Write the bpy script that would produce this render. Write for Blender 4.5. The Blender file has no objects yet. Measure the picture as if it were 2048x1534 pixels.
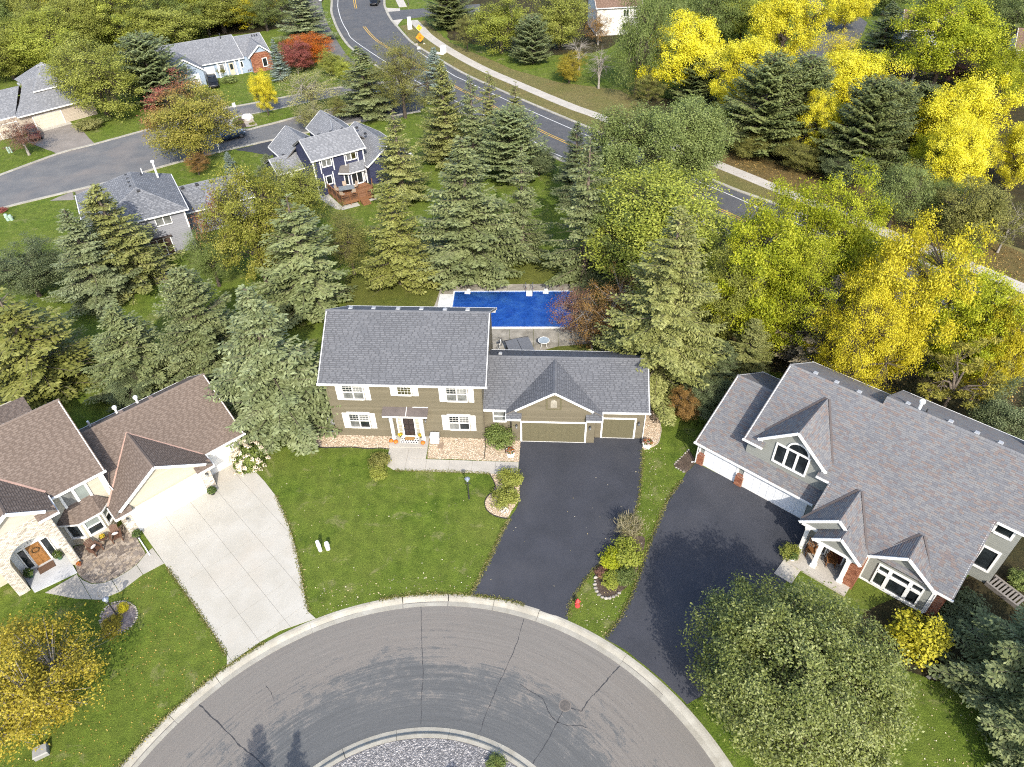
import bpy, math, random
import numpy as np
from mathutils import Matrix, Vector
PI = math.pi
rnd = random.Random(7)
scene = bpy.context.scene
COL = scene.collection
# ---------------------------------------------------------------- camera, sky, sun, exposure
cam_d = bpy.data.cameras.new('camera'); cam_d.sensor_width = 36; cam_d.lens = 1419.0*36/2048; cam_d.clip_start = 0.5; cam_d.clip_end = 3000
cam = bpy.data.objects.new('camera', cam_d); COL.objects.link(cam)
cr = [[0.99961, 0.027922, -0.0], [-0.018245, 0.653166, -0.756995], [-0.021137, 0.7567, 0.653421]]
cam.matrix_world = Matrix([cr[0]+[0], cr[1]+[0], cr[2]+[40.0], [0, 0, 0, 1]])
scene.camera = cam
SUN_EL = math.radians(38); SHADOW_AZ = math.radians(-11)      # shadows fall away from the camera, a little to the left
w = bpy.data.worlds.new('World'); scene.world = w; w.use_nodes = True
nt = w.node_tree; sky = nt.nodes.new('ShaderNodeTexSky'); sky.sky_type = 'NISHITA'; sky.sun_disc = False
sky.sun_elevation = SUN_EL; sky.sun_rotation = SHADOW_AZ + PI; sky.air_density = 1.0; sky.dust_density = 2.0; sky.ozone_density = 1.0
bg = nt.nodes['Background']; bg.inputs['Strength'].default_value = 0.15; nt.links.new(sky.outputs[0], bg.inputs[0])
sl = bpy.data.lights.new('sun', 'SUN'); sl.energy = 2.5; sl.angle = math.radians(0.53); sl.color = (1.0, 0.94, 0.84)
sun = bpy.data.objects.new('sun', sl); COL.objects.link(sun)
sd = Vector((math.sin(SHADOW_AZ)*math.cos(SUN_EL), math.cos(SHADOW_AZ)*math.cos(SUN_EL), -math.sin(SUN_EL)))
sun.rotation_euler = sd.to_track_quat('-Z', 'Y').to_euler(); sun.location = (20, -60, 80)
vs = scene.view_settings; vs.view_transform = 'Standard'; vs.look = 'None'; vs.gamma = 1; vs.use_curve_mapping = False; vs.exposure = 1.3
cy = scene.cycles; cy.max_bounces = 4; cy.diffuse_bounces = 3; cy.glossy_bounces = 2; cy.transmission_bounces = 3; cy.transparent_max_bounces = 6
cy.caustics_reflective = False; cy.caustics_refractive = False; cy.use_denoising = False; cy.filter_width = 1.1; cy.use_adaptive_sampling = True; cy.adaptive_threshold = 0.02

# ---------------------------------------------------------------- helpers: colour, materials
def lin(r, g=None, b=None, k=1.0):
    if g is None: r, g, b = r
    f = lambda c: ((c/255+0.055)/1.055)**2.4 if c > 10 else c/255/12.92
    return (f(r)*k, f(g)*k, f(b)*k, 1.0)
MATS = {}
def nodes_of(name):
    m = bpy.data.materials.new(name); m.use_nodes = True; t = m.node_tree
    return m, t, t.nodes, t.links, t.nodes['Principled BSDF']
def ramp(n, stops):
    r = n.new('ShaderNodeValToRGB'); e = r.color_ramp.elements
    while len(e) < len(stops): e.new(0.5)
    for el, (p, c) in zip(e, stops): el.position = p; el.color = c if len(c) == 4 else (*c, 1)
    return r
def noise(n, l, vec, scale, detail=3.0, rough=0.55, dist=0.0):
    x = n.new('ShaderNodeTexNoise'); x.inputs['Scale'].default_value = scale; x.inputs['Detail'].default_value = detail
    x.inputs['Roughness'].default_value = rough; x.inputs['Distortion'].default_value = dist
    if vec is not None: l.new(vec, x.inputs['Vector'])
    return x
def mixc(n, l, fac, a, b, mode='MIX'):
    x = n.new('ShaderNodeMix'); x.data_type = 'RGBA'; x.blend_type = mode
    for s, i in ((fac, 0), (a, 6), (b, 7)):
        if hasattr(s, 'links'): l.new(s, x.inputs[i])
        else: x.inputs[i].default_value = s if i == 0 else (s if len(s) == 4 else (*s, 1))
    return x.outputs[2]
def mathn(n, l, op, a, b=0.0):
    x = n.new('ShaderNodeMath'); x.operation = op
    for s, i in ((a, 0), (b, 1)):
        if hasattr(s, 'links'): l.new(s, x.inputs[i])
        else: x.inputs[i].default_value = s
    return x.outputs[0]
def bump(n, l, h, p, strength=0.4, dist=0.05):
    b = n.new('ShaderNodeBump'); b.inputs['Strength'].default_value = strength; b.inputs['Distance'].default_value = dist
    l.new(h, b.inputs['Height']); l.new(b.outputs[0], p.inputs['Normal'])
def pos(n): return n.new('ShaderNodeNewGeometry').outputs['Position']
def plain(name, col, rough=0.6, var=0.12, scale=3.0, metal=0.0, spec=0.4, bmp=0.0):
    """painted, metal, cloth ... : one colour with mild blotches and grain"""
    if name in MATS: return MATS[name]
    m, t, n, l, p = nodes_of(name)
    tc = n.new('ShaderNodeTexCoord').outputs['Object']
    a = noise(n, l, tc, scale, 4.0); b = noise(n, l, tc, scale*9, 2.0)
    s = mathn(n, l, 'ADD', mathn(n, l, 'MULTIPLY', a.outputs[0], 0.7), mathn(n, l, 'MULTIPLY', b.outputs[0], 0.3))
    d = tuple(c*(1-var) for c in col[:3]); u = tuple(min(1, c*(1+var)) for c in col[:3])
    r = ramp(n, [(0.3, d), (0.7, u)]); l.new(s, r.inputs[0]); l.new(r.outputs[0], p.inputs['Base Color'])
    p.inputs['Roughness'].default_value = rough; p.inputs['Metallic'].default_value = metal; p.inputs['Specular IOR Level'].default_value = spec
    if bmp: bump(n, l, b.outputs[0], p, bmp, 0.02)
    MATS[name] = m; return m
def toned(name, stops, rough=0.85, grain=0.12, spec=0.25, nscale=30.0):
    """colour picked per piece (attribute tone) through a ramp, plus grain"""
    if name in MATS: return MATS[name]
    m, t, n, l, p = nodes_of(name)
    at = n.new('ShaderNodeAttribute'); at.attribute_name = 'tone'
    r = ramp(n, stops); l.new(at.outputs['Fac'], r.inputs[0])
    tc = n.new('ShaderNodeTexCoord').outputs['Object']; g = noise(n, l, tc, nscale, 2.0); h = noise(n, l, tc, 0.45, 4.0)
    gg = mathn(n, l, 'ADD', mathn(n, l, 'MULTIPLY', g.outputs[0], grain*2), mathn(n, l, 'MULTIPLY', h.outputs[0], grain*1.6))
    v = mathn(n, l, 'ADD', gg, 1-grain*1.8)
    mul = n.new('ShaderNodeVectorMath'); mul.operation = 'SCALE'; l.new(r.outputs[0], mul.inputs[0]); l.new(v, mul.inputs['Scale'])
    l.new(mul.outputs[0], p.inputs['Base Color']); p.inputs['Roughness'].default_value = rough; p.inputs['Specular IOR Level'].default_value = spec
    MATS[name] = m; return m
def glass(name, col=(0.02, 0.025, 0.028), rough=0.06, var=0.5):
    if name in MATS: return MATS[name]
    m, t, n, l, p = nodes_of(name)
    tc = n.new('ShaderNodeTexCoord').outputs['Object']; a = noise(n, l, tc, 1.1, 3.0)
    r = ramp(n, [(0.35, tuple(c*(1-var) for c in col)), (0.7, tuple(min(1, c*(1+var)) for c in col))]); l.new(a.outputs[0], r.inputs[0])
    l.new(r.outputs[0], p.inputs['Base Color']); p.inputs['Roughness'].default_value = rough; p.inputs['Specular IOR Level'].default_value = 0.6
    MATS[name] = m; return m

# ---------------------------------------------------------------- helpers: meshes and objects
class MB:
    """collects faces; build() links them as ONE mesh object"""
    def __init__(s): s.v = []; s.f = []; s.t = []
    def face(s, pts, t=0.5):
        b = len(s.v); s.v.extend([tuple(p) for p in pts]); s.f.append(tuple(range(b, b+len(pts)))); s.t.append(t)
    def solid(s, low, up, t=0.5):
        """prism between two matching rings"""
        n = len(low); b = len(s.v); s.v.extend([tuple(p) for p in low]+[tuple(p) for p in up])
        s.f.append(tuple(range(b+n-1, b-1, -1))); s.f.append(tuple(range(b+n, b+2*n)))
        for i in range(n): j = (i+1) % n; s.f.append((b+i, b+j, b+n+j, b+n+i))
        s.t.extend([t]*(n+2))
    def box(s, x0, x1, y0, y1, z0, z1, t=0.5):
        s.solid([(x0, y0, z0), (x1, y0, z0), (x1, y1, z0), (x0, y1, z0)], [(x0, y0, z1), (x1, y0, z1), (x1, y1, z1), (x0, y1, z1)], t)
    def prism(s, poly, z0, z1, t=0.5):
        s.solid([(x, y, z0) for x, y in poly], [(x, y, z1) for x, y in poly], t)
    def wbox(s, W, s0, s1, z0, z1, d0, d1, t=0.5):
        """box on a wall W = (ox, oy, dx, dy): s along the wall, d outwards"""
        P = lambda a, d, z: wp(W, a, d, z)
        s.solid([P(s0, d1, z0), P(s1, d1, z0), P(s1, d0, z0), P(s0, d0, z0)], [P(s0, d1, z1), P(s1, d1, z1), P(s1, d0, z1), P(s0, d0, z1)], t)
    def wpoly(s, W, poly, d0, d1, t=0.5):
        s.solid([wp(W, a, d0, z) for a, z in poly], [wp(W, a, d1, z) for a, z in poly], t)
    def beam(s, p, q, w_, h_, up=(0, 0, 1), t=0.5):
        p = Vector(p); q = Vector(q); d = (q-p).normalized(); side = d.cross(Vector(up)).normalized()*w_/2; u = side.cross(d).normalized()*h_/2
        r = lambda c: [c-side-u, c+side-u, c+side+u, c-side+u]
        s.solid(r(p), r(q), t)
    def tube(s, path, rad, n=6, t=0.5, cap=True):
        path = [Vector(p) for p in path]; rad = rad if isinstance(rad, (list, tuple)) else [rad]*len(path); b = len(s.v)
        for i, p in enumerate(path):
            d = (path[min(i+1, len(path)-1)]-path[max(i-1, 0)]).normalized(); a = d.orthogonal().normalized(); c = d.cross(a)
            for k in range(n): an = 2*PI*k/n; s.v.append(tuple(p+(a*math.cos(an)+c*math.sin(an))*rad[i]))
        for i in range(len(path)-1):
            for k in range(n): j = (k+1) % n; s.f.append((b+i*n+k, b+i*n+j, b+(i+1)*n+j, b+(i+1)*n+k)); s.t.append(t)
        if cap: s.f.append(tuple(range(b+n-1, b-1, -1))); s.f.append(tuple(range(b+(len(path)-1)*n, b+len(path)*n))); s.t += [t, t]
    def lathe(s, prof, n=12, c=(0, 0, 0), t=0.5, sx=1.0, lobes=0, la=0.0):
        b = len(s.v)
        for r, z in prof:
            for k in range(n):
                an = 2*PI*k/n; rr = r*(1+la*math.cos(an*lobes)) if lobes else r; s.v.append((c[0]+rr*math.cos(an)*sx, c[1]+rr*math.sin(an), c[2]+z))
        for i in range(len(prof)-1):
            for k in range(n): j = (k+1) % n; s.f.append((b+i*n+k, b+i*n+j, b+(i+1)*n+j, b+(i+1)*n+k)); s.t.append(t)
        s.f.append(tuple(range(b+n-1, b-1, -1))); s.f.append(tuple(range(b+(len(prof)-1)*n, b+len(prof)*n))); s.t += [t, t]
    def ball(s, c, r, n=8, m=5, t=0.5, jit=0.0, sq=(1, 1, 1)):
        prof = []; b = len(s.v)
        for i in range(m+1):
            th = PI*i/m
            for k in range(n):
                an = 2*PI*k/n; rr = r*(1+jit*(rnd.random()-0.5)*2)
                s.v.append((c[0]+rr*sq[0]*math.sin(th)*math.cos(an), c[1]+rr*sq[1]*math.sin(th)*math.sin(an), c[2]-rr*sq[2]*math.cos(th)))
        for i in range(m):
            for k in range(n): j = (k+1) % n; s.f.append((b+i*n+k, b+i*n+j, b+(i+1)*n+j, b+(i+1)*n+k)); s.t.append(t)
    def mesh(s, name, mat, smooth=False):
        me = bpy.data.meshes.new(name); me.from_pydata(s.v, [], s.f); me.materials.append(mat)
        a = me.attributes.new('tone', 'FLOAT', 'FACE'); a.data.foreach_set('value', s.t)
        if smooth: me.polygons.foreach_set('use_smooth', [True]*len(me.polygons))
        return me
    def build(s, name, mat, parent=None, smooth=False, kind=None):
        return put(name, s.mesh(name, mat, smooth), parent, kind)
def wp(W, a, d, z): return (W[0]+W[2]*a+W[3]*d, W[1]+W[3]*a-W[2]*d, z)
def wall(x0, y0, x1, y1):
    L = math.hypot(x1-x0, y1-y0); return (x0, y0, (x1-x0)/L, (y1-y0)/L)
def put(name, me, parent=None, kind=None):
    o = bpy.data.objects.new(name, me); COL.objects.link(o)
    if parent is not None: o.parent = parent
    if kind: o['kind'] = kind
    return o
def tag(o, label, cat, group=None):
    o['label'] = label; o['category'] = cat
    if group: o['group'] = group
    return o
def thing(name, label, cat, loc=(0, 0, 0), rz=0.0, group=None, scale=None):
    o = bpy.data.objects.new(name, None); COL.objects.link(o); o.empty_display_size = 0.3
    o.location = loc if len(loc) == 3 else (*loc, 0); o.rotation_euler = (0, 0, rz)
    if scale: o.scale = scale if isinstance(scale, tuple) else (scale,)*3
    return tag(o, label, cat, group)
def copy_tree(root, label, group=None, loc=None, rz=None, scale=None):
    r = root.copy(); COL.objects.link(r); r['label'] = label
    if group: r['group'] = group
    if loc is not None: r.location = loc if len(loc) == 3 else (*loc, 0)
    if rz is not None: r.rotation_euler = (0, 0, rz)
    if scale is not None: r.scale = scale if isinstance(scale, tuple) else (scale,)*3
    for ch in root.children:
        c = ch.copy(); COL.objects.link(c); c.parent = r
        for g in ch.children:
            d = g.copy(); COL.objects.link(d); d.parent = c
    return r
def struct(name, mb, mat, smooth=False): return mb.build(name, mat, None, smooth, 'structure')
def clip_half(poly, ax, val, keep_less):
    out = []; n = len(poly)
    for i in range(n):
        a, b = poly[i], poly[(i+1) % n]; ia = (a[ax] <= val) == keep_less or a[ax] == val; ib = (b[ax] <= val) == keep_less or b[ax] == val
        if ia: out.append(a)
        if ia != ib:
            k = (val-a[ax])/(b[ax]-a[ax]); out.append(tuple(a[j]+(b[j]-a[j])*k for j in range(2)))
    return out
def clip_rect(poly, x0, x1, y0, y1):
    for ax, v, kl in ((0, x0, False), (0, x1, True), (1, y0, False), (1, y1, True)):
        if len(poly) < 3: return []
        poly = clip_half(poly, ax, v, kl)
    return poly if len(poly) > 2 else []
def area2(p): return sum(p[i][0]*p[(i+1) % len(p)][1]-p[(i+1) % len(p)][0]*p[i][1] for i in range(len(p)))/2
def ccw(p): return p if area2(p) > 0 else p[::-1]
def wob(poly, step=0.5, amp=0.03, seed=1, closed=True):
    """resample an outline and let it wander a little, as a mown or paved edge does"""
    r = random.Random(seed); out = []; n = len(poly)
    for i in range(n if closed else n-1):
        a, b = poly[i], poly[(i+1) % n]; L = math.hypot(b[0]-a[0], b[1]-a[1]); k = max(1, int(L/step))
        for j in range(k):
            f = j/k; o = (r.random()-0.5)*2*amp if j else 0; nx, ny = -(b[1]-a[1])/max(L, 1e-6), (b[0]-a[0])/max(L, 1e-6)
            out.append((a[0]+(b[0]-a[0])*f+nx*o, a[1]+(b[1]-a[1])*f+ny*o))
    if not closed: out.append(poly[-1])
    return out
def smooth_line(pts, k=6):
    """Catmull-Rom through the points"""
    P = [pts[0]]+list(pts)+[pts[-1]]; out = []
    for i in range(1, len(P)-2):
        p0, p1, p2, p3 = P[i-1], P[i], P[i+1], P[i+2]
        for j in range(k):
            t = j/k; out.append(tuple(0.5*(2*p1[a]+(p2[a]-p0[a])*t+(2*p0[a]-5*p1[a]+4*p2[a]-p3[a])*t*t+(3*p1[a]-p0[a]-3*p2[a]+p3[a])*t**3) for a in range(2)))
    out.append(tuple(pts[-1][:2])); return out
def ribbon(mb, line, w0, w1, z, t=0.5):
    """flat strip along a line between two lateral offsets (left positive)"""
    n = len(line); nr = []
    for i in range(n):
        a, b = line[max(i-1, 0)], line[min(i+1, n-1)]; L = math.hypot(b[0]-a[0], b[1]-a[1]); nr.append((-(b[1]-a[1])/L, (b[0]-a[0])/L))
    P = lambda i, o: (line[i][0]+nr[i][0]*o, line[i][1]+nr[i][1]*o, z)
    for i in range(n-1): mb.face([P(i, w0), P(i+1, w0), P(i+1, w1), P(i, w1)], t)
def kerb(mb, line, w0, w1, z0, z1):
    n = len(line); nr = []
    for i in range(n):
        a, b = line[max(i-1, 0)], line[min(i+1, n-1)]; L = math.hypot(b[0]-a[0], b[1]-a[1]); nr.append((-(b[1]-a[1])/L, (b[0]-a[0])/L))
    P = lambda i, o, z: (line[i][0]+nr[i][0]*o, line[i][1]+nr[i][1]*o, z)
    for i in range(n-1): mb.solid([P(i, w0, z0), P(i+1, w0, z0), P(i+1, w1, z0), P(i, w1, z0)], [P(i, w0, z1), P(i+1, w0, z1), P(i+1, w1, z1), P(i, w1, z1)])
def inside(p, poly):
    c = False; x, y = p
    for i in range(len(poly)):
        (x1, y1), (x2, y2) = poly[i], poly[i-1]
        if (y1 > y) != (y2 > y) and x < (x2-x1)*(y-y1)/(y2-y1)+x1: c = not c
    return c

# ---------------------------------------------------------------- ground materials
def lawn_mat(name, dark, mid, dry, patch, dryness=0.5, stripes=0.0):
    m, t, n, l, p = nodes_of(name); P = pos(n)
    a = noise(n, l, P, 0.22, 5.0, 0.6); b = noise(n, l, P, 1.3, 4.0, 0.65); c = noise(n, l, P, 9.0, 3.0, 0.7); d = noise(n, l, P, 0.55, 6.0, 0.7, 0.6); e = noise(n, l, P, 28.0, 2.0, 0.8)
    s = mathn(n, l, 'ADD', mathn(n, l, 'MULTIPLY', b.outputs[0], 0.55), mathn(n, l, 'MULTIPLY', c.outputs[0], 0.45))
    r1 = ramp(n, [(0.38, dark), (0.60, mid)]); l.new(s, r1.inputs[0])
    ra = ramp(n, [(0.35, (0, 0, 0)), (0.72, (dryness,)*3)]); l.new(a.outputs[0], ra.inputs[0])
    col = mixc(n, l, ra.outputs[0], r1.outputs[0], dry)
    rd = ramp(n, [(0.57, (0, 0, 0)), (0.72, (0.7,)*3)]); l.new(d.outputs[0], rd.inputs[0])
    col = mixc(n, l, rd.outputs[0], col, patch)
    if stripes:
        wv = n.new('ShaderNodeTexWave'); wv.inputs['Scale'].default_value = 0.28; wv.inputs['Distortion'].default_value = 1.5; wv.inputs['Detail'].default_value = 1.0; l.new(P, wv.inputs['Vector'])
        st = ramp(n, [(0.0, (1-stripes,)*3), (1.0, (1+stripes,)*3)]); l.new(wv.outputs[0], st.inputs[0]); col = mixc(n, l, 1.0, col, st.outputs[0], 'MULTIPLY')
    ge = ramp(n, [(0.3, (0.62,)*3), (0.7, (1.38,)*3)]); l.new(e.outputs[0], ge.inputs[0]); col = mixc(n, l, 1.0, col, ge.outputs[0], 'MULTIPLY')
    l.new(col, p.inputs['Base Color']); p.inputs['Roughness'].default_value = 0.95; p.inputs['Specular IOR Level'].default_value = 0.1
    h = mathn(n, l, 'ADD', c.outputs[0], e.outputs[0]); bump(n, l, h, p, 0.7, 0.08)
    return m
LAWN = lawn_mat('lawn_grass', (0.046, 0.078, 0.010), (0.112, 0.160, 0.021), (0.150, 0.165, 0.036), (0.25, 0.225, 0.11), 0.55, 0.035)
DRY = lawn_mat('dry_verge_grass', (0.12, 0.105, 0.04), (0.185, 0.155, 0.065), (0.10, 0.115, 0.03), (0.17, 0.115, 0.05), 0.6)
LITTER = lawn_mat('leaf_litter', (0.022, 0.02, 0.012), (0.06, 0.045, 0.022), (0.035, 0.045, 0.014), (0.10, 0.06, 0.022), 0.5)
BROWNV = lawn_mat('leafy_verge', (0.085, 0.062, 0.026), (0.16, 0.112, 0.045), (0.10, 0.095, 0.03), (0.20, 0.14, 0.05), 0.5)
POOLAWN = lawn_mat('pool_lawn_grass', (0.06, 0.078, 0.014), (0.112, 0.13, 0.024), (0.15, 0.14, 0.04), (0.19, 0.16, 0.07), 0.45)
MULCH = lawn_mat('mulch', (0.05, 0.038, 0.028), (0.13, 0.10, 0.075), (0.09, 0.06, 0.05), (0.16, 0.12, 0.085), 0.4)
def paving(name, c0, c1, stain, scale=0.8, grain=60.0, amt=0.5, rough=0.9, speck=0.3):
    m, t, n, l, p = nodes_of(name); P = pos(n)
    a = noise(n, l, P, scale, 5.0, 0.6, 0.4); g = noise(n, l, P, grain, 2.0, 0.7); s2 = noise(n, l, P, scale*0.35, 3.0, 0.5, 0.3)
    r = ramp(n, [(0.35, c0), (0.68, c1)]); l.new(a.outputs[0], r.inputs[0])
    rs = ramp(n, [(0.5, (0, 0, 0)), (0.75, (amt,)*3)]); l.new(s2.outputs[0], rs.inputs[0]); col = mixc(n, l, rs.outputs[0], r.outputs[0], stain)
    rg = ramp(n, [(0.3, (1-speck,)*3), (0.7, (1+speck,)*3)]); l.new(g.outputs[0], rg.inputs[0]); col = mixc(n, l, 1.0, col, rg.outputs[0], 'MULTIPLY')
    l.new(col, p.inputs['Base Color']); p.inputs['Roughness'].default_value = rough; p.inputs['Specular IOR Level'].default_value = 0.3; bump(n, l, g.outputs[0], p, 0.25, 0.01)
    return m
SEAL = paving('fresh_sealed_asphalt', (0.035, 0.037, 0.044), (0.045, 0.047, 0.056), (0.064, 0.064, 0.070), 0.4, 40.0, 0.75, 0.8, 0.12)
OLDASPH = paving('grey_asphalt', (0.070, 0.072, 0.077), (0.092, 0.092, 0.095), (0.115, 0.108, 0.10), 0.7, 30.0, 0.6, 0.9, 0.2)
TANASPH = paving('worn_tan_asphalt', (0.18, 0.16, 0.14), (0.24, 0.215, 0.19), (0.17, 0.15, 0.135), 0.6, 30.0, 0.5, 0.9, 0.15)
CONC = paving('pale_concrete', (0.36, 0.34, 0.29), (0.41, 0.392, 0.345), (0.385, 0.325, 0.25), 0.5, 50.0, 0.55, 0.9, 0.10)
WALKC = paving('walk_concrete', (0.335, 0.315, 0.275), (0.40, 0.375, 0.33), (0.28, 0.26, 0.22), 0.6, 50.0, 0.5, 0.9, 0.12)
KERBC = paving('kerb_concrete', (0.28, 0.262, 0.215), (0.37, 0.352, 0.30), (0.21, 0.193, 0.158), 1.1, 40.0, 0.6, 0.92, 0.2)
POOLC = paving('stained_pool_concrete', (0.17, 0.155, 0.125), (0.34, 0.315, 0.265), (0.13, 0.12, 0.10), 0.9, 40.0, 0.8, 0.9, 0.15)
SIDEW = paving('sidewalk_concrete', (0.36, 0.335, 0.29), (0.43, 0.40, 0.35), (0.31, 0.29, 0.25), 0.6, 40.0, 0.5, 0.92, 0.12)
TAR = plain('tar_seal', (0.040, 0.040, 0.042, 1), 0.7, 0.3, 6.0)
CX, CY = -5.45, 7.80            # centre of the turning circle
def street_mat():
    """chip seal worn off in rings by turning cars: two aggregates, streaked along the circle"""
    m, t, n, l, p = nodes_of('turning_circle_asphalt'); P = pos(n)
    sub = n.new('ShaderNodeVectorMath'); sub.operation = 'SUBTRACT'; l.new(P, sub.inputs[0]); sub.inputs[1].default_value = (CX, CY, 0)
    sx = n.new('ShaderNodeSeparateXYZ'); l.new(sub.outputs[0], sx.inputs[0])
    ln = n.new('ShaderNodeVectorMath'); ln.operation = 'LENGTH'; l.new(sub.outputs[0], ln.inputs[0])
    an = mathn(n, l, 'ARCTAN2', sx.outputs[1], sx.outputs[0]); arc = mathn(n, l, 'MULTIPLY', an, 14.0)
    def pol(kr, ka):
        c = n.new('ShaderNodeCombineXYZ'); l.new(mathn(n, l, 'MULTIPLY', ln.outputs['Value'], kr), c.inputs[0]); l.new(mathn(n, l, 'MULTIPLY', arc, ka), c.inputs[1]); return c.outputs[0]
    big = noise(n, l, pol(0.42, 0.16), 1.0, 6.0, 0.62, 0.5); streak = noise(n, l, pol(6.5, 0.12), 1.0, 4.0, 0.7); mid = noise(n, l, pol(2.4, 1.0), 1.0, 6.0, 0.72, 0.7); g = noise(n, l, P, 26.0, 2.0, 0.8)
    rr = mathn(n, l, 'MULTIPLY', mathn(n, l, 'SUBTRACT', ln.outputs['Value'], 13.9), 0.058)     # outer lane worn pale, inner lane still dark
    s = mathn(n, l, 'ADD', mathn(n, l, 'MULTIPLY', big.outputs[0], 0.5), mathn(n, l, 'MULTIPLY', mid.outputs[0], 0.62))
    s = mathn(n, l, 'ADD', s, mathn(n, l, 'MULTIPLY', mathn(n, l, 'SUBTRACT', streak.outputs[0], 0.5), 0.32)); s = mathn(n, l, 'ADD', s, rr)
    s = mathn(n, l, 'ADD', s, mathn(n, l, 'MULTIPLY', mathn(n, l, 'SUBTRACT', g.outputs[0], 0.5), 0.34))
    r = ramp(n, [(0.42, (0.094, 0.096, 0.095)), (0.50, (0.112, 0.112, 0.108)), (0.56, (0.168, 0.152, 0.134)), (0.72, (0.158, 0.146, 0.130))]); l.new(s, r.inputs[0])
    rg = ramp(n, [(0.3, (0.78,)*3), (0.7, (1.22,)*3)]); l.new(g.outputs[0], rg.inputs[0])
    st = ramp(n, [(0.3, (0.88,)*3), (0.7, (1.12,)*3)]); l.new(streak.outputs[0], st.inputs[0])
    col = mixc(n, l, 1.0, mixc(n, l, 1.0, r.outputs[0], rg.outputs[0], 'MULTIPLY'), st.outputs[0], 'MULTIPLY')
    l.new(col, p.inputs['Base Color']); p.inputs['Roughness'].default_value = 0.88; p.inputs['Specular IOR Level'].default_value = 0.3; bump(n, l, g.outputs[0], p, 0.4, 0.015)
    return m
STREET = street_mat()

# ---------------------------------------------------------------- ground, turning circle, kerbs
RO, RI = 18.0, 9.62
ZR = -0.12
g = MB(); rings = [18.0, 20, 24, 30, 45, 80, 160, 320, 900, 2500]; NS = 128
for i in range(len(rings)-1):
    for k in range(NS):
        a0, a1 = 2*PI*k/NS, 2*PI*(k+1)/NS; q = lambda r, a: (CX+r*math.cos(a), CY+r*math.sin(a), 0.0)
        g.face([q(rings[i], a0), q(rings[i+1], a0), q(rings[i+1], a1), q(rings[i], a1)])
struct('ground', g, LAWN)
s = MB(); NS = 160
for r0, r1 in ((9.3, 13.0), (13.0, 17.6)):
    for k in range(NS):
        a0, a1 = 2*PI*k/NS, 2*PI*(k+1)/NS; q = lambda r, a: (CX+r*math.cos(a), CY+r*math.sin(a), ZR)
        s.face([q(r0, a0), q(r1, a0), q(r1, a1), q(r0, a1)])
road = struct('turning_circle_road', s, STREET)
def kerb_ring(name, prof, a_from, a_to, nseg, gap):
    root = bpy.data.objects.new(name, None); COL.objects.link(root); root['kind'] = 'structure'; root.location = (CX, CY, 0)
    for i in range(nseg):
        j = (rnd.random()-0.5)*0.004; a0 = a_from+(a_to-a_from)*i/nseg+gap+j; a1 = a_from+(a_to-a_from)*(i+1)/nseg-gap; K = 7; m = MB(); dz = (rnd.random()-0.5)*0.012
        ring = lambda a: [(r*math.cos(a), r*math.sin(a), z+dz) for r, z in prof]+[(prof[-1][0]*math.cos(a), prof[-1][0]*math.sin(a), -0.3), (prof[0][0]*math.cos(a), prof[0][0]*math.sin(a), -0.3)]
        for k in range(K): m.solid(ring(a0+(a1-a0)*k/K), ring(a0+(a1-a0)*(k+1)/K))
        m.build('kerb_segment', KERBC, root)
    return root
kerb_ring('kerb', [(17.22, ZR+0.012), (17.55, ZR+0.004), (17.72, -0.03), (17.86, 0.012), (18.01, 0.016)], math.radians(-8), math.radians(172), 19, 0.0006)
kerb_ring('island_kerb', [(9.03, 0.07), (9.22, 0.075), (9.30, 0.03), (9.38, -0.09), (9.66, ZR+0.012)], math.radians(10), math.radians(170), 9, 0.0008)
# tar-sealed cracks and the manhole
def crack(pts, w0=0.045):
    m = MB(); L = smooth_line(pts, 5); r = random.Random(len(pts)*31+int(pts[0][0]*10)); L = [(x+(r.random()-0.5)*0.05, y+(r.random()-0.5)*0.05) for x, y in L]
    for i in range(len(L)-1):
        a, b = L[i], L[i+1]; d = math.hypot(b[0]-a[0], b[1]-a[1]); nx, ny = -(b[1]-a[1])/d, (b[0]-a[0])/d; w_ = w0*(0.35+0.7*r.random())/2
        m.face([(a[0]-nx*w_, a[1]-ny*w_, ZR+0.004), (b[0]-nx*w_, b[1]-ny*w_, ZR+0.004), (b[0]+nx*w_, b[1]+ny*w_, ZR+0.004), (a[0]+nx*w_, a[1]+ny*w_, ZR+0.004)])
    m.build('sealed_crack', TAR, road)
crack([(-6.20,24.98),(-6.01,23.31),(-5.84,21.60),(-5.70,20.57),(-5.69,19.67),(-5.69,18.94),(-5.59,17.67)], 0.05)
crack([(0.34,23.97),(-0.00,22.79),(-0.39,21.73),(-0.88,20.59),(-1.27,19.81),(-1.61,18.97),(-1.98,18.13),(-2.30,17.12)], 0.05)
crack([(5.90,20.70),(5.26,20.10),(4.57,19.38),(3.94,18.81),(3.42,18.12)], 0.07)
crack([(3.42,18.09),(2.84,18.30)], 0.06)
crack([(2.32,18.12),(2.00,17.55),(1.42,16.59),(0.67,15.58),(0.39,15.18)], 0.05)
crack([(-0.02,19.78),(0.54,19.35),(1.24,18.86),(1.46,18.31),(1.69,17.83),(2.06,17.52)], 0.06)
crack([(2.06,17.52),(2.68,17.31),(3.23,17.32),(3.66,17.15)], 0.05)
crack([(-18.49,19.16),(-17.58,18.42),(-16.50,17.62),(-15.42,16.73),(-14.43,16.06),(-13.77,15.56)], 0.08)
crack([(-14.85,20.08),(-14.42,19.62),(-14.21,19.24)], 0.04)
def G_(x): return x
mh = thing('manhole_cover', 'round iron manhole cover set in the asphalt of the turning circle', 'manhole', (2.49, 18.45, ZR))
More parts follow.
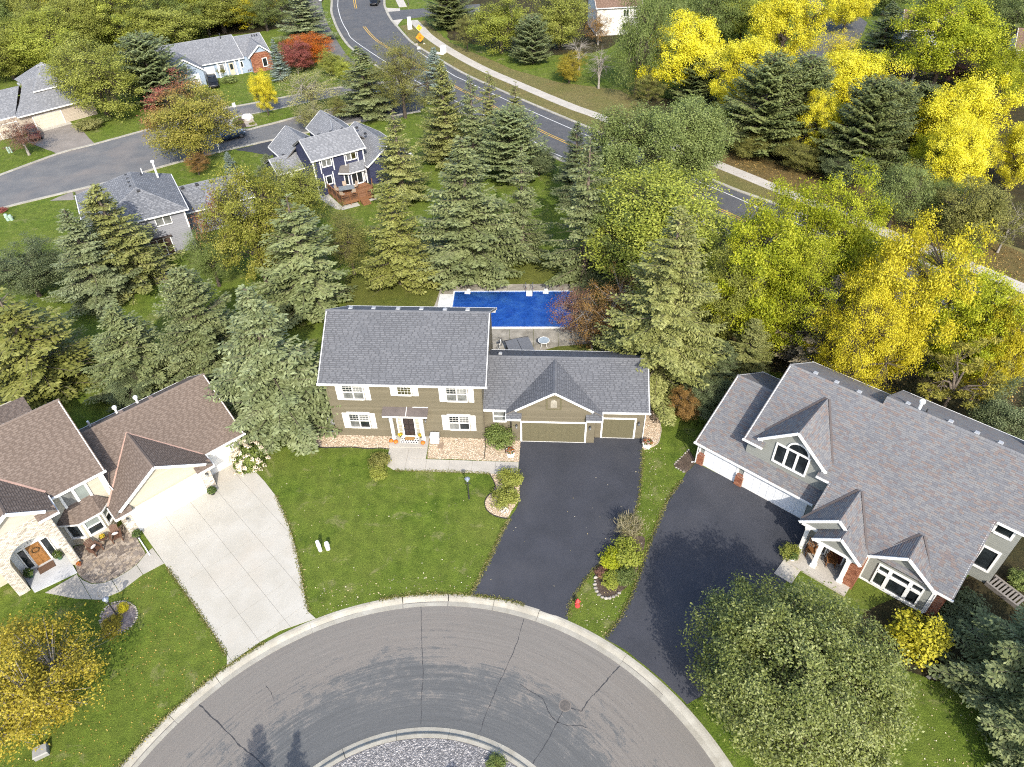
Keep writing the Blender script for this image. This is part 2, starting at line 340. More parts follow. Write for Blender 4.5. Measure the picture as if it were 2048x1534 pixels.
m = MB(); m.lathe([(0.36, 0.0), (0.36, 0.006), (0.31, 0.007), (0.31, 0.004)], 24); m.build('ring', plain('cast_iron_ring', (0.16, 0.14, 0.12, 1), 0.7), mh)
m = MB(); m.lathe([(0.305, 0.001), (0.305, 0.009)], 24)
for i in range(-4, 5):
    for j in range(-4, 5):
        if math.hypot(i, j)*0.062 < 0.27: m.box(i*0.062-0.02, i*0.062+0.02, j*0.062-0.02, j*0.062+0.02, 0.009, 0.014)
m.build('lid', plain('cast_iron_lid', (0.10, 0.09, 0.08, 1), 0.65, 0.25, 8), mh)
# island of gravel
def pebbles(name, poly, n, smin, smax, mat, z=0.02, parent=None, seed=3, zfun=None):
    r = random.Random(seed); xs = [p[0] for p in poly]; ys = [p[1] for p in poly]; V = []; F = []; T = []; k = 0
    while k < n:
        x, y = r.uniform(min(xs), max(xs)), r.uniform(min(ys), max(ys))
        if not inside((x, y), poly): continue
        k += 1; s_ = r.uniform(smin, smax); a = r.random()*PI; ca, sa = math.cos(a), math.sin(a); b = len(V); zz = (zfun(x, y) if zfun else z)
        for dx, dy, dz in ((1, 0, 0), (0.1, 0.75, 0.1), (-0.9, 0.1, 0), (0, -0.8, 0.05), (0.05, 0.05, 0.62)):
            dx *= s_*r.uniform(0.8, 1.2); dy *= s_*r.uniform(0.8, 1.2); V.append((x+dx*ca-dy*sa, y+dx*sa+dy*ca, zz+dz*s_))
        F += [(b, b+1, b+4), (b+1, b+2, b+4), (b+2, b+3, b+4), (b+3, b, b+4)]; T += [r.random()]*4
    mb = MB(); mb.v, mb.f, mb.t = V, F, T
    return mb.build(name, mat, parent, False, 'stuff')
ISLC = toned('island_gravel', [(0.0, (0.10, 0.098, 0.10)), (0.4, (0.20, 0.196, 0.20)), (0.7, (0.27, 0.262, 0.26)), (1.0, (0.42, 0.40, 0.385))], 0.9, 0.1)
m = MB(); m.prism([(CX+9.06*math.cos(2*PI*k/96), CY+9.06*math.sin(2*PI*k/96)) for k in range(96)], -0.3, 0.03)
isl = struct('island_bed', m, plain('island_gravel_base', (0.14, 0.137, 0.14, 1), 0.95, 0.45, 14.0, 0, 0.2, 0.8))
pg = pebbles('island_gravel', [(CX+9.0*math.cos(math.radians(a)), CY+9.0*math.sin(math.radians(a))) for a in range(40, 141, 4)]+[(CX-4.5, CY+5.6), (CX+4.5, CY+5.6)], 9000, 0.03, 0.075, ISLC, 0.03)
tag(pg, 'grey and lilac gravel covering the island of the turning circle', 'gravel')
# ---------------------------------------------------------------- sheets laid over the ground
def sheet(name, poly, mat, z, step=0.6, amp=0.05, seed=1, sm=False):
    m = MB(); P = ccw(wob(smooth_line(list(poly)+[poly[0]], 4)[:-1] if sm else poly, step, amp, seed)); m.face([(x, y, z) for x, y in P]); return struct(name, m, mat), P
sheet('woodland_floor', [(11.48,46.31),(13.62,51.15),(10.98,55.18),(9.39,62.31),(12.89,77.55),(26.07,70.77),(34.73,61.01),(45.67,48.96),(50.08,39.20),(42.62,33.75),(38.87,36.92),(34.64,39.82),(28.40,44.29),(23.27,46.81),(19.16,45.98),(15.35,42.36),(13.35,43.66)], LITTER, 0.004, 1.5, 0.4, 3, True)
sheet('woodland_floor', [(-115.02,144.29),(-89.06,141.98),(-80.24,164.97),(-60.39,159.21),(-48.60,161.76),(-43.60,173.31),(-52.28,221.53),(-183.82,238.85)], LITTER, 0.004, 2, 0.6, 4, True)
sheet('woodland_floor', [(30.80,94.08),(36.06,88.83),(44.20,85.99),(47.77,79.37),(49.57,72.92),(52.76,67.07),(56.75,63.74),(74.33,73.89),(106.78,133.09),(71.14,133.42),(54.38,126.45),(32.51,113.50),(20.34,116.77),(19.24,104.02),(27.49,97.80)], LITTER, 0.004, 2, 0.6, 5, True)
sheet('woodland_floor', [(-10.35,150.73),(8.74,139.18),(22.83,147.50),(28.98,193.60),(-0.18,202.72),(-15.16,199.01)], LITTER, 0.004, 2, 0.5, 6, True)
sheet('verge', [(-21.39,162.05),(-16.46,166.28),(-10.27,149.02),(2.08,131.04),(9.52,123.76),(19.06,119.25),(21.80,113.23),(21.98,94.68),(32.14,93.98),(40.43,86.23),(45.40,79.51),(49.29,72.34),(55.22,65.87),(59.41,59.74),(53.17,50.08),(49.45,55.64),(43.50,63.45),(31.49,78.37),(27.71,82.54),(10.36,105.67),(0.26,119.11),(-10.14,134.94),(-16.89,147.31)], DRY, 0.008, 1.2, 0.15, 7)
sheet('leafy_verge', [(31.92,93.66),(36.06,88.83),(43.38,83.83),(47.21,78.07),(52.28,69.29),(54.77,65.07),(59.12,59.29),(53.64,50.81),(50.73,57.91),(46.28,63.80),(42.62,68.72),(33.66,80.92),(29.01,86.98),(27.34,91.00)], BROWNV, 0.010, 1.2, 0.15, 8)
sheet('pool_lawn', [(-17.29,63.68),(-16.19,67.64),(-12.24,71.78),(-5.42,71.40),(3.49,68.70),(9.39,62.31),(8.53,50.64),(3.52,50.50),(-1.70,51.10),(-1.71,55.78),(-16.36,58.51)], POOLAWN, 0.006, 1.0, 0.15, 9)
# county road with kerbs, paint, pavement and trail
far_edge = smooth_line([(-31.19,218.75),(-27.59,185.11),(-26.19,176.20),(-24.09,167.49),(-22.20,161.75),(-19.40,153.36),(-16.89,147.31),(-10.14,134.94),(-6.51,128.78),(0.26,119.11),(6.52,110.71),(10.36,105.67),(19.69,93.32),(27.71,82.54),(31.49,78.37),(38.17,70.08),(43.50,63.45),(49.45,55.64),(54.64,48.91)], 5)
near_edge = smooth_line([(-46.13,220.72),(-40.15,186.55),(-38.38,175.77),(-36.47,167.97),(-34.08,159.55),(-31.48,151.75),(-28.45,144.82),(-19.86,129.66),(-12.93,118.99),(-3.72,106.72),(2.10,99.06),(7.32,92.02),(16.40,80.90),(23.96,70.89),(30.33,63.15),(37.19,54.90),(44.32,46.57),(49.22,40.85)], 5)
m = MB(); m.face([(x, y, 0.02) for x, y in ccw(near_edge+far_edge[::-1])]); crd = struct('county_road', m, OLDASPH)
m = MB(); kerb(m, far_edge, -0.05, 0.45, -0.05, 0.11); struct('road_kerb', m, KERBC); m = MB(); kerb(m, near_edge, -0.05, 0.45, -0.05, 0.112); struct('road_kerb', m, KERBC)
YEL = plain('yellow_road_paint', (0.50, 0.31, 0.05, 1), 0.8, 0.25, 2.0); WHT = plain('white_road_paint', (0.55, 0.55, 0.53, 1), 0.8, 0.2, 2.0)
def paint(name, pts, offs, w_, mat, z=0.026):
    m = MB(); L = smooth_line(pts, 4)
    for o in offs: ribbon(m, L, o-w_/2, o+w_/2, z)
    m.build(name, mat, crd)
paint('centre_line', [(-36.87,201.67),(-34.51,185.90),(-32.96,177.83)], (-0.2, 0.2), 0.14, YEL)
paint('centre_line', [(-29.00,162.45),(-26.65,155.86),(-24.01,150.00),(-16.02,136.05),(-9.10,124.56),(-1.86,113.54),(4.59,103.74),(8.47,98.43),(17.89,86.35),(25.74,76.28),(31.91,68.01),(38.94,58.95),(46.07,49.67)], (-0.2, 0.2), 0.14, YEL)
paint('edge_line', [(-16.01,143.66),(-9.28,130.10),(-6.69,126.16),(-0.17,116.79),(9.65,103.37),(19.31,91.06),(26.77,81.49),(30.80,75.98),(37.35,67.92),(42.63,61.55),(48.54,54.03)], (0,), 0.14, WHT)
paint('edge_line', [(-41.96,207.96),(-38.47,186.36),(-37.19,178.75),(-34.60,167.78),(-31.92,158.95),(-29.41,151.90),(-19.45,134.05),(-13.30,123.90),(-3.78,110.65),(2.19,102.19),(5.77,95.81),(7.87,93.13),(16.68,82.67),(24.24,72.02),(25.62,70.12),(30.71,64.32),(37.76,56.21),(45.04,47.85)], (0,), 0.14, WHT)
def walk_slabs(name, line, half, mat, step=1.5, z=0.05, gap=0.02, label=None):
    root = bpy.data.objects.new(name, None); COL.objects.link(root); root['kind'] = 'structure'
    L = [0.0]
    for i in range(1, len(line)): L.append(L[-1]+math.hypot(line[i][0]-line[i-1][0], line[i][1]-line[i-1][1]))
    def at(s_):
        s_ = max(0, min(L[-1], s_)); i = max(0, min(len(line)-2, int(np.searchsorted(L, s_))-1)); f = (s_-L[i])/max(1e-6, L[i+1]-L[i]); a, b = line[i], line[i+1]
        d = math.hypot(b[0]-a[0], b[1]-a[1]); return a[0]+(b[0]-a[0])*f, a[1]+(b[1]-a[1])*f, -(b[1]-a[1])/d, (b[0]-a[0])/d
    s_ = 0.0
    while s_ < L[-1]-0.3:
        e = min(L[-1], s_+step); x0, y0, n0, m0 = at(s_+gap/2); x1, y1, n1, m1 = at(e-gap/2); m = MB(); zz = z+rnd.uniform(-0.004, 0.004)
        m.prism([(x0-n0*half, y0-m0*half), (x1-n1*half, y1-m1*half), (x1+n1*half, y1+m1*half), (x0+n0*half, y0+m0*half)], -0.05, zz); m.build('slab', mat, root); s_ = e
    return root
walk_slabs('pavement', smooth_line([(-19.02,166.14),(-16.39,158.51),(-14.46,152.88),(-9.28,142.08),(-3.59,132.09),(1.93,124.14),(7.25,116.66),(11.51,110.97),(14.47,107.59),(22.95,96.17),(30.15,86.60),(34.16,81.16),(42.94,69.48),(47.20,64.05),(51.07,58.52),(55.10,53.07)], 5), 0.95, SIDEW, 3.0)
walk_slabs('pavement', smooth_line([(-22.32,178.00),(-24.01,185.66),(-25.95,194.96),(-28.24,209.16)], 4), 0.9, SIDEW, 3.0)
m = MB(); L0 = smooth_line([(-49.23,214.85),(-44.01,186.99),(-40.06,170.41),(-36.93,159.83),(-33.27,148.87),(-30.01,140.29),(-25.46,132.06)], 5); ribbon(m, L0, -1.45, 1.45, 0.03); struct('trail', m, paving('trail_asphalt', (0.10, 0.095, 0.09), (0.15, 0.14, 0.13), (0.12, 0.11, 0.10), 0.8, 30.0, 0.5))
sheet('side_street', [(-25.59,174.81),(-16.09,176.42),(-4.87,178.78),(-4.76,171.68),(-15.80,169.07),(-23.57,166.62)], OLDASPH, 0.024, 1.5, 0.03, 2)
sheet('side_street_apron', [(-27.14,181.28),(-25.89,177.50),(-22.87,176.72),(-22.65,174.49),(-25.26,173.91),(-23.57,166.62),(-21.30,167.60),(-21.67,164.82),(-22.15,161.36),(-24.05,167.07)], SIDEW, 0.028, 1.0, 0.02, 2)
# residential street with its planted median
fe = smooth_line([(-72.67,85.67),(-70.69,89.02),(-68.43,92.23),(-63.54,99.18),(-60.11,101.98),(-53.49,107.79),(-46.24,114.78),(-41.16,117.29),(-32.37,122.00),(-24.49,125.34),(-17.74,126.05),(-13.22,122.89)], 5)
ne = smooth_line([(-68.29,78.28),(-65.88,80.42),(-63.37,82.64),(-56.24,87.23),(-50.89,90.63),(-47.09,94.03),(-40.24,98.81),(-32.47,103.18),(-24.22,107.64),(-17.71,110.44),(-13.21,112.23)], 5)
m = MB(); m.face([(x, y, 0.016) for x, y in ccw(fe+ne[::-1])]); rst = struct('residential_street', m, paving('patched_street_asphalt', (0.105, 0.108, 0.112), (0.145, 0.142, 0.138), (0.19, 0.165, 0.145), 0.45, 30.0, 0.8, 0.9, 0.18))
m = MB(); kerb(m, fe, 0.0, 0.5, -0.05, 0.09); struct('street_kerb', m, KERBC); m = MB(); kerb(m, ne, -0.5, 0.0, -0.05, 0.09); struct('street_kerb', m, KERBC)
med = smooth_line([(-42.20,108.97),(-42.34,110.84),(-41.51,112.04),(-39.98,112.78),(-35.79,115.07),(-26.36,121.03),(-20.04,123.70),(-19.19,119.97),(-25.39,114.93),(-30.40,112.05),(-34.40,109.00),(-37.01,107.18),(-38.61,106.11),(-40.49,106.64),(-41.75,107.93),(-42.20,108.97)], 5)
m = MB(); m.prism(ccw(med), -0.05, 0.12); struct('median_kerb', m, KERBC)
def shrink(poly, d):
    P = ccw(poly); out = []; n = len(P)
    for i in range(n):
        a, b = P[i-1], P[(i+1) % n]; L = math.hypot(b[0]-a[0], b[1]-a[1]) or 1; out.append((P[i][0]-(b[1]-a[1])/L*d, P[i][1]+(b[0]-a[0])/L*d))
    return out
mi = shrink(med[:-1], 0.45); m = MB(); m.face([(x, y, 0.126) for x, y in mi]); struct('median_lawn', m, LAWN)
sheet('median_bed', [(-41.68,108.73),(-41.61,110.16),(-40.80,111.14),(-39.01,107.33),(-40.35,107.23)], MULCH, 0.131, 0.5, 0.03, 3, True)
sheet('median_bed', [(-40.80,111.14),(-39.81,112.12),(-37.47,107.81),(-38.96,107.13)], paving('pale_stone_bed', (0.25, 0.21, 0.17), (0.42, 0.38, 0.32), (0.3, 0.22, 0.18), 3.0, 20.0), 0.134, 0.5, 0.03, 3)
# driveways of the houses beyond
sheet('house_driveway', [(-50.18,121.27),(-47.74,122.28),(-45.58,118.56),(-44.44,116.87),(-43.79,115.69),(-45.65,113.86),(-46.62,113.93),(-48.62,116.52)], TANASPH, 0.022, 0.6, 0.05, 2)
sheet('house_driveway', [(-72.39,108.38),(-68.10,111.52),(-64.11,107.77),(-59.97,102.52),(-63.46,99.00),(-68.88,102.78),(-71.36,104.82)], TANASPH, 0.022, 0.6, 0.05, 2)
sheet('house_driveway', [(-38.48,98.86),(-32.43,102.98),(-32.09,105.44),(-29.46,100.02),(-32.91,96.40),(-35.71,97.80)], SEAL, 0.022, 0.6, 0.05, 2)
sheet('house_driveway', [(-21.27,120.14),(-13.79,119.53),(-12.54,113.71),(-16.75,108.71),(-20.64,112.16)], SEAL, 0.022, 0.6, 0.05, 2)
sheet('house_driveway', [(-57.86,84.21),(-56.04,87.22),(-53.53,88.98),(-51.70,86.95),(-54.73,84.30)], TANASPH, 0.022, 0.6, 0.05, 2)
sheet('far_street', [(76.31,193.13),(69.86,169.50),(69.92,162.74),(74.07,160.67),(73.85,154.87),(68.56,144.71),(63.59,137.14),(56.77,123.60),(52.63,121.39),(51.91,129.42),(53.81,138.06),(61.55,147.11),(65.71,157.63),(68.15,174.15)], OLDASPH, 0.02, 1.5, 0.1, 2)
# ---------------------------------------------------------------- driveways, walks and beds in front
drv, P_ = sheet('asphalt_driveway', [(0.54,39.43),(0.53,39.21),(0.37,37.14),(0.26,35.82),(0.36,34.58),(0.31,33.40),(-0.00,32.45),(-0.44,31.74),(-1.12,30.25),(-1.71,28.70),(-2.36,27.23),(-3.08,25.66),(-1.95,25.56),(-0.83,25.24),(0.43,24.77),(1.67,24.27),(3.06,23.71),(3.11,24.23),(3.35,24.86),(3.72,25.51),(4.32,26.40),(4.99,27.25),(5.61,27.76),(6.77,29.23),(7.99,30.98),(8.58,32.16),(9.14,34.02),(9.33,34.59),(9.67,36.47),(10.07,38.84),(10.10,39.31),(6.40,39.59),(6.26,38.99)], SEAL, 0.018, 0.35, 0.025, 5)
drv2, P_ = sheet('asphalt_driveway', [(5.18,22.44),(5.75,23.05),(6.25,23.68),(7.21,25.27),(7.95,26.83),(8.90,28.95),(10.14,31.42),(11.22,33.38),(12.41,34.87),(12.80,35.52),(13.81,36.52),(16.51,34.23),(19.88,31.16),(19.96,30.04),(18.83,27.82),(17.01,25.58),(13.84,21.72),(11.46,19.33),(9.35,18.26),(8.34,19.56),(7.31,20.65),(6.32,21.63)], SEAL, 0.018, 0.35, 0.025, 6)
def slabs(name, frame, poly, xs, ys, mat, z=0.03, gap=0.03, kind='structure'):
    """poly in the frame's own metres, cut into slabs at xs and ys"""
    root = bpy.data.objects.new(name, None); COL.objects.link(root); root.location = (*frame[0], 0); root.rotation_euler = (0, 0, frame[1]); root['kind'] = kind
    for i in range(len(xs)-1):
        for j in range(len(ys)-1):
            c = clip_rect(ccw(poly), xs[i]+gap/2, xs[i+1]-gap/2, ys[j]+gap/2, ys[j+1]-gap/2)
            if len(c) < 3 or abs(area2(c)) < 0.02: continue
            m = MB(); m.prism(c, -0.08, z+rnd.uniform(-0.003, 0.003)); m.build('slab', mat, root)
    return root
FM = ((-14.06, 40.62), math.radians(-4.2)); FL = ((-26.43, 31.65), math.radians(42.94)); FR = ((14.36, 36.25), math.radians(-43.04))
def to_local(frame, pts):
    c, s_ = math.cos(frame[1]), math.sin(frame[1]); return [((x-frame[0][0])*c+(y-frame[0][1])*s_, -(x-frame[0][0])*s_+(y-frame[0][1])*c) for x, y in pts]
def to_world(frame, pts):
    c, s_ = math.cos(frame[1]), math.sin(frame[1]); return [(frame[0][0]+x*c-y*s_, frame[0][1]+x*s_+y*c) for x, y in pts]
cd = to_local(FL, [(-26.44,31.65),(-22.87,34.97),(-23.03,36.68),(-21.25,38.17),(-19.89,37.06),(-18.74,35.82),(-17.60,34.42),(-16.69,32.90),(-15.95,31.49),(-15.17,29.81),(-14.55,28.17),(-13.96,26.55),(-13.64,25.64),(-13.27,24.77),(-12.73,24.30),(-13.50,24.01),(-14.79,23.51),(-15.85,22.81),(-16.69,22.05),(-17.44,21.32),(-17.62,21.93),(-18.90,23.47),(-21.16,25.95),(-23.52,28.46),(-24.84,29.88),(-25.99,31.12)])
slabs('concrete_driveway', FL, cd, [-0.9, -0.1, 1.72, 3.59, 5.49, 7.3, 9.2], [-18, -15.7, -13.4, -11.05, -8.7, -6.32, -4.0, -2.07, 0.0, 2.0], CONC, 0.03, 0.014)
m = MB(); m.face([(x, y, 0.008) for x, y in ccw(to_world(FL, cd))]); struct('driveway_base', m, plain('joint_sand', (0.24, 0.21, 0.175, 1), 0.95))
slabs('front_walk', FM, [(4.40, -0.1), (7.42, -0.1), (7.45, -2.40), (14.62, -2.46), (14.62, -3.72), (5.15, -3.58), (4.6, -3.2), (4.45, -2.3)], [4.0, 5.98, 7.55, 9.33, 11.09, 12.87, 14.7], [-4, -2.36, -1.28, 0.2], WALKC, 0.03, 0.02)
m = MB(); m.face([(x, y, 0.010) for x, y in ccw(to_world(FM, [(4.40, 0.0), (7.42, 0.0), (7.45, -2.40), (14.62, -2.46), (14.62, -3.72), (5.15, -3.58), (4.6, -3.2), (4.45, -2.3)]))]); struct('walk_base', m, plain('joint_sand', (0.24, 0.21, 0.175, 1), 0.95))
PEB = toned('tan_river_rock', [(0.0, (0.28, 0.21, 0.145)), (0.35, (0.40, 0.31, 0.22)), (0.7, (0.47, 0.385, 0.285)), (1.0, (0.56, 0.49, 0.40))], 0.85, 0.1)
PEBB = plain('tan_gravel_base', (0.33, 0.26, 0.18, 1), 0.95, 0.3, 16.0, 0, 0.2, 0.8)
EDG = plain('black_edging', (0.03, 0.028, 0.026, 1), 0.7)
def bed(label, poly, n, edge=None, seed=1, elabel='', emat=None):
    sheet('gravel_bed', poly, PEBB, 0.014, 0.4, 0.02, seed); o = pebbles('river_rock', ccw(poly), n, 0.035, 0.075, PEB, 0.016, None, seed); tag(o, label, 'gravel')
    if edge: m = MB(); kerb(m, edge, -0.025, 0.025, -0.02, 0.06); tag(m.build('bed_edging', emat or EDG), elabel, 'edging')
b1 = [(-15.00,43.23),(-15.84,42.94),(-16.06,42.26),(-16.13,41.39),(-16.12,40.47),(-15.89,39.91),(-15.53,39.51),(-14.99,39.23),(-12.83,39.21),(-11.51,38.99),(-10.49,39.01),(-9.73,38.87),(-9.75,40.48),(-14.07,40.68)]
bed('tan river rock in the bed at the left front of the olive house', b1, 2600, smooth_line(b1[:12], 4), 11, 'thin black edging around the rock bed left of the porch')
b2 = [(-6.68,40.27),(-6.68,37.77),(-3.39,37.49),(0.37,37.14),(0.54,39.38),(-0.04,39.62),(-0.59,40.65),(-2.19,40.72),(-2.34,39.71),(-5.05,39.96)]
bed('tan river rock between the front walk and the olive house', b2, 3600, None, 12)
b3 = [(-1.87,36.00),(-1.56,35.26),(-1.45,34.87),(-1.52,34.36),(-1.91,33.95),(-2.16,33.50),(-2.19,33.05),(-2.05,32.55),(-1.63,32.10),(-1.04,31.83),(-0.58,31.73),(-0.26,32.46),(0.27,33.40),(0.34,34.58),(0.26,35.84)]
bed('tan river rock in the curved bed beside the dark driveway', b3, 2200, smooth_line(b3[:11], 4), 13, 'black S-curved edging between lawn and the bed beside the dark driveway')
b4 = [(11.49,43.55),(12.52,43.70),(13.18,43.24),(13.06,42.60),(12.51,42.80),(11.96,42.50),(11.85,41.78),(11.84,41.31),(11.79,40.28),(11.64,39.66),(11.20,38.63),(10.09,38.03),(9.96,38.30),(10.12,39.33),(10.81,42.18)]
bed('tan river rock in the bed right of the olive garage', b4, 2000, smooth_line(b4[2:12], 4), 14, 'pale stone edging of the rock bed right of the olive garage', plain('pale_stone_edging', (0.42, 0.37, 0.29, 1), 0.9))
# planting strip between the driveways, patch at the right garage
sheet('mulch_bed', [(5.09,26.91),(5.31,27.48),(6.03,27.96),(7.46,29.83),(8.57,29.92),(8.76,29.37),(7.92,27.20),(7.36,26.26),(6.40,25.45),(5.92,25.17),(5.47,25.15),(5.13,25.49),(5.00,26.08)], MULCH, 0.012, 0.5, 0.04, 4, True)
sheet('gravel_patch', [(12.02,36.28),(12.18,36.53),(13.53,37.90),(13.77,37.04),(13.74,36.53),(12.82,35.55)], MULCH, 0.012, 0.5, 0.02, 4)
sheet('mulch_bed', [(26.66,24.37),(29.79,26.48),(35.10,29.51),(35.14,24.10),(28.83,18.54),(26.00,16.94),(25.75,18.05),(26.23,20.10),(24.05,19.20),(23.08,19.59),(21.91,20.23),(20.14,22.51),(23.41,24.47)], LITTER, 0.008, 0.5, 0.06, 4, True)  # shrub bed; extended right so dark litter stands in for the shade there

# ---------------------------------------------------------------- house building kit
WHITE = plain('white_paint', (0.72, 0.72, 0.70, 1), 0.5, 0.05, 2.0)
SOFF = plain('off_white_trim', (0.60, 0.59, 0.56, 1), 0.55, 0.06, 2.0)
GLASS = glass('window_glass'); GLASSC = glass('curtain_and_reflection_glass', (0.16, 0.165, 0.16), 0.12, 0.45); GLASSG = glass('shaded_glass', (0.21, 0.24, 0.225), 0.12, 0.12)  # GLASSC: its grey stands for curtains and for reflections painted into panes
GLASSB = glass('amber_lit_glass', (0.055, 0.05, 0.02), 0.08, 0.9); DARKM = plain('dark_metal', (0.03, 0.03, 0.032, 1), 0.5); GALV = plain('galvanised_metal', (0.42, 0.44, 0.45, 1), 0.45, 0.15, 3.0, 0.6)
VENTM = plain('vent_cap', (0.33, 0.34, 0.35, 1), 0.5, 0.1, 3.0, 0.2); BLACKV = plain('black_vent', (0.025, 0.025, 0.027, 1), 0.6)
def shingle_mat(name, base, stops): return toned(name, [(0.0, base)]+[(p, c) for p, c in stops], 0.92, 0.14, 0.2, 18.0)
SH_GREY = shingle_mat('grey_shingles', (0.076, 0.079, 0.087), [(0.08, (0.098, 0.102, 0.111)), (0.5, (0.112, 0.116, 0.126)), (1.0, (0.128, 0.132, 0.142))])
SH_BROWN = shingle_mat('brown_shingles', (0.112, 0.086, 0.070), [(0.08, (0.136, 0.106, 0.087)), (0.5, (0.150, 0.118, 0.097)), (1.0, (0.163, 0.129, 0.107))])
SH_MIX = shingle_mat('slate_blend_shingles', (0.112, 0.110, 0.118), [(0.08, (0.122, 0.123, 0.132)), (0.3, (0.142, 0.144, 0.152)), (0.55, (0.160, 0.161, 0.164)), (0.72, (0.176, 0.171, 0.166)), (0.86, (0.172, 0.138, 0.122)), (1.0, (0.138, 0.120, 0.120))])
SH_PALE = shingle_mat('pale_grey_shingles', (0.15, 0.155, 0.165), [(0.08, (0.155, 0.16, 0.17)), (1.0, (0.235, 0.24, 0.25))])
SH_MID = shingle_mat('mid_grey_shingles', (0.11, 0.115, 0.125), [(0.08, (0.12, 0.125, 0.135)), (1.0, (0.20, 0.205, 0.215))])
class House:
    def __init__(s, name, label, frame, sh, siding, trim=None, course=0.165, lap=0.2, tab=(0.22, 0.5), gapw=(0.05, 0.13), seed=1, cover=0.74):
        s.cover = cover
        s.root = thing(name, label, 'house', frame[0], frame[1]); s.sh = sh; s.sid = siding; s.trim = trim or WHITE
        s.body = MB(); s.deck = MB(); s.shm = MB(); s.sm = MB(); s.tm = MB(); s.r = random.Random(seed); s.course = course; s.lap = lap; s.tab = tab; s.gapw = gapw
    def roof(s, pts, hip=None, th=0.1):
        """one roof plane: a deck slab with courses of laminated shingles"""
        P = [Vector(p) for p in pts]; n = Vector((0, 0, 0))
        for i in range(len(P)): a, b = P[i]-P[0], P[(i+1) % len(P)]-P[0]; n += a.cross(b)
        n.normalize()
        if n.z < 0: P = P[::-1]; n = -n
        s.deck.solid([p-n*th for p in P], [p-n*0.004 for p in P])
        u = Vector((0, 0, 1)).cross(n).normalized(); v = n.cross(u).normalized()
        if v.z < 0: v = -v; u = -u
        O = P[0]; poly = [((p-O).dot(u), (p-O).dot(v)) for p in P]; poly = ccw(poly)
        vmin = min(p[1] for p in poly); vmax = max(p[1] for p in poly); umin = min(p[0] for p in poly); umax = max(p[0] for p in poly)
        W3 = lambda q, h: O+u*q[0]+v*q[1]+n*h
        k = 0; c = s.course; y = vmin-c*0.3
        while y < vmax:
            y0, y1 = max(y, vmin), min(y+c, vmax); y += c; k += 1
            if y1-y0 < 0.01: continue
            strip = clip_half(clip_half(poly, 1, y0, False), 1, y1, True)
            if len(strip) < 3: continue
            tops = clip_half(strip, 1, y0+(y1-y0)*s.cover, True); tops = tops if len(tops) > 2 else strip
            hh = lambda q, a, b: a+(b-a)*(q[1]-y0)/(y1-y0)
            s.shm.face([W3(q, hh(q, 0.009, 0.001)) for q in strip], 0.0)
            s.shm.face([W3((umin, y0), 0.0), W3((umax, y0), 0.0), W3((umax, y0), 0.009), W3((umin, y0), 0.009)], 0.0) if False else None
            x = umin-s.r.random()*0.3; lo, hi = min(q[0] for q in strip), max(q[0] for q in strip)
            while x < hi:
                w_ = s.r.uniform(*s.tab); x1 = x+w_
                if x1 > lo:
                    q4 = clip_half(clip_half(tops, 0, x, False), 0, x1, True)
                    if len(q4) > 2:
                        t = 0.1+0.9*s.r.random(); s.shm.face([W3(q, hh(q, 0.017, 0.006)) for q in q4], t)
                        a, b = max(x, lo), min(x1, hi)
                        if all(abs(q[1]-y0) < 1e-6 or True for q in q4) and sum(abs(q[1]-y0) < 1e-5 for q in q4) >= 2:
                            e = sorted([q for q in q4 if abs(q[1]-y0) < 1e-5]); s.shm.face([W3(e[0], 0.0), W3(e[-1], 0.0), W3(e[-1], 0.017), W3(e[0], 0.017)], t)
                x = x1+s.r.uniform(*s.gapw)
        return P
    def cap(s, p, q, w_=0.28):
        """ridge or hip caps"""
        p, q = Vector(p), Vector(q); L = (q-p).length; k = max(1, int(L/0.28)); d = (q-p)/L; side = d.cross(Vector((0, 0, 1))).normalized()
        for i in range(k):
            a, b = p+d*(L*i/k), p+d*(L*(i+1)/k+0.02); t = 0.25+0.6*s.r.random()
            for sg in (-1, 1): s.shm.face([a+Vector((0, 0, 0.03)), b+Vector((0, 0, 0.022)), b+side*sg*w_/2+Vector((0, 0, -w_*0.5*0.5+0.012)), a+side*sg*w_/2+Vector((0, 0, -w_*0.5*0.5+0.022))], t)
    def fascia(s, p, q, h_=0.17, w_=0.05, drop=0.075):
        p, q = Vector(p), Vector(q); z = Vector((0, 0, -drop)); s.tm.beam(p+z, q+z, w_, h_)
    def siding(s, W, poly, d=0.0, t=0.5):
        """lap siding over a wall polygon given in (along, height)"""
        poly = ccw(poly); z0 = min(p[1] for p in poly); z1 = max(p[1] for p in poly); z = z0
        while z < z1-0.01:
            e = min(z+s.lap, z1); st = clip_half(clip_half(poly, 1, z, False), 1, e, True)
            if len(st) > 2:
                s.sm.face([wp(W, a, d+0.026-0.02*(h-z)/s.lap, h) for a, h in st], s.r.random())
                lo = [q for q in st if abs(q[1]-z) < 1e-5]
                if len(lo) > 1: lo = sorted(lo); s.sm.face([wp(W, lo[0][0], d+0.002, z), wp(W, lo[-1][0], d+0.002, z), wp(W, lo[-1][0], d+0.026, z), wp(W, lo[0][0], d+0.026, z)], s.r.random())
            z = e
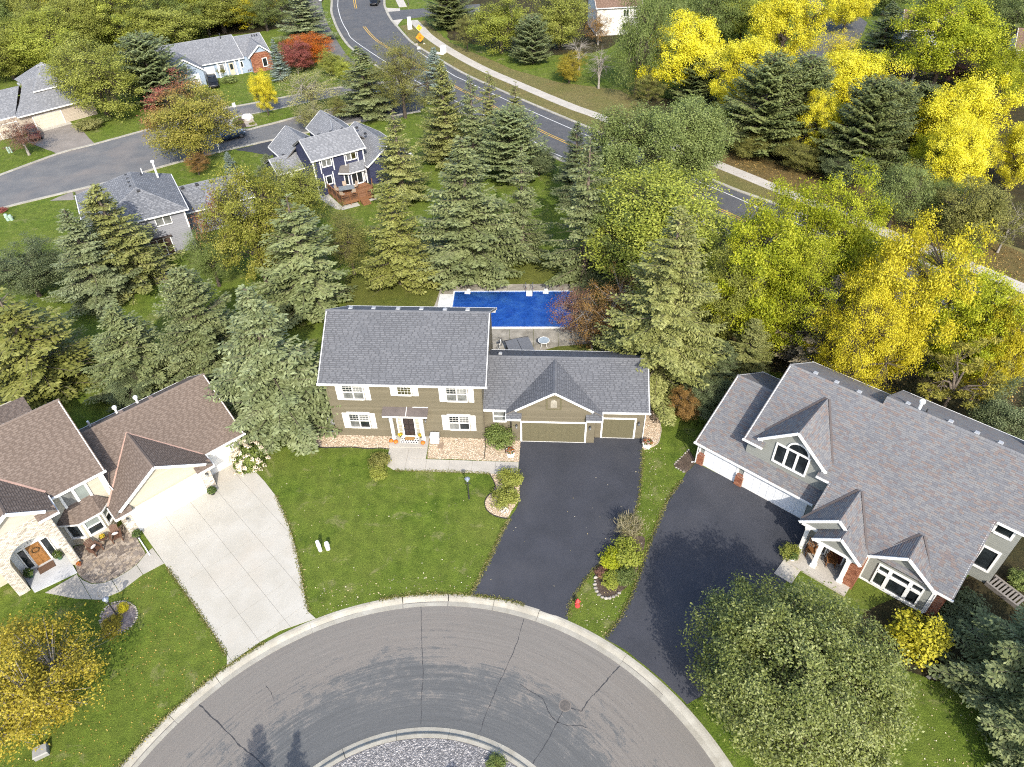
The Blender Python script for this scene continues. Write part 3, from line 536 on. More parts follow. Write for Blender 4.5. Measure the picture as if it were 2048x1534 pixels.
    def window(s, W, s0, s1, z0, z1, cols=2, rows=1, mat=None, fr=0.09, d=0.03, head=False, muntin=(0, 0), trim=None, sash=0.045):
        """framed window: casing, panes, glazing bars"""
        m = MB(); tr = trim or s.trim; D0, D1 = d, d+0.07
        m.wbox(W, s0-fr, s0, z0-fr, z1+fr, D0-0.03, D1); m.wbox(W, s1, s1+fr, z0-fr, z1+fr, D0-0.03, D1); m.wbox(W, s0, s1, z1, z1+fr, D0-0.03, D1); m.wbox(W, s0, s1, z0-fr, z0, D0-0.03, D1+0.03)
        if head: m.wbox(W, s0-fr-0.08, s1+fr+0.08, z1+fr+0.002, z1+fr+0.13, D0-0.03, D1+0.04)
        cw = (s1-s0)/cols; rh = (z1-z0)/rows
        for i in range(1, cols): m.wbox(W, s0+cw*i-sash, s0+cw*i+sash, z0, z1, D0-0.03, D1-0.01)
        for j in range(1, rows): m.wbox(W, s0, s1, z0+rh*j-sash*0.8, z0+rh*j+sash*0.8, D0-0.03, D1-0.014)
        if muntin != (0, 0):
            for i in range(cols):
                a, b = s0+cw*i, s0+cw*(i+1)
                for k in range(1, muntin[0]): x = a+(b-a)*k/muntin[0]; m.wbox(W, x-0.008, x+0.008, z0+(z1-z0)*0.5 if rows == 2 else z0, z1, D0-0.02, D0+0.012)
                for k in range(1, muntin[1]): h = (z0+rh*(rows-1))+rh*k/muntin[1]; m.wbox(W, a, b, h-0.011, h+0.011, D0-0.02, D0+0.0135)
        w_ = m.build('window', tr, s.root)
        for i in range(cols):
            for j in range(rows):
                p = MB(); p.wbox(W, s0+cw*i+0.004, s0+cw*(i+1)-0.004, z0+rh*j+0.004, z0+rh*(j+1)-0.004, D0-0.03, D0+(0.0 if j else 0.004)); p.build('pane', (mat[(i+j*cols) % len(mat)] if isinstance(mat, list) else mat) or GLASS, w_)
        return w_
    def garage_door(s, W, s0, s1, z1, mat, rows=4, cols=4, fr=0.13, tmat=None, z0=0.02, d=0.0):
        f = MB(); f.wbox(W, s0-fr, s0, z0, z1+fr, d-0.01, d+0.07); f.wbox(W, s1, s1+fr, z0, z1+fr, d-0.01, d+0.07); f.wbox(W, s0, s1, z1, z1+fr, d-0.01, d+0.07); f.build('door_casing', tmat or s.trim, s.root)
        b = MB(); b.wbox(W, s0, s1, z0, z1, d-0.05, d+0.031); dr = b.build('garage_door', mat, s.root)
        rh = (z1-z0)/rows; cw = (s1-s0)/cols
        me = None
        for i in range(cols):
            for j in range(rows):
                p = MB(); p.wbox(W, s0+cw*i+0.05, s0+cw*(i+1)-0.05, z0+rh*j+0.045, z0+rh*(j+1)-0.045, d+0.031, d+0.047); p.build('panel', mat, dr)
        g = MB(); g.wbox(W, s0, s1, 0.0, z0+0.03, d+0.02, d+0.06); g.build('door_sill', SOFF, s.root)
    def lantern(s, W, a, z, d=0.03):
        m = MB(); m.wbox(W, a-0.04, a+0.04, z-0.1, z+0.12, d-0.01, d+0.03); m.beam(wp(W, a, d, z+0.08), wp(W, a, d+0.16, z+0.16), 0.025, 0.025)
        c = wp(W, a, d+0.16, 0); m.lathe([(0.02, z+0.2), (0.09, z+0.12), (0.10, z+0.10)], 8, (c[0], c[1], 0)); m.lathe([(0.05, z-0.18), (0.06, z-0.16), (0.06, z-0.14)], 8, (c[0], c[1], 0))
        o = m.build('wall_lantern', DARKM, s.root); g = MB(); g.lathe([(0.055, z-0.14), (0.085, z+0.10)], 8, (c[0], c[1], 0)); g.build('lantern_glass', glass('lantern_glass', (0.25, 0.26, 0.26), 0.1), o)
    def vent(s, x, y, z, mat=None, w_=0.3, rz=0.0, slope=0.0):
        m = MB(); c, q = math.cos(rz), math.sin(rz)
        pts = [(-w_/2, -w_/2), (w_/2, -w_/2), (w_/2, w_/2), (-w_/2, w_/2)]; R_ = lambda k, h: [(x+(a*c-b*q)*k, y+(a*q+b*c)*k, z+h) for a, b in pts]
        m.solid(R_(1, -0.12), R_(1, 0.06)); m.solid(R_(1.06, 0.06), R_(0.8, 0.11)); m.build('roof_vent', mat or VENTM, s.root)
    def pipe(s, x, y, z0, z1, r=0.06, mat=None, capped=False):
        m = MB(); m.tube([(x, y, z0), (x, y, z1)], r, 8)
        if capped: m.lathe([(r*1.9, z1-0.02), (r*1.9, z1+0.12), (r*1.2, z1+0.18)], 10, (x, y, 0))
        m.build('flue_pipe' if capped else 'vent_pipe', mat or WHITE, s.root)
    def downspout(s, pts, mat=None):
        m = MB(); m.tube(pts, 0.045, 4); m.build('downspout', mat or s.trim, s.root)
    def finish(s, body_mat):
        if s.body.f: s.body.build('wall', body_mat, s.root)
        if s.sm.f: s.sm.build('siding', s.sid, s.root, False, 'stuff')
        if s.deck.f:
            r = s.deck.build('roof', plain('roof_deck', (0.12, 0.11, 0.10, 1), 0.9), s.root); s.shm.build('shingles', s.sh, r, False, 'stuff')
        if s.tm.f: s.tm.build('trim', s.trim, s.root)
def gable_wall(h, W, poly, th=0.15, side=True):
    h.body.wpoly(W, poly, -th, 0.0)
    if side: h.siding(W, poly)
def brickface(h, W, s0, s1, z0, z1, mat, parent, d=0.0, bh=0.07, bw=0.21, name='bricks', skip=None):
    m = MB(); z = z0; k = 0
    while z < z1-0.02:
        x = s0-(k % 2)*bw/2; e = min(z+bh-0.012, z1)
        while x < s1:
            a, b = max(x, s0), min(x+bw-0.012, s1)
            if b-a > 0.02 and not (skip and skip((a+b)/2, (z+e)/2)): m.wbox(W, a, b, z, e, d-0.02, d+0.02+h.r.uniform(0, 0.008), h.r.random())
            x += bw
        z += bh; k += 1
    return m.build(name, mat, parent, False, 'stuff')
OLIVE = toned('olive_siding', [(0, (0.116, 0.101, 0.068)), (1, (0.140, 0.122, 0.084))], 0.7, 0.06); OLIVED = plain('olive_paint', (0.110, 0.099, 0.057, 1), 0.6, 0.06); OLIVEW = plain('olive_wall', (0.130, 0.112, 0.075, 1), 0.8)
# ================================================================ olive house in the middle
H = House('olive_house', 'olive green two-storey house with white shutters and a grey roof', FM, SH_GREY, OLIVE, seed=2)
Wf = wall(0, 0, 11.8, 0); Wg = wall(0, -0.16, 30, -0.16); W3_ = wall(0, 0.44, 30, 0.44); We = wall(11.8, 0, 11.8, 9.3); Ww = wall(0, 9.3, 0, 0)
H.body.box(0, 11.8, 0, 9.3, 0, 5.70); gz = 5.8+(4.65+0.4)*0.625
for W in (We, Ww): gable_wall(H, W, [(0, 0), (9.3, 0), (9.3, 5.72), (4.65, gz-0.14), (0, 5.72)])
H.siding(Wf, [(0, 0.12), (11.8, 0.12), (11.8, 5.66), (0, 5.66)]); H.body.box(-0.02, 11.82, -0.02, 9.32, 0, 0.12)
for x in (0.0, 11.8): H.sm.wbox(Wf, x-0.05 if x else -0.012, x+0.012 if x else 0.12, 0.1, 5.66, 0.0, 0.035)
E_ = 5.8
H.roof([(-0.45, -0.4, E_), (12.27, -0.4, E_), (12.27, 4.65, gz), (-0.45, 4.65, gz)]); H.roof([(12.27, 9.7, E_), (-0.45, 9.7, E_), (-0.45, 4.65, gz), (12.27, 4.65, gz)]); H.cap((-0.45, 4.65, gz), (12.27, 4.65, gz))
H.fascia((-0.47, -0.43, E_), (12.29, -0.43, E_), 0.15, 0.09); H.fascia((-0.47, 9.73, E_), (12.29, 9.73, E_), 0.15, 0.09)
for x in (-0.38, 12.2): H.fascia((x, -0.43, E_), (x, 4.65, gz)); H.fascia((x, 9.73, E_), (x, 4.65, gz))
m = MB(); m.box(-0.4, 12.2, -0.4, 0.0, 5.62, 5.68); m.build('soffit', SOFF, H.root); m = MB(); m.box(-0.4, 12.2, 9.3, 9.7, 5.62, 5.68); m.build('soffit', SOFF, H.root)
for x, y in ((1.15, 5.75), (2.97, 5.75), (4.92, 5.7), (6.78, 5.6), (8.65, 5.5), (10.41, 5.5)): H.vent(x, y, gz-(y-4.65)*0.625+0.06, None, 0.32)
# garage wing
H.body.box(11.8, 24.2, 0.44, 7.0, 0, 3.02); H.body.box(14.0, 20.4, -0.16, 0.6, 0, 2.7); ez, ey = 3.13, 0.04; rz_, ry = ez+3.68*0.63, 3.72
H.roof([(11.8, ey, ez), (24.5, ey, ez), (24.5, ry, rz_), (11.8, ry, rz_)]); H.roof([(24.5, 7.4, ez), (11.8, 7.4, ez), (11.8, ry, rz_), (24.5, ry, rz_)]); H.cap((11.85, ry, rz_), (24.5, ry, rz_))
gx, ga = 17.25, 5.35; gs = 0.61; gb = ey+(ga-ez)/0.63
for sg, ex in ((-1, 13.6), (1, 20.9)):
    H.roof([(ex, -0.40, ga-gs*abs(ex-gx)), (ex, ey, ga-gs*abs(ex-gx)), (gx, gb, ga), (gx, -0.40, ga)])
H.cap((gx, -0.4, ga), (gx, gb, ga))
for a, b in ((13.6, 14.78), (19.66, 20.9)): H.roof([(a, -0.56, 2.75), (b, -0.56, 2.75), (b, -0.02, 3.09), (a, -0.02, 3.09)], None, 0.06)
gable_wall(H, Wg, [(14.0, 0.0), (20.4, 0.0), (20.4, 2.72), (14.0, 2.72)]); gable_wall(H, Wg, [(14.45, 2.72), (20.05, 2.72), (20.05, 3.55), (gx, ga-0.12), (14.45, 3.55)])
gable_wall(H, W3_, [(20.4, 0.0), (24.2, 0.0), (24.2, 3.0), (20.4, 3.0)]); gable_wall(H, W3_, [(11.8, 0.0), (14.0, 0.0), (14.0, 3.0), (11.8, 3.0)]); gable_wall(H, wall(24.2, 0.44, 24.2, 7.0), [(0, 0), (6.56, 0), (6.56, 3.02), (3.28, 5.2), (0, 3.02)])
for W in (wall(14.0, 0.6, 14.0, -0.16), wall(20.4, -0.16, 20.4, 0.6)): H.siding(W, [(0, 0), (0.76, 0), (0.76, 2.7), (0, 2.7)])
H.fascia((20.9, 0.0, ez), (24.55, 0.0, ez), 0.13, 0.09); H.fascia((11.85, 0.0, ez), (13.6, 0.0, ez), 0.13, 0.09); H.fascia((11.9, 7.44, ez), (24.0, 7.44, ez), 0.13, 0.09)
H.fascia((24.42, ey, ez), (24.42, ry, rz_)); H.fascia((24.42, 7.4, ez), (24.42, ry, rz_))
for sg, ex in ((-1, 14.3), (1, 20.2)): H.fascia((gx, -0.43, ga+0.01), (ex, -0.43, ga-gs*abs(ex-gx)), 0.16)
for a, b in ((13.55, 14.75), (19.7, 20.95)): H.fascia((a, -0.6, 2.75), (b, -0.6, 2.75), 0.12, 0.09)
H.fascia((13.57, -0.58, 2.75), (13.57, 0.0, 3.1), 0.12); H.fascia((20.93, -0.58, 2.75), (20.93, 0.0, 3.1), 0.12)
for x, y in ((12.9, 4.55), (11.98, 4.4)): H.vent(x, y, rz_-(y-ry)*0.63+0.06, None if x > 12.5 else DARKM, 0.28)
H.garage_door(Wg, 14.79, 19.64, 2.08, OLIVED, 4, 8); H.garage_door(W3_, 21.04, 23.46, 2.06, OLIVED, 4, 4)
for W, a in ((Wg, 14.38), (Wg, 20.03), (W3_, 23.8)): H.lantern(W, a, 1.74)
# arched gable vent
m = MB()
for p in ((16.62, 16.74, 3.45, 4.72), (17.68, 17.80, 3.45, 4.72), (16.74, 17.68, 3.45, 3.55), (16.74, 17.68, 4.62, 4.72)): m.wbox(Wg, *p, 0.0, 0.06)
gv = m.build('gable_vent', OLIVED, H.root); m = MB(); m.wpoly(Wg, [(16.97, 3.68), (17.45, 3.68), (17.45, 4.2)]+[(17.21+0.24*math.cos(a), 4.2+0.24*math.sin(a)) for a in [PI*k/8 for k in range(1, 8)]]+[(16.97, 4.2)], 0.0, 0.045); m.build('louvre_panel', plain('vent_grey', (0.30, 0.28, 0.23, 1), 0.7), gv)
m = MB()
for k in range(7): m.wbox(Wg, 16.99, 17.43, 3.72+k*0.075, 3.74+k*0.075, 0.045, 0.06)
m.build('louvre', plain('vent_grey_dark', (0.22, 0.2, 0.16, 1), 0.7), gv)
# windows and shutters
def shutter(a, b, z0, z1):
    m = MB(); m.wbox(Wf, a, b, z0, z1, 0.015, 0.05); o = m.build('shutter', WHITE, H.root); m = MB()
    for c, d_ in ((z0+0.08, (z0+z1)/2-0.04), ((z0+z1)/2+0.04, z1-0.08)): m.wbox(Wf, a+0.06, b-0.06, c, d_, 0.05, 0.062)
    m.build('shutter_panel', WHITE, o)
for s0, s1, z0, z1, sh in ((1.26, 2.78, 4.02, 5.36, ((0.72, 1.13), (2.91, 3.32))), (9.16, 10.66, 4.02, 5.36, ((8.58, 9.03), (10.79, 11.2))), (1.30, 2.80, 1.02, 2.40, ((0.75, 1.17), (2.93, 3.34))), (9.16, 10.66, 1.02, 2.40, ((8.58, 9.03), (10.79, 11.2)))):
    H.window(Wf, s0, s1, z0, z1, 2, 2, [GLASSC, GLASSC, GLASS, GLASSC] if z0 > 3 else [GLASSC, GLASS, GLASS, GLASSC], 0.085, 0.03, z0 < 3, (3, 3), SOFF)
    for a, b in sh: shutter(a, b, z0-0.12, z1+0.1)
H.window(Wf, 5.46, 6.46, 4.55, 5.36, 1, 1, GLASSB, 0.09, 0.03, False, (4, 3))
for a, b in ((4.90, 5.33), (6.59, 7.02)): shutter(a, b, 4.42, 5.46)
H.window(W3_, 12.6, 13.5, 1.62, 2.6, 1, 2, GLASSC, 0.09, 0.03)
# entrance: door, side lights, canopy on two posts
m = MB(); m.box(4.38, 7.42, -1.25, 0.0, -0.05, 0.12); m.build('porch_step', WALKC, H.root)
m = MB()
for p in ((4.98, 5.08), (5.38, 5.48), (6.34, 6.44), (6.74, 6.84)): m.wbox(Wf, *p, 0.12, 2.2, 0.0, 0.09)
m.wbox(Wf, 4.98, 6.84, 2.2, 2.34, 0.0, 0.1); m.wbox(Wf, 4.98, 6.84, 0.12, 0.2, 0.0, 0.12); m.build('door_frame', WHITE, H.root)
d = MB(); d.wbox(Wf, 5.48, 6.34, 0.2, 2.2, 0.0, 0.05); dr = d.build('door', plain('black_door', (0.018, 0.014, 0.013, 1), 0.35), H.root)
m = MB()
for a, b in ((5.56, 5.87), (5.95, 6.26)):
    for z0, z1 in ((0.3, 0.8), (0.9, 1.35), (1.45, 2.08)): m.wbox(Wf, a, b, z0, z1, 0.05, 0.065)
m.build('door_panel', plain('black_door_panel', (0.03, 0.022, 0.02, 1), 0.3), dr); m = MB(); m.ball(wp(Wf, 5.56, 0.09, 1.1), 0.035); m.build('door_handle', plain('brass', (0.5, 0.35, 0.12, 1), 0.3, 0.1, 3, 1.0), dr)
for a, b in ((5.08, 5.38), (6.44, 6.74)):
    m = MB(); m.wbox(Wf, a, b, 0.2, 2.2, 0.0, 0.03); p = m.build('side_light', glass('leaded_glass', (0.34, 0.32, 0.26), 0.15, 0.3), H.root); m = MB()
    for k in range(1, 5): m.wbox(Wf, a, b, 0.2+k*0.4-0.01, 0.2+k*0.4+0.01, 0.03, 0.04)
    m.build('lead_bar', SOFF, p)
m = MB(); m.solid([(4.12, -0.72, 2.72), (7.58, -0.72, 2.72), (7.58, 0, 2.98), (4.12, 0, 2.98)], [(4.12, -0.72, 2.92), (7.58, -0.72, 2.92), (7.58, 0, 3.2), (4.12, 0, 3.2)]); cp = m.build('porch_canopy', WHITE, H.root)
m = MB(); m.solid([(4.08, -0.76, 2.925), (7.62, -0.76, 2.925), (7.62, 0, 3.205), (4.08, 0, 3.205)], [(4.08, -0.76, 2.955), (7.62, -0.76, 2.955), (7.62, 0, 3.24), (4.08, 0, 3.24)]); m.build('canopy_roof', plain('brown_membrane', (0.105, 0.088, 0.08, 1), 0.8, 0.25, 1.5), cp)
m = MB(); m.beam((5.95, -0.76, 2.97), (5.95, 0, 3.25), 0.05, 0.03); m.beam((6.4, -0.03, 3.26), (7.6, -0.03, 3.26), 0.06, 0.04); m.build('flashing', SOFF, cp)
for x in (4.66, 7.02):
    m = MB(); m.box(x-0.11, x+0.11, -0.47, -0.25, 0.12, 2.75); m.box(x-0.15, x+0.15, -0.51, -0.21, 0.12, 0.3); m.box(x-0.15, x+0.15, -0.51, -0.21, 2.6, 2.72); m.build('porch_post', WHITE, H.root)
H.lantern(Wf, 4.45, 2.1); H.lantern(Wf, 7.3, 2.0)
H.downspout([(-0.3, -0.42, 5.6), (-0.1, -0.06, 5.4), (-0.06, -0.06, 5.3)]); H.downspout([(11.86, -0.06, 2.9), (11.86, -0.06, 0.15), (11.95, -0.5, 0.06), (11.95, -2.2, 0.04)], plain('brown_downspout', (0.10, 0.085, 0.06, 1), 0.6)); H.downspout([(24.35, 0.0, 3.0), (24.22, 0.38, 2.8), (24.22, 0.38, 0.1)])
m = MB(); m.box(1.2, 1.35, -0.0, 0.03, 0.4, 0.7); m.build('meter_box', plain('grey_box', (0.3, 0.31, 0.31, 1), 0.6), H.root)
H.finish(OLIVEW)

# ================================================================ tan house on the left
TAN = toned('cream_siding', [(0, (0.38, 0.35, 0.275)), (1, (0.42, 0.39, 0.31))], 0.7, 0.05); TANW = plain('cream_wall', (0.41, 0.37, 0.275, 1), 0.8)
STONE = toned('white_washed_stone', [(0, (0.30, 0.26, 0.21)), (0.3, (0.44, 0.40, 0.34)), (1, (0.58, 0.55, 0.48))], 0.9, 0.15); MORT = plain('pale_mortar', (0.42, 0.39, 0.33, 1), 0.95)
H = House('tan_house', 'cream house with brown roof, arched stone entrance and white garage doors', FL, SH_BROWN, TAN, seed=3, gapw=(0.10, 0.24), lap=0.15, course=0.15, tab=(0.2, 0.4))
K = 0.667
# garage wing
H.body.box(-0.3, 8.85, 1.32, 9.8, 0, 2.48); H.body.box(-0.72, 5.7, 0.02, 1.4, 0, 2.5); e0, y0_ = 2.56, 0.88; rr = (y0_+10.22)/2; rz_ = e0+(rr-y0_)*K
H.roof([(-0.3, y0_, e0), (9.15, y0_, e0), (9.15, rr, rz_), (-0.3, rr, rz_)]); H.roof([(9.15, 10.22, e0), (-0.3, 10.22, e0), (-0.3, rr, rz_), (9.15, rr, rz_)]); H.cap((-0.3, rr, rz_), (9.15, rr, rz_))
gx, ga, gs = 2.46, 4.86, 0.655; gb = y0_+(ga-e0)/K
for ex in (-1.05, 5.97): H.roof([(ex, -0.32, ga-gs*abs(ex-gx)), (ex, y0_, ga-gs*abs(ex-gx)), (gx, gb, ga), (gx, -0.32, ga)])
H.cap((gx, -0.32, ga), (gx, gb, ga))
PINK = plain('copper_pink_flashing', (0.36, 0.235, 0.185, 1), 0.55, 0.1)
m = MB(); m.beam((gx, gb+0.05, ga+0.03), (-1.0, y0_+0.05, e0+0.06), 0.14, 0.03); m.beam((gx, gb+0.05, ga+0.03), (5.9, y0_+0.05, e0+0.06), 0.14, 0.03); m.build('valley_flashing', PINK, H.root)
for a, b in ((-1.05, 0.12), (4.75, 5.97)): H.roof([(a, -0.44, 2.44), (b, -0.44, 2.44), (b, 0.06, 2.77), (a, 0.06, 2.77)], None, 0.05)
Wg = wall(0, 0.02, 6, 0.02); gable_wall(H, Wg, [(-0.72, 2.0), (5.7, 2.0), (5.7, 2.5), (-0.72, 2.5)]); gable_wall(H, Wg, [(-0.3, 2.5), (5.3, 2.5), (5.3, 2.95), (gx, ga-0.1), (-0.3, 2.95)])
for ex in (-0.62, 5.55): H.fascia((gx, -0.35, ga+0.02), (ex, -0.35, ga-gs*abs(ex-gx)), 0.2, 0.05)
H.fascia((-1.1, -0.47, 2.45), (6.02, -0.47, 2.45), 0.14, 0.1); H.fascia((6.0, 0.84, e0), (9.2, 0.84, e0), 0.13, 0.09); H.fascia((-0.3, 10.26, e0), (9.2, 10.26, e0), 0.13, 0.1)
H.fascia((9.07, y0_, e0), (9.07, rr, rz_)); H.fascia((9.07, 10.22, e0), (9.07, rr, rz_)); H.fascia((-1.08, -0.45, 2.45), (-1.08, y0_, e0), 0.13, 0.09); H.fascia((6.0, -0.45, 2.45), (6.0, y0_, e0), 0.13, 0.09)
H.garage_door(Wg, 0.0, 4.87, 2.08, WHITE, 4, 8, 0.1); W3_ = wall(0, 1.32, 9, 1.32); H.siding(W3_, [(5.7, 0), (8.85, 0), (8.85, 2.48), (5.7, 2.48)]); H.garage_door(W3_, 6.05, 8.45, 2.08, WHITE, 4, 4, 0.1)
H.siding(wall(8.85, 1.32, 8.85, 9.8), [(0, 0), (8.48, 0), (8.48, 2.48), (4.24, 5.3), (0, 2.48)]); H.siding(wall(5.7, 0.02, 5.7, 1.32), [(0, 0), (1.3, 0), (1.3, 2.5), (0, 2.5)]); H.siding(wall(-0.72, 1.4, -0.72, 0.02), [(0, 0), (1.38, 0), (1.38, 2.5), (0, 2.5)])
for a, b in ((-0.72, -0.13), (5.0, 5.7)): brickface(H, Wg, a, b, 0, 2.05, STONE, H.root, 0.0, 0.10, 0.26, 'stone_facing'); H.lantern(Wg, (a+b)/2, 1.65, 0.04)
for x, y in ((3.0, 6.4), (5.2, 6.35), (1.1, 6.6)): H.vent(x, y, rz_-(y-rr)*K+0.05, plain('brown_vent', (0.16, 0.12, 0.10, 1), 0.6), 0.3)
for x, y in ((0.9, 7.6), (2.9, 7.9), (4.5, 8.1)): H.pipe(x, y, rz_-(y-rr)*K-0.2, rz_-(y-rr)*K+0.55, 0.09, WHITE, x > 2)
# two-storey part
H.body.box(-15, -0.32, 2.0, 11.1, 0, 4.92); e0, y0_ = 5.0, 1.6; rr = 6.55; rz_ = e0+(rr-y0_)*K
H.roof([(-15, y0_, e0), (0.0, y0_, e0), (0.0, rr, rz_), (-15, rr, rz_)]); H.roof([(0.0, 11.5, e0), (-15, 11.5, e0), (-15, rr, rz_), (0.0, rr, rz_)]); H.cap((-15, rr, rz_), (0, rr, rz_))
H.fascia((-3.5, 1.56, e0), (0.04, 1.56, e0), 0.15, 0.1); H.fascia((-15, 11.54, e0), (0.04, 11.54, e0), 0.15, 0.1); H.fascia((-0.08, 1.6, e0), (-0.08, rr, rz_)); H.fascia((-0.08, 11.5, e0), (-0.08, rr, rz_))
Wu = wall(-15, 2.0, -0.32, 2.0); S0 = 15.0; H.siding(Wu, [(0.5, 0), (14.68, 0), (14.68, 4.9), (0.5, 4.9)]); gable_wall(H, wall(-0.32, 2.0, -0.32, 11.1), [(0, 0), (9.1, 0), (9.1, 4.95), (4.55, rz_-0.15), (0, 4.95)])
m = MB(); m.wbox(Wu, 14.45, 14.70, 2.6, 4.9, 0.0, 0.05); m.build('corner_board', WHITE, H.root); H.downspout([(-0.25, 1.62, 4.85), (-0.25, 1.9, 4.6), (-0.25, 1.9, 3.4), (-0.2, 1.5, 3.2)])
H.window(Wu, S0-2.95, S0-1.50, 3.27, 4.52, 2, 1, [GLASSC, GLASSG], 0.16, 0.03, False, (0, 0), None, 0.09)
# bay window with its own hipped roof
bay = [(-3.80, 2.0), (-2.88, 1.26), (-1.62, 1.26), (-0.85, 2.0)]; H.body.prism(ccw(bay), 0, 2.4)
for (a, b), gm in zip(((bay[0], bay[1]), (bay[1], bay[2]), (bay[2], bay[3])), (GLASS, GLASSG, GLASSG)):
    W = wall(*a, *b); L_ = math.hypot(b[0]-a[0], b[1]-a[1]); H.siding(W, [(0, 0), (L_, 0), (L_, 2.4), (0, 2.4)]); H.window(W, 0.2, L_-0.2, 0.85, 2.15, 1, 1 if gm is GLASS else 2, [GLASS, gm], 0.13, 0.03)
ev = [(-4.1, 1.86), (-2.98, 0.95), (-1.5, 0.95), (-0.62, 1.72)]; tp = [(-3.05, 2.0, 3.42), (-1.45, 2.0, 3.42)]
H.roof([(*ev[0], 2.46), (*ev[1], 2.46), tp[0]]); H.roof([(*ev[1], 2.46), (*ev[2], 2.46), tp[1], tp[0]]); H.roof([(*ev[2], 2.46), (*ev[3], 2.46), tp[1]])
for a, b in zip(ev[:-1], ev[1:]): H.fascia((*a, 2.47), (*b, 2.47), 0.13, 0.08)
# entrance gable, stone faced with an arch
cx_, ga, gs = -5.84, 6.86, 0.68; gb = y0_+(ga-e0)/K
for ex in (-8.14, -3.54): H.roof([(ex, 0.0, ga-gs*2.3), (ex, y0_+(ga-gs*2.3-e0)/K, ga-gs*2.3), (cx_, gb, ga), (cx_, 0.0, ga)])
H.cap((cx_, 0.0, ga), (cx_, gb, ga)); m = MB(); m.beam((cx_, gb+0.05, ga+0.03), (-3.5, y0_+0.4, e0+0.33), 0.14, 0.03); m.build('valley_flashing', PINK, H.root)
for ex in (-7.6, -4.05): H.fascia((cx_, -0.03, ga+0.02), (ex, -0.03, ga-gs*abs(ex-cx_)), 0.22, 0.06)
H.roof([(-4.7, -0.05, 5.12), (-3.5, -0.05, 5.12), (-3.5, 0.4, 5.42), (-4.7, 0.4, 5.42)], None, 0.05); H.fascia((-4.7, -0.08, 5.12), (-3.45, -0.08, 5.12), 0.14, 0.1); H.fascia((-3.5, -0.06, 5.12), (-3.5, 1.6, 5.3), 0.14, 0.1)
m = MB(); Wa = wall(-10, 0.33, 0, 0.33); ax, ar, az = 10-5.88, 1.34, 2.55; out = [(2.1, 0), (2.78, 0)]
m.wbox(Wa, 2.1, ax-ar, 0, az, -0.4, 0.0); m.wbox(Wa, ax+ar, 5.95, 0, az, -0.4, 0.0); N_ = 14
top = lambda s_: min(5.3, 99)
arch = [(ax-ar*math.cos(PI*k/N_), az+ar*math.sin(PI*k/N_)) for k in range(N_+1)]
for k in range(N_):
    a, b = arch[k], arch[k+1]; m.wpoly(Wa, [a, b, (b[0], 5.2), (a[0], 5.2)], -0.4, 0.0)
m.wbox(Wa, 2.1, ax-ar, az, 5.2, -0.4, 0.0); m.wbox(Wa, ax+ar, 5.95, az, 5.2, -0.4, 0.0); m.wpoly(Wa, [(2.1, 5.2), (5.95, 5.2), (10+cx_, ga-0.15)], -0.4, 0.0); m.build('entrance_wall', MORT, H.root)
sk = lambda s_, z: (z < az and abs(s_-ax) < ar+0.1) or (z >= az and math.hypot(s_-ax, z-az) < ar+0.06) or (z > 5.2 and z > ga-0.3-gs*abs(s_-10-cx_)) or (z > 5.3)
brickface(H, Wa, 2.1, 5.95, 0, 6.6, STONE, H.root, 0.0, 0.085, 0.17, 'stone_facing', sk); brickface(H, wall(-4.05, 0.33, -4.05, 2.0), 0, 1.65, 0, 5.1, STONE, H.root, 0.0, 0.085, 0.17, 'stone_facing')
H.body.box(-4.54, -4.07, 0.73, 2.0, 0, 5.0); H.body.box(-7.9, -7.22, 0.73, 2.0, 0, 5.0); H.body.box(-7.22, -4.54, 0.73, 2.0, 4.05, 5.0)
Wd = wall(-10, 1.9, 0, 1.9); m = MB(); m.wbox(Wd, 2.7, 5.5, 0, 4.05, -0.1, 0.0); m.build('entrance_panel', WHITE, H.root)
d = MB(); d.wbox(Wd, 3.76, 4.56, 0.12, 2.06, 0.0, 0.05); dr = d.build('door', plain('oak_door', (0.24, 0.115, 0.035, 1), 0.4, 0.35, 5.0), H.root)
m = MB()
for a, b in ((3.84, 4.12), (4.2, 4.48)):
    for z0, z1 in ((0.25, 0.85), (0.95, 1.9)): m.wbox(Wd, a, b, z0, z1, 0.05, 0.07)
m.build('door_panel', plain('oak_panel', (0.27, 0.13, 0.045, 1), 0.4, 0.35, 5.0), dr)
m = MB(); m.tube([wp(Wd, 4.16+0.22*math.cos(2*PI*k/12), 0.1, 1.55+0.22*math.sin(2*PI*k/12)) for k in range(13)], 0.05, 5); m.build('wreath', plain('dry_wreath', (0.10, 0.055, 0.02, 1), 0.9, 0.5, 20.0), dr)
for a, b in ((3.26, 3.62), (4.70, 5.06)): H.window(Wd, a, b, 0.25, 2.06, 1, 1, GLASS, 0.06, 0.0)
for a, b, z1 in ((3.16, 3.78, 3.35), (3.88, 4.44, 3.72), (4.54, 5.14, 3.40)):
    f = MB(); f.wpoly(Wd, [(a, 2.62), (b, 2.62), (b, z1-0.15 if b > 4.5 else z1), (a, z1 if a > 3.5 else z1-0.3)], 0.0, 0.02); f.build('transom_pane', GLASS, H.root)
m = MB(); m.wbox(Wd, 3.2, 5.1, 2.1, 2.22, 0.0, 0.06); m.wbox(Wd, 3.1, 5.2, 2.54, 2.62, 0.0, 0.08); m.build('transom_bar', WHITE, H.root)
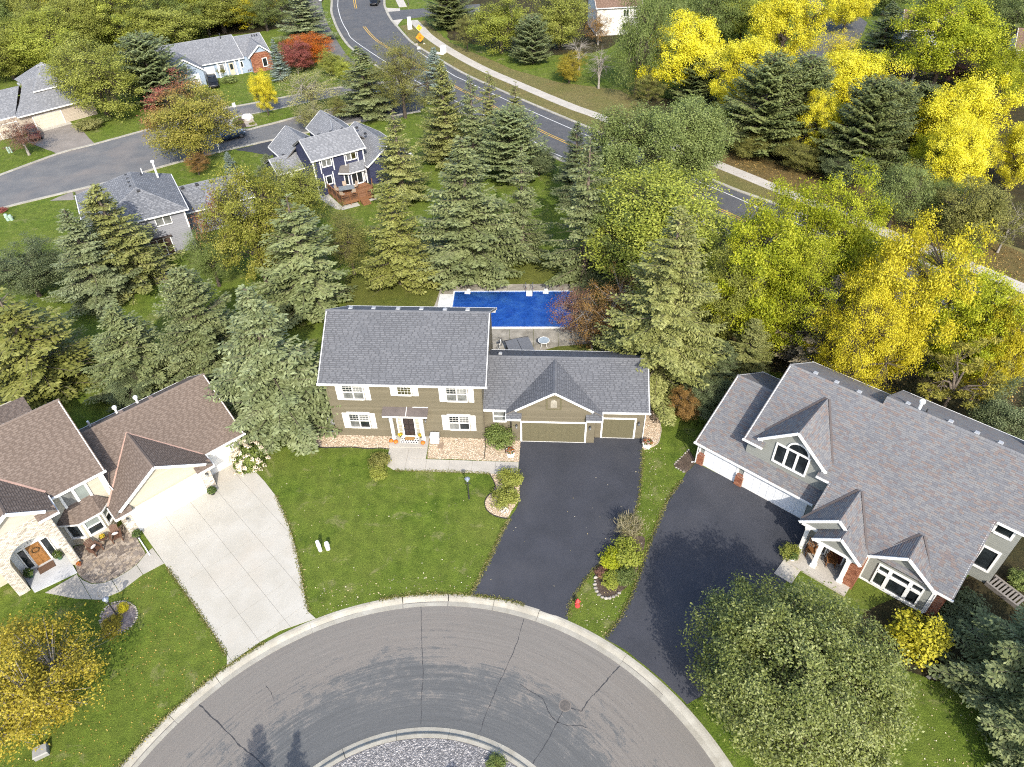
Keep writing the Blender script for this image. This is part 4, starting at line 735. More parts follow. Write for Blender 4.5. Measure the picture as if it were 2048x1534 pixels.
# house number on the white panel above the door
SEG = {'1': [((0.03, 0), (0.03, 0.13))], '6': [((0.07, 0.13), (0, 0.07)), ((0, 0.07), (0, 0)), ((0, 0), (0.07, 0)), ((0.07, 0), (0.07, 0.07)), ((0.07, 0.07), (0, 0.07))], '5': [((0.07, 0.13), (0, 0.13)), ((0, 0.13), (0, 0.07)), ((0, 0.07), (0.07, 0.06)), ((0.07, 0.06), (0.07, 0)), ((0.07, 0), (0, 0))], '8': [((0, 0), (0.07, 0)), ((0.07, 0), (0.07, 0.13)), ((0.07, 0.13), (0, 0.13)), ((0, 0.13), (0, 0)), ((0, 0.065), (0.07, 0.065))]}
m = MB()
for i, ch in enumerate('1681'):
    for a, b in SEG[ch]: m.beam(wp(Wd, 3.83+i*0.19+a[0], 0.012, 2.30+a[1]), wp(Wd, 3.83+i*0.19+b[0], 0.012, 2.30+b[1]), 0.02, 0.02)
m.build('house_number', plain('number_grey', (0.22, 0.22, 0.22, 1), 0.5), H.root)
# rear wing at the left edge
H.body.box(-12, -2.4, 11.1, 15.0, 0, 4.3); H.roof([(-12, 11.4, 5.4), (-0.9, 11.75, 5.3), (-0.9, 12.2, 5.45), (-12, 15.3, 5.5)] if False else [(-12, 11.2, 4.9), (-1.6, 11.2, 4.9), (-1.6, 13.9, 4.9+0.02), (-12, 13.9, 4.92)], None, 0.08)
H.finish(TANW)

# ================================================================ grey house on the right
GREYS = toned('grey_green_siding', [(0, (0.205, 0.212, 0.192)), (1, (0.225, 0.232, 0.212))], 0.7, 0.05); GREYW = plain('grey_green_wall', (0.20, 0.207, 0.187, 1), 0.8)
BRICK = toned('red_brick', [(0, (0.15, 0.055, 0.03)), (0.5, (0.23, 0.09, 0.05)), (1, (0.32, 0.15, 0.09))], 0.9, 0.15); MORTB = plain('brick_mortar', (0.30, 0.22, 0.17, 1), 0.95)
H = House('grey_house', 'grey house with brick pillars, slate-blend roof and three gabled dormers', FR, SH_MIX, GREYS, seed=4, tab=(0.14, 0.34), gapw=(0.0, 0.012), lap=0.16, course=0.135, cover=0.86)
K = 0.583; pz = lambda y: 4.28+(y-0.15)*K
H.body.box(-0.5, 8.2, 0.0, 9.7, 0, 2.2); e0 = 2.26; gr = 4.85; grz = e0+(gr+0.42)*K
H.roof([(-0.97, -0.42, e0), (8.5, -0.42, e0), (8.5, gr, grz), (-0.97, gr, grz)]); H.roof([(8.5, 10.1, e0), (-0.97, 10.1, e0), (-0.97, gr, grz), (8.5, gr, grz)]); H.cap((-0.97, gr, grz), (2.3, gr, grz))
H.fascia((-1.0, -0.46, e0), (8.1, -0.46, e0), 0.13, 0.1); H.fascia((-0.88, -0.42, e0), (-0.88, gr, grz)); H.fascia((-0.88, 10.1, e0), (-0.88, gr, grz)); H.fascia((-1.0, 10.14, e0), (8.2, 10.14, e0), 0.13, 0.1)
Wg = wall(-0.5, 0.0, 9, 0.0); O_ = 0.5; H.siding(Wg, [(0, 0), (8.7, 0), (8.7, 2.15), (0, 2.15)]); gable_wall(H, wall(-0.5, 9.7, -0.5, 0.0), [(0, 0), (9.7, 0), (9.7, 2.2), (4.85, grz-0.15), (0, 2.2)])
H.garage_door(Wg, O_+0.0, O_+2.42, 2.0, plain('white_garage_door', (0.70, 0.71, 0.72, 1), 0.5, 0.03), 4, 4, 0.1); H.garage_door(Wg, O_+3.2, O_+7.62, 2.0, plain('white_garage_door', (0.7, 0.71, 0.72, 1)), 4, 8, 0.1)
for a, b in ((-0.62, -0.1), (2.52, 3.1)):
    m = MB(); m.box(a, b, -0.2, 0.0, 0, 1.05); m.build('brick_pillar', MORTB, H.root); W = wall(a, -0.2, b, -0.2); brickface(H, W, 0, b-a, 0, 1.0, BRICK, H.root)
    m = MB(); m.box(a-0.02, b+0.02, -0.22, 0.0, 1.05, 1.11); m.build('pillar_cap', SOFF, H.root); W = wall(a, -0.22, b, -0.22)
    for k in range(5):
        m = MB(); s_ = a+0.06+k*0.1; m.box(s_, s_+0.07, -0.23, -0.01, 1.0, 1.14); m.build('soldier_brick', BRICK, H.root)
    m = MB(); m.box(a-0.03, a+0.1, -0.08, 0.06, 1.1, 2.2); m.box(b-0.1, b+0.03, -0.08, 0.06, 1.1, 2.2); m.build('corner_board', WHITE, H.root)
# upper storey left, main roof
H.body.box(2.5, 8.6, 0.57, 11.0, 2.0, 4.22); H.body.box(8.6, 17.0, -2.0, 11.9, 0, 2.7); H.body.box(8.6, 17.0, 0.4, 11.9, 2.6, 4.2); H.body.box(17.0, 18.85, 2.75, 11.5, 0, 5.5)
rA, rB = 5.72, 6.26
H.roof([(2.24, 0.15, 4.28), (3.7, 0.15, 4.28), (3.7, 1.8, pz(1.8)), (5.62, 4.6, pz(4.6)), (7.54, 1.8, pz(1.8)), (7.54, 0.15, 4.28), (8.75, 0.15, 4.28), (8.75, rA, pz(rA)), (2.24, rA, pz(rA))]); H.body.box(3.5, 7.75, 0.57, 2.0, 4.2, 4.95); H.roof([(8.75, 11.3, 4.28), (2.24, 11.3, 4.28), (2.24, rA, pz(rA)), (8.75, rA, pz(rA))]); H.cap((2.24, rA, pz(rA)), (8.9, rA, pz(rA)))
H.roof([(8.42, -2.4, pz(-2.4)), (17.37, -2.4, pz(-2.4)), (17.37, 2.35, pz(2.35)), (19.1, 2.35, pz(2.35)), (19.1, rB, pz(rB)), (8.75, rB, pz(rB)), (8.75, 0.15, pz(0.15)), (8.42, 0.15, pz(0.15))]); H.roof([(19.1, 12.4, 4.28), (8.75, 12.4, 4.28), (8.75, rB, pz(rB)), (19.1, rB, pz(rB))]); H.cap((8.75, rB, pz(rB)), (19.1, rB, pz(rB)))
H.fascia((2.2, 0.11, 4.28), (3.7, 0.11, 4.28), 0.13, 0.09); H.fascia((7.54, 0.11, 4.28), (8.42, 0.11, 4.28), 0.13, 0.09); H.fascia((2.33, 0.15, 4.28), (2.33, rA, pz(rA))); H.fascia((2.33, 11.3, 4.28), (2.33, rA, pz(rA)))
H.fascia((2.2, 11.34, 4.28), (8.8, 11.34, 4.28), 0.13, 0.1); H.fascia((8.75, 12.44, 4.28), (19.1, 12.44, 4.28), 0.13, 0.1); H.fascia((16.3, -2.44, pz(-2.4)), (17.42, -2.44, pz(-2.4)), 0.12, 0.1); H.fascia((17.28, -2.4, pz(-2.4)), (17.28, 2.35, pz(2.35)), 0.14, 0.05); H.fascia((17.4, 2.31, pz(2.35)), (19.12, 2.31, pz(2.35)), 0.13, 0.09); H.fascia((8.5, -2.4, pz(-2.4)), (8.5, 0.15, pz(0.15)), 0.14)
Wu = wall(2.5, 0.55, 9, 0.55); ds, dc, da = 0.86, 5.62, 6.95
H.siding(Wu, [(0, 2.55), (6.1, 2.55), (6.1, 4.2), (0, 4.2)]); gable_wall(H, Wu, [(0.95, 4.2), (5.3, 4.2), (5.3, 4.95), (dc-2.5, da-0.12), (0.95, 4.95)]); gable_wall(H, wall(2.5, 11, 2.5, 0.55), [(0, 2.0), (10.45, 2.0), (10.45, 4.25), (5.3, pz(rA)-0.15), (0, 4.25)])
def dormer(c, apex, slope, half, yf, pzf, ridge_in=0.0, ev_l=None, ev_r=None):
    """gable roof running back into the main slope"""
    yb = 0.15+(apex-4.28)/K
    for sg in (-1, 1):
        hx = half if not isinstance(half, tuple) else half[0 if sg < 0 else 1]; ex = c+sg*hx; ez_ = apex-slope*hx; ye = max(yf+0.02, 0.15+(ez_-4.28)/K); H.roof([(ex, yf, ez_), (ex, ye, ez_), (c, yb, apex), (c, yf, apex)])
        m = MB(); m.beam((c+sg*0.12, yb-0.1, apex+0.01), (ex, ye, ez_+0.05), 0.13, 0.05); m.build('valley_flashing', plain('brown_flashing', (0.085, 0.07, 0.065, 1), 0.6), H.root)
        H.fascia((c, yf-0.03, apex+0.02), (ex, yf-0.03, ez_), 0.2, 0.06)
    return yb
dormer(dc, da, ds, 2.4, 0.18, pz)
for x, sg in ((3.35, 1), (7.85, -1)): H.fascia((x-0.12, 0.16, 4.98), (x+0.22, 0.16, 4.98), 0.12, 0.1)
# dormer window: three lights under a half round
H.window(Wu, 2.02, 4.2, 3.4, 4.92, 3, 1, GLASS, 0.12, 0.03, False, (0, 0), None, 0.08)
m = MB(); hx, hz, hr = 3.42, 5.06, 0.80; N_ = 12; arcp = lambda r_, k: (hx+r_*math.cos(PI*k/N_), hz+r_*math.sin(PI*k/N_))
for k in range(N_): m.wpoly(Wu, [arcp(hr-0.13, k), arcp(hr, k), arcp(hr, k+1), arcp(hr-0.13, k+1)], 0.0, 0.09)
w_ = m.build('arched_window', WHITE, H.root); m = MB(); m.wpoly(Wu, [arcp(hr-0.13, k) for k in range(N_+1)], 0.0, 0.035); m.build('pane', GLASS, w_)
# porch gables
dormer(10.25, 4.53, 0.83, (2.15, 2.15), -2.72, pz); Wp = wall(8, -2.62, 13, -2.62); gable_wall(H, Wp, [(0.35, 2.75), (4.1, 2.75), (2.25, 4.4)], 0.1)
for sg, ex in ((-1, 9.35), (1, 12.42)): H.roof([(ex, -3.6, 4.1-0.83*abs(ex-10.85)), (ex, -2.3, 4.1-0.83*abs(ex-10.85)), (10.85, -2.3, 4.1), (10.85, -3.6, 4.1)]); H.fascia((10.85, -3.63, 4.12), (ex, -3.63, 4.1-0.83*abs(ex-10.85)), 0.2, 0.06)
Wq = wall(8, -3.35, 13, -3.35); gable_wall(H, Wq, [(1.55, 2.72), (4.25, 2.72), (2.85, 4.0)], 0.1); m = MB(); m.box(9.4, 12.3, -3.42, -3.2, 2.5, 2.72); m.box(8.3, 9.5, -2.7, -2.5, 2.5, 2.72); m.build('porch_beam', WHITE, H.root)
for x, y in ((9.95, -3.3), (8.75, -2.6), (11.72, -3.3)):
    m = MB(); m.box(x-0.13, x+0.13, y-0.13, y+0.13, 0.15, 2.55); m.box(x-0.18, x+0.18, y-0.18, y+0.18, 0.15, 0.4); m.box(x-0.17, x+0.17, y-0.17, y+0.17, 2.4, 2.54); m.build('porch_post', WHITE, H.root)
m = MB(); m.box(8.55, 12.4, -4.1, -1.9, 0.0, 0.16); m.build('porch_floor', paving('porch_concrete', (0.33, 0.30, 0.255), (0.40, 0.37, 0.32), (0.33, 0.31, 0.27), 0.6, 40.0), H.root)
m = MB(); m.box(11.85, 12.5, -3.3, -2.0, 0.0, 2.6); m.build('brick_wall', MORTB, H.root); brickface(H, wall(11.85, -3.3, 12.5, -3.3), 0, 0.65, 0, 2.5, BRICK, H.root); brickface(H, wall(12.5, -3.3, 12.5, -2.0), 0, 1.0, 0, 2.5, BRICK, H.root); brickface(H, wall(11.85, -2.0, 11.85, -3.3), 0, 1.3, 0, 2.5, BRICK, H.root)
Wb = wall(8.6, -2.0, 12, -2.0); H.siding(Wb, [(0, 0.15), (3.3, 0.15), (3.3, 2.6), (0, 2.6)]); H.window(Wb, 1.0, 1.5, 0.3, 2.2, 1, 1, GLASS, 0.08, 0.03); m = MB(); m.wbox(Wb, 1.75, 2.65, 0.16, 2.2, 0.02, 0.06); m.build('door', plain('dark_red_door', (0.10, 0.03, 0.02, 1), 0.4), H.root); m = MB(); m.wbox(Wb, 1.65, 1.75, 0.16, 2.3, 0.02, 0.09); m.wbox(Wb, 2.65, 2.75, 0.16, 2.3, 0.02, 0.09); m.wbox(Wb, 1.75, 2.65, 2.2, 2.3, 0.02, 0.09); m.build('door_frame', WHITE, H.root)
# living room gable with the big window
dormer(14.43, 4.15, 0.74, 2.08, -2.42, pz); Wl = wall(12.45, -2.08, 17, -2.08); H.body.box(12.5, 16.45, -2.06, 0, 0, 2.6); gable_wall(H, Wl, [(0.05, 0), (4.0, 0), (4.0, 2.55), (1.98, 4.02), (0.05, 2.55)])
H.window(Wl, 0.85, 1.4, 0.35, 1.45, 1, 1, GLASS, 0.11, 0.03); H.window(Wl, 1.62, 2.62, 0.35, 1.45, 1, 1, GLASS, 0.11, 0.03); H.window(Wl, 2.84, 3.39, 0.35, 1.45, 1, 1, GLASS, 0.11, 0.03)
for a, b in ((0.85, 1.4), (1.62, 2.62), (2.84, 3.39)): H.window(Wl, a, b, 1.68, 2.1, 1, 1, GLASS, 0.11, 0.03)
m = MB(); m.wbox(Wl, 0.0, 4.05, 0.06, 0.2, 0.0, 0.07); m.wbox(Wl, -0.02, 0.14, 0.2, 2.5, 0.0, 0.05); m.wbox(Wl, 3.9, 4.06, 0.2, 2.5, 0.0, 0.05); m.build('trim_band', WHITE, H.root)
m = MB(); m.box(16.5, 17.1, -1.98, -0.3, 0.0, 2.7); m.build('brick_wall', MORTB, H.root); brickface(H, wall(16.5, -1.98, 17.1, -1.98), 0, 0.6, 0, 2.5, BRICK, H.root); brickface(H, wall(17.1, -1.98, 17.1, -0.3), 0, 1.6, 0, 2.5, BRICK, H.root)
Ww = wall(17.0, 2.75, 20, 2.75); gable_wall(H, Ww, [(0, 0), (1.85, 0), (1.85, 5.45), (0, 5.45)]); H.window(Ww, 0.55, 1.4, 4.45, 5.32, 1, 1, GLASS, 0.14, 0.03); H.window(Ww, 0.6, 1.4, 1.15, 2.9, 1, 1, GLASS, 0.14, 0.03)
H.siding(wall(17.0, -2.0, 17.0, 2.75), [(0, 0), (4.75, 0), (4.75, 5.3), (0, 2.6)]); H.siding(wall(18.85, 2.75, 18.85, 11.5), [(0, 0), (8.75, 0), (8.75, 4.3), (3.5, 7.4), (0, 5.3)])
H.downspout([(12.42, -2.5, 2.75), (12.55, -2.2, 2.5), (12.55, -2.12, 0.2)]); H.downspout([(16.5, -2.45, 2.55), (16.55, -2.15, 2.35), (16.55, -2.1, 0.2)]); H.downspout([(-0.75, -0.5, 2.15), (-0.66, -0.28, 2.0), (-0.66, -0.28, 0.15), (-0.9, -0.4, 0.08)])
for x, y in ((3.98, 6.1), (5.49, 6.1), (7.07, 6.1), (10.01, 6.7), (12.67, 6.7), (14.24, 6.65), (15.6, 6.7)):
    b = rA if x < 8.7 else rB; H.vent(x, y, pz(b)-(y-b)*K+0.05, SH_MIX if False else VENTM, 0.3)
H.pipe(10.75, 6.5, 7.5, 8.35, 0.1, WHITE, True); H.pipe(11.2, 6.6, 7.4, 7.95, 0.05, DARKM)
H.finish(GREYW)

# ================================================================ navy house beyond the lawn
FN = ((-23.52, 83.26), math.radians(33.4))
NAVY = toned('navy_siding', [(0, (0.030, 0.034, 0.068)), (1, (0.036, 0.041, 0.080))], 0.65, 0.06); NAVYW = plain('navy_wall', (0.032, 0.037, 0.072, 1), 0.75)
def gable_block(H, x0, x1, y0, y1, zw, slope, ov=0.35, oe=0.3, axis='x', z0=0.0, ends=(1, 1), wsid=True):
    """rectangular block with a gable roof, ridge along the axis"""
    H.body.box(x0, x1, y0, y1, z0, zw); e = zw+0.06
    if axis == 'x':
        r = (y0+y1)/2; rz_ = e+(r-y0+ov)*slope; a, b = x0-oe, x1+oe
        H.roof([(a, y0-ov, e), (b, y0-ov, e), (b, r, rz_), (a, r, rz_)]); H.roof([(b, y1+ov, e), (a, y1+ov, e), (a, r, rz_), (b, r, rz_)]); H.cap((a, r, rz_), (b, r, rz_)); H.fascia((a, y0-ov-0.03, e), (b, y0-ov-0.03, e), 0.14, 0.08); H.fascia((a, y1+ov+0.03, e), (b, y1+ov+0.03, e), 0.14, 0.08)
        for x, on in ((a, ends[0]), (b, ends[1])):
            if on: q = x+(0.09 if x == a else -0.09); H.fascia((q, y0-ov, e), (q, r, rz_)); H.fascia((q, y1+ov, e), (q, r, rz_))
        if ends[0]: gable_wall(H, wall(x0, y1, x0, y0), [(0, z0), (y1-y0, z0), (y1-y0, zw), ((y1-y0)/2, rz_-0.12), (0, zw)])
        if ends[1]: gable_wall(H, wall(x1, y0, x1, y1), [(0, z0), (y1-y0, z0), (y1-y0, zw), ((y1-y0)/2, rz_-0.12), (0, zw)])
        if wsid: H.siding(wall(x0, y0, x1, y0), [(0, z0), (x1-x0, z0), (x1-x0, zw), (0, zw)])
    else:
        r = (x0+x1)/2; rz_ = e+(r-x0+ov)*slope; a, b = y0-oe, y1+oe
        H.roof([(x0-ov, b, e), (x0-ov, a, e), (r, a, rz_), (r, b, rz_)]); H.roof([(x1+ov, a, e), (x1+ov, b, e), (r, b, rz_), (r, a, rz_)]); H.cap((r, a, rz_), (r, b, rz_)); H.fascia((x0-ov-0.03, a, e), (x0-ov-0.03, b, e), 0.14, 0.08); H.fascia((x1+ov+0.03, a, e), (x1+ov+0.03, b, e), 0.14, 0.08)
        for y, on in ((a, ends[0]), (b, ends[1])):
            if on: H.fascia((x0-ov, y, e), (r, y, rz_)); H.fascia((x1+ov, y, e), (r, y, rz_))
        if ends[0]: gable_wall(H, wall(x0, y0, x1, y0), [(0, z0), (x1-x0, z0), (x1-x0, zw), ((x1-x0)/2, rz_-0.12), (0, zw)])
        if wsid:
            H.siding(wall(x0, y1, x0, y0), [(0, z0), (y1-y0, z0), (y1-y0, zw), (0, zw)]); H.siding(wall(x1, y0, x1, y1), [(0, z0), (y1-y0, z0), (y1-y0, zw), (0, zw)])
    return r, rz_
FARK = dict(course=0.2, tab=(0.25, 0.5), gapw=(0.08, 0.25), lap=0.2)
H = House('navy_house', 'navy blue house with a brown wooden deck at its back', FN, SH_PALE, NAVY, seed=5, **FARK)
r, rz_ = gable_block(H, 0, 6.75, 0, 5.4, 4.72, 0.56); Wf = wall(0, 0, 6.75, 0)
for x in (1.0, 2.6, 4.2, 5.7): H.vent(x, 3.15, rz_-0.15, BLACKV, 0.32)
gable_block(H, -3.4, -0.01, 3.7, 7.6, 2.6, 0.55, 0.3, 0.3, 'x', 0, (1, 0)); gable_block(H, -1.6, 3.6, 5.4, 10.6, 3.3, 0.75, 0.3, 0.3, 'y', 0, (0, 1)); gable_block(H, 4.4, 8.8, 4.0, 12.2, 3.9, 0.75, 0.3, 0.3, 'y', 0, (0, 1)); gable_block(H, 6.76, 12.6, -1.0, 8.3, 2.6, 0.66, 0.3, 0.3, 'y', 0, (1, 1))
for x, y, z in ((-2.6, 5.9, 3.85), (-1.6, 5.9, 3.85), (6.9, 9.2, 5.55), (6.9, 10.4, 5.55), (6.9, 8.0, 5.55), (8.6, 3.0, 5.1), (8.6, 5.5, 5.1), (10.0, 6.8, 5.2)): H.vent(x, y, z, BLACKV, 0.3)
H.pipe(5.5, 6.2, 5.5, 6.6, 0.06, plain('grey_pipe', (0.25, 0.27, 0.3, 1), 0.5))
for a, b, z0, z1 in ((1.15, 2.3, 3.62, 4.4), (4.4, 5.6, 3.62, 4.4)):
    H.window(Wf, a, b, z0, z1, 2, 1, [GLASSC, GLASSC] if a < 2 else [GLASSC, GLASSB], 0.09, 0.03)
    for q in (a-0.32, b+0.22): m = MB(); m.wbox(Wf, q, q+0.12, z0-0.75, z1+0.15, 0.03, 0.07); m.build('trim_board', WHITE, H.root)
H.window(Wf, 1.36, 2.0, 1.35, 2.3, 1, 1, GLASS, 0.1, 0.03)
for q in (0.98, 2.22): m = MB(); m.wbox(Wf, q, q+0.12, 0.9, 2.75, 0.03, 0.07); m.build('trim_board', WHITE, H.root)
m = MB(); m.wbox(Wf, 2.5, 3.5, 1.7, 2.35, 0.03, 0.06); m.build('shutter', NAVYW, H.root)
for q in (0.0, 6.62): m = MB(); m.wbox(Wf, q-0.01, q+0.13, 0, 4.7, 0.0, 0.06); m.build('corner_board', WHITE, H.root)
bay = [(3.5, 0), (4.2, -0.8), (5.9, -0.8), (6.6, 0)]; H.body.prism(ccw(bay), 0, 2.3)
for (a, b), (s0, s1) in zip(((bay[0], bay[1]), (bay[1], bay[2]), (bay[2], bay[3])), ((0.3, 0.75), (0.15, 1.55), (0.3, 0.75))):
    W = wall(*a, *b); H.window(W, s0, s1, 0.75, 2.1, 2 if s1 > 1 else 1, 1, GLASS, 0.12, 0.02)
H.roof([(2.9, -0.3, 2.45), (4.0, -1.15, 2.45), (4.6, 0.0, 3.2), (3.4, 0.0, 3.2)]); H.roof([(4.0, -1.15, 2.45), (6.1, -1.15, 2.45), (6.7, 0.0, 3.2), (4.6, 0.0, 3.2)]); H.fascia((2.85, -0.33, 2.45), (4.0, -1.2, 2.45), 0.12); H.fascia((4.0, -1.2, 2.45), (6.2, -1.2, 2.45), 0.12)
m = MB(); m.wbox(wall(12.6, -1, 12.6, 8), 0.0, 0.15, 0, 2.6, 0.0, 0.06); m.build('corner_board', WHITE, H.root)
H.downspout([(-0.05, -0.1, 4.6), (0.05, -0.08, 0.3), (0.2, -0.8, 0.1)])
H.finish(NAVYW)
# deck
DECK = toned('cedar_deck', [(0, (0.15, 0.068, 0.030)), (0.5, (0.19, 0.09, 0.042)), (1, (0.23, 0.115, 0.058))], 0.75, 0.15)
dk = thing('wooden_deck', 'brown wooden deck with railings behind the navy house', 'deck', FN[0], FN[1]); m = MB(); dp = [(1.3, 0.9-0.9), (1.25, -4.3), (5.3, -4.6), (6.35, -2.2), (6.0, -0.8), (4.2, -0.8), (3.5, 0)]
y = -4.7; k = 0
while y < 0:
    c = clip_half(clip_half(ccw(dp), 1, y, False), 1, y+0.13, True)
    if len(c) > 2: m.prism(c, 0.52, 0.56, rnd.random())
    y += 0.14
m.build('deck_board', DECK, dk, False, 'stuff'); m = MB()
for a, b in zip(dp[:3], dp[1:4]): m.beam((*a, 0.36), (*b, 0.36), 0.05, 0.3)
m.build('rim_board', DECK, dk)
for a, b in ((dp[0], dp[1]), (dp[1], (3.4, -4.46)), ((4.5, -4.54), dp[2]), (dp[2], dp[3])):
    L_ = math.hypot(b[0]-a[0], b[1]-a[1]); k = max(1, round(L_/1.4)); m = MB(); m.beam((*a, 1.42), (*b, 1.42), 0.12, 0.05); m.beam((*a, 0.68), (*b, 0.68), 0.05, 0.05); n_ = int(L_/0.14)
    rl = m.build('railing', DECK, dk); m = MB()
    for i in range(n_): f = (i+0.5)/n_; x, y = a[0]+(b[0]-a[0])*f, a[1]+(b[1]-a[1])*f; m.box(x-0.015, x+0.015, y-0.015, y+0.015, 0.68, 1.4)
    m.build('baluster', plain('dark_baluster', (0.05, 0.03, 0.02, 1), 0.6), rl)
    for i in range(k+1): f = i/k; x, y = a[0]+(b[0]-a[0])*f, a[1]+(b[1]-a[1])*f; m = MB(); m.box(x-0.055, x+0.055, y-0.055, y+0.055, 0.0, 1.47); m.build('post', DECK, dk)
for i in range(3): m = MB(); m.box(3.45, 4.45, -4.75-0.3*i-0.3, -4.7-0.3*i, 0.0, 0.44-0.14*i); m.build('step', DECK, dk)
m = MB(); m.face([(x, y, 0.012) for x, y in ccw(to_world(FN, [(-0.3, -0.3), (0.3, -4.4), (0.9, -5.1), (3.1, -5.3), (3.2, -4.3), (1.2, -4.0), (1.2, 0)]))]); struct('paved_strip', m, CONC); m = MB(); m.face([(x, y, 0.012) for x, y in ccw(to_world(FN, [(4.6, -5.0), (6.0, -4.9), (6.0, -4.2), (4.6, -4.4)]))]); struct('paved_strip', m, CONC)

# ================================================================ grey house with a hipped roof
FG = ((-39.21, 69.08), math.radians(29.0))
BLGREY = toned('blue_grey_siding', [(0, (0.20, 0.205, 0.225)), (1, (0.225, 0.23, 0.25))], 0.7, 0.05); BLGREYW = plain('blue_grey_wall', (0.20, 0.205, 0.225, 1), 0.8)
H = House('hipped_house', 'blue-grey house with a hipped roof and a patio door behind spruces', FG, SH_MID, BLGREY, seed=6, **FARK)
H.body.box(-4.6, 4.7, 0, 9.6, 0, 4.75); e0 = 4.85; xa, xb, ya, yb = -5.2, 5.1, -0.4, 10.0; s_ = 0.47; hx = 1.0; hy0, hy1 = 3.6, 8.2; hz = e0+4.1*s_
H.roof([(xa, ya, e0), (xb, ya, e0), (hx, hy0, hz)]); H.roof([(xb, ya, e0), (xb, yb, e0), (hx, hy1, hz), (hx, hy0, hz)]); H.roof([(xa, yb, e0), (xa, ya, e0), (hx, hy0, hz), (hx, hy1, hz)]); H.roof([(xb, yb, e0), (xa, yb, e0), (hx, hy1, hz)])
for p, q in (((xa, ya, e0), (hx, hy0, hz)), ((xb, ya, e0), (hx, hy0, hz)), ((hx, hy0, hz), (hx, hy1, hz)), ((xa, yb, e0), (hx, hy1, hz)), ((xb, yb, e0), (hx, hy1, hz))): H.cap(p, q)
H.fascia((xa, ya-0.04, e0), (xb, ya-0.04, e0), 0.14, 0.09); H.fascia((xb+0.04, ya, e0), (xb+0.04, yb, e0), 0.14, 0.09); H.fascia((xa-0.04, ya, e0), (xa-0.04, yb, e0), 0.14, 0.09)
Wf = wall(-4.6, 0, 4.7, 0); H.siding(Wf, [(0, 0), (9.3, 0), (9.3, 4.72), (0, 4.72)]); H.siding(wall(4.7, 0, 4.7, 9.6), [(0, 0), (9.6, 0), (9.6, 4.72), (0, 4.72)]); H.siding(wall(-4.6, 9.6, -4.6, 0), [(0, 0), (9.6, 0), (9.6, 4.72), (0, 4.72)])
H.window(Wf, 6.2, 7.7, 3.6, 4.5, 2, 1, GLASSC, 0.07, 0.03); H.window(Wf, 4.85, 6.95, 0.12, 2.05, 3, 1, glass('brown_glass', (0.09, 0.06, 0.05), 0.1, 0.5), 0.1, 0.03)
m = MB(); m.wbox(Wf, 4.6, 7.2, 2.2, 2.3, 0.0, 0.3); m.build('door_hood', plain('dark_brown', (0.05, 0.035, 0.03, 1), 0.7), H.root)
m = MB(); m.wbox(Wf, 9.15, 9.31, 2.6, 4.7, 0.0, 0.06); m.build('corner_board', WHITE, H.root); m = MB(); m.wbox(Wf, 5.65, 5.9, 3.0, 3.2, 0.0, 0.2); m.build('wall_light', WHITE, H.root)
gable_block(H, 4.71, 12.4, 3.2, 9.4, 2.9, 0.5, 0.35, 0.3, 'x', 0, (0, 1))
for k in range(4): H.vent(0.55, 4.6+k*1.15, hz-0.2, BLACKV, 0.34)
H.vent(1.1, 3.1, hz-0.25, BLACKV, 0.34); H.vent(-1.2, 4.4, 5.95, BLACKV, 0.18)
for x in (5.6, 7.2, 8.8, 10.4): H.vent(x, 5.9, 4.62, BLACKV, 0.34)
H.pipe(3.6, 8.0, 5.4, 7.4, 0.11, WHITE, True); H.pipe(2.2, 8.3, 6.0, 6.9, 0.05); H.pipe(2.0, 7.6, 6.0, 6.7, 0.05, DARKM)
H.finish(BLGREYW)
slabs('patio', FG, [(-2.6, -4.9), (0.6, -5.9), (1.2, -0.1), (-1.8, -0.1)], [-3, -0.8, 2], [-6.2, -3.2, 0], paving('patio_concrete', (0.22, 0.19, 0.165), (0.30, 0.265, 0.235), (0.17, 0.13, 0.11), 0.8, 30.0), 0.03)

# ================================================================ pale blue house by the wood
FB = ((-52.55, 129.96), math.radians(30))
SKYB = toned('pale_blue_siding', [(0, (0.25, 0.31, 0.39)), (1, (0.275, 0.335, 0.41))], 0.7, 0.05); SKYBW = plain('pale_blue_wall', (0.26, 0.32, 0.40, 1), 0.8)
H = House('pale_blue_house', 'pale blue and brick house with white garage doors below the wood', FB, SH_PALE, SKYB, seed=7, **FARK)
H.body.box(-6.6, 12.2, 0.0, 9.6, 0, 2.55); K = 0.42; e0 = 2.65; rr = 5.6; rz_ = e0+(rr+0.4)*K
H.roof([(-7.0, -0.4, e0), (7.6, -0.4, e0), (7.6, rr, rz_), (-7.0, rr, rz_)]); H.roof([(7.6, 11.5, e0), (-7.0, 11.5, e0), (-7.0, rr, rz_), (7.6, rr, rz_)]); H.roof([(7.6, 0.5, e0), (12.6, 0.5, e0), (12.6, rr, rz_-0.4), (7.6, rr, rz_-0.4)]); H.roof([(12.6, 10.7, e0), (7.6, 10.7, e0), (7.6, rr, rz_-0.4), (12.6, rr, rz_-0.4)]); H.cap((-7.0, rr, rz_), (7.6, rr, rz_)); H.cap((7.6, rr, rz_-0.4), (12.6, rr, rz_-0.4))
H.fascia((0.3, -0.44, e0), (7.6, -0.44, e0), 0.14, 0.1); H.fascia((7.62, -0.4, e0), (7.62, rr, rz_), 0.14); H.fascia((12.62, 0.5, e0), (12.62, rr, rz_-0.4), 0.14)
W = wall(-6.6, 0.0, 12, 0.0); H.siding(W, [(0, 0), (14.2, 0), (14.2, 2.5), (0, 2.5)]); H.siding(wall(12.2, 0, 12.2, 9.6), [(0, 0), (9.6, 0), (9.6, 2.5), (0, 2.5)])
H.garage_door(W, 6.65, 8.75, 1.95, WHITE, 4, 4, 0.1)
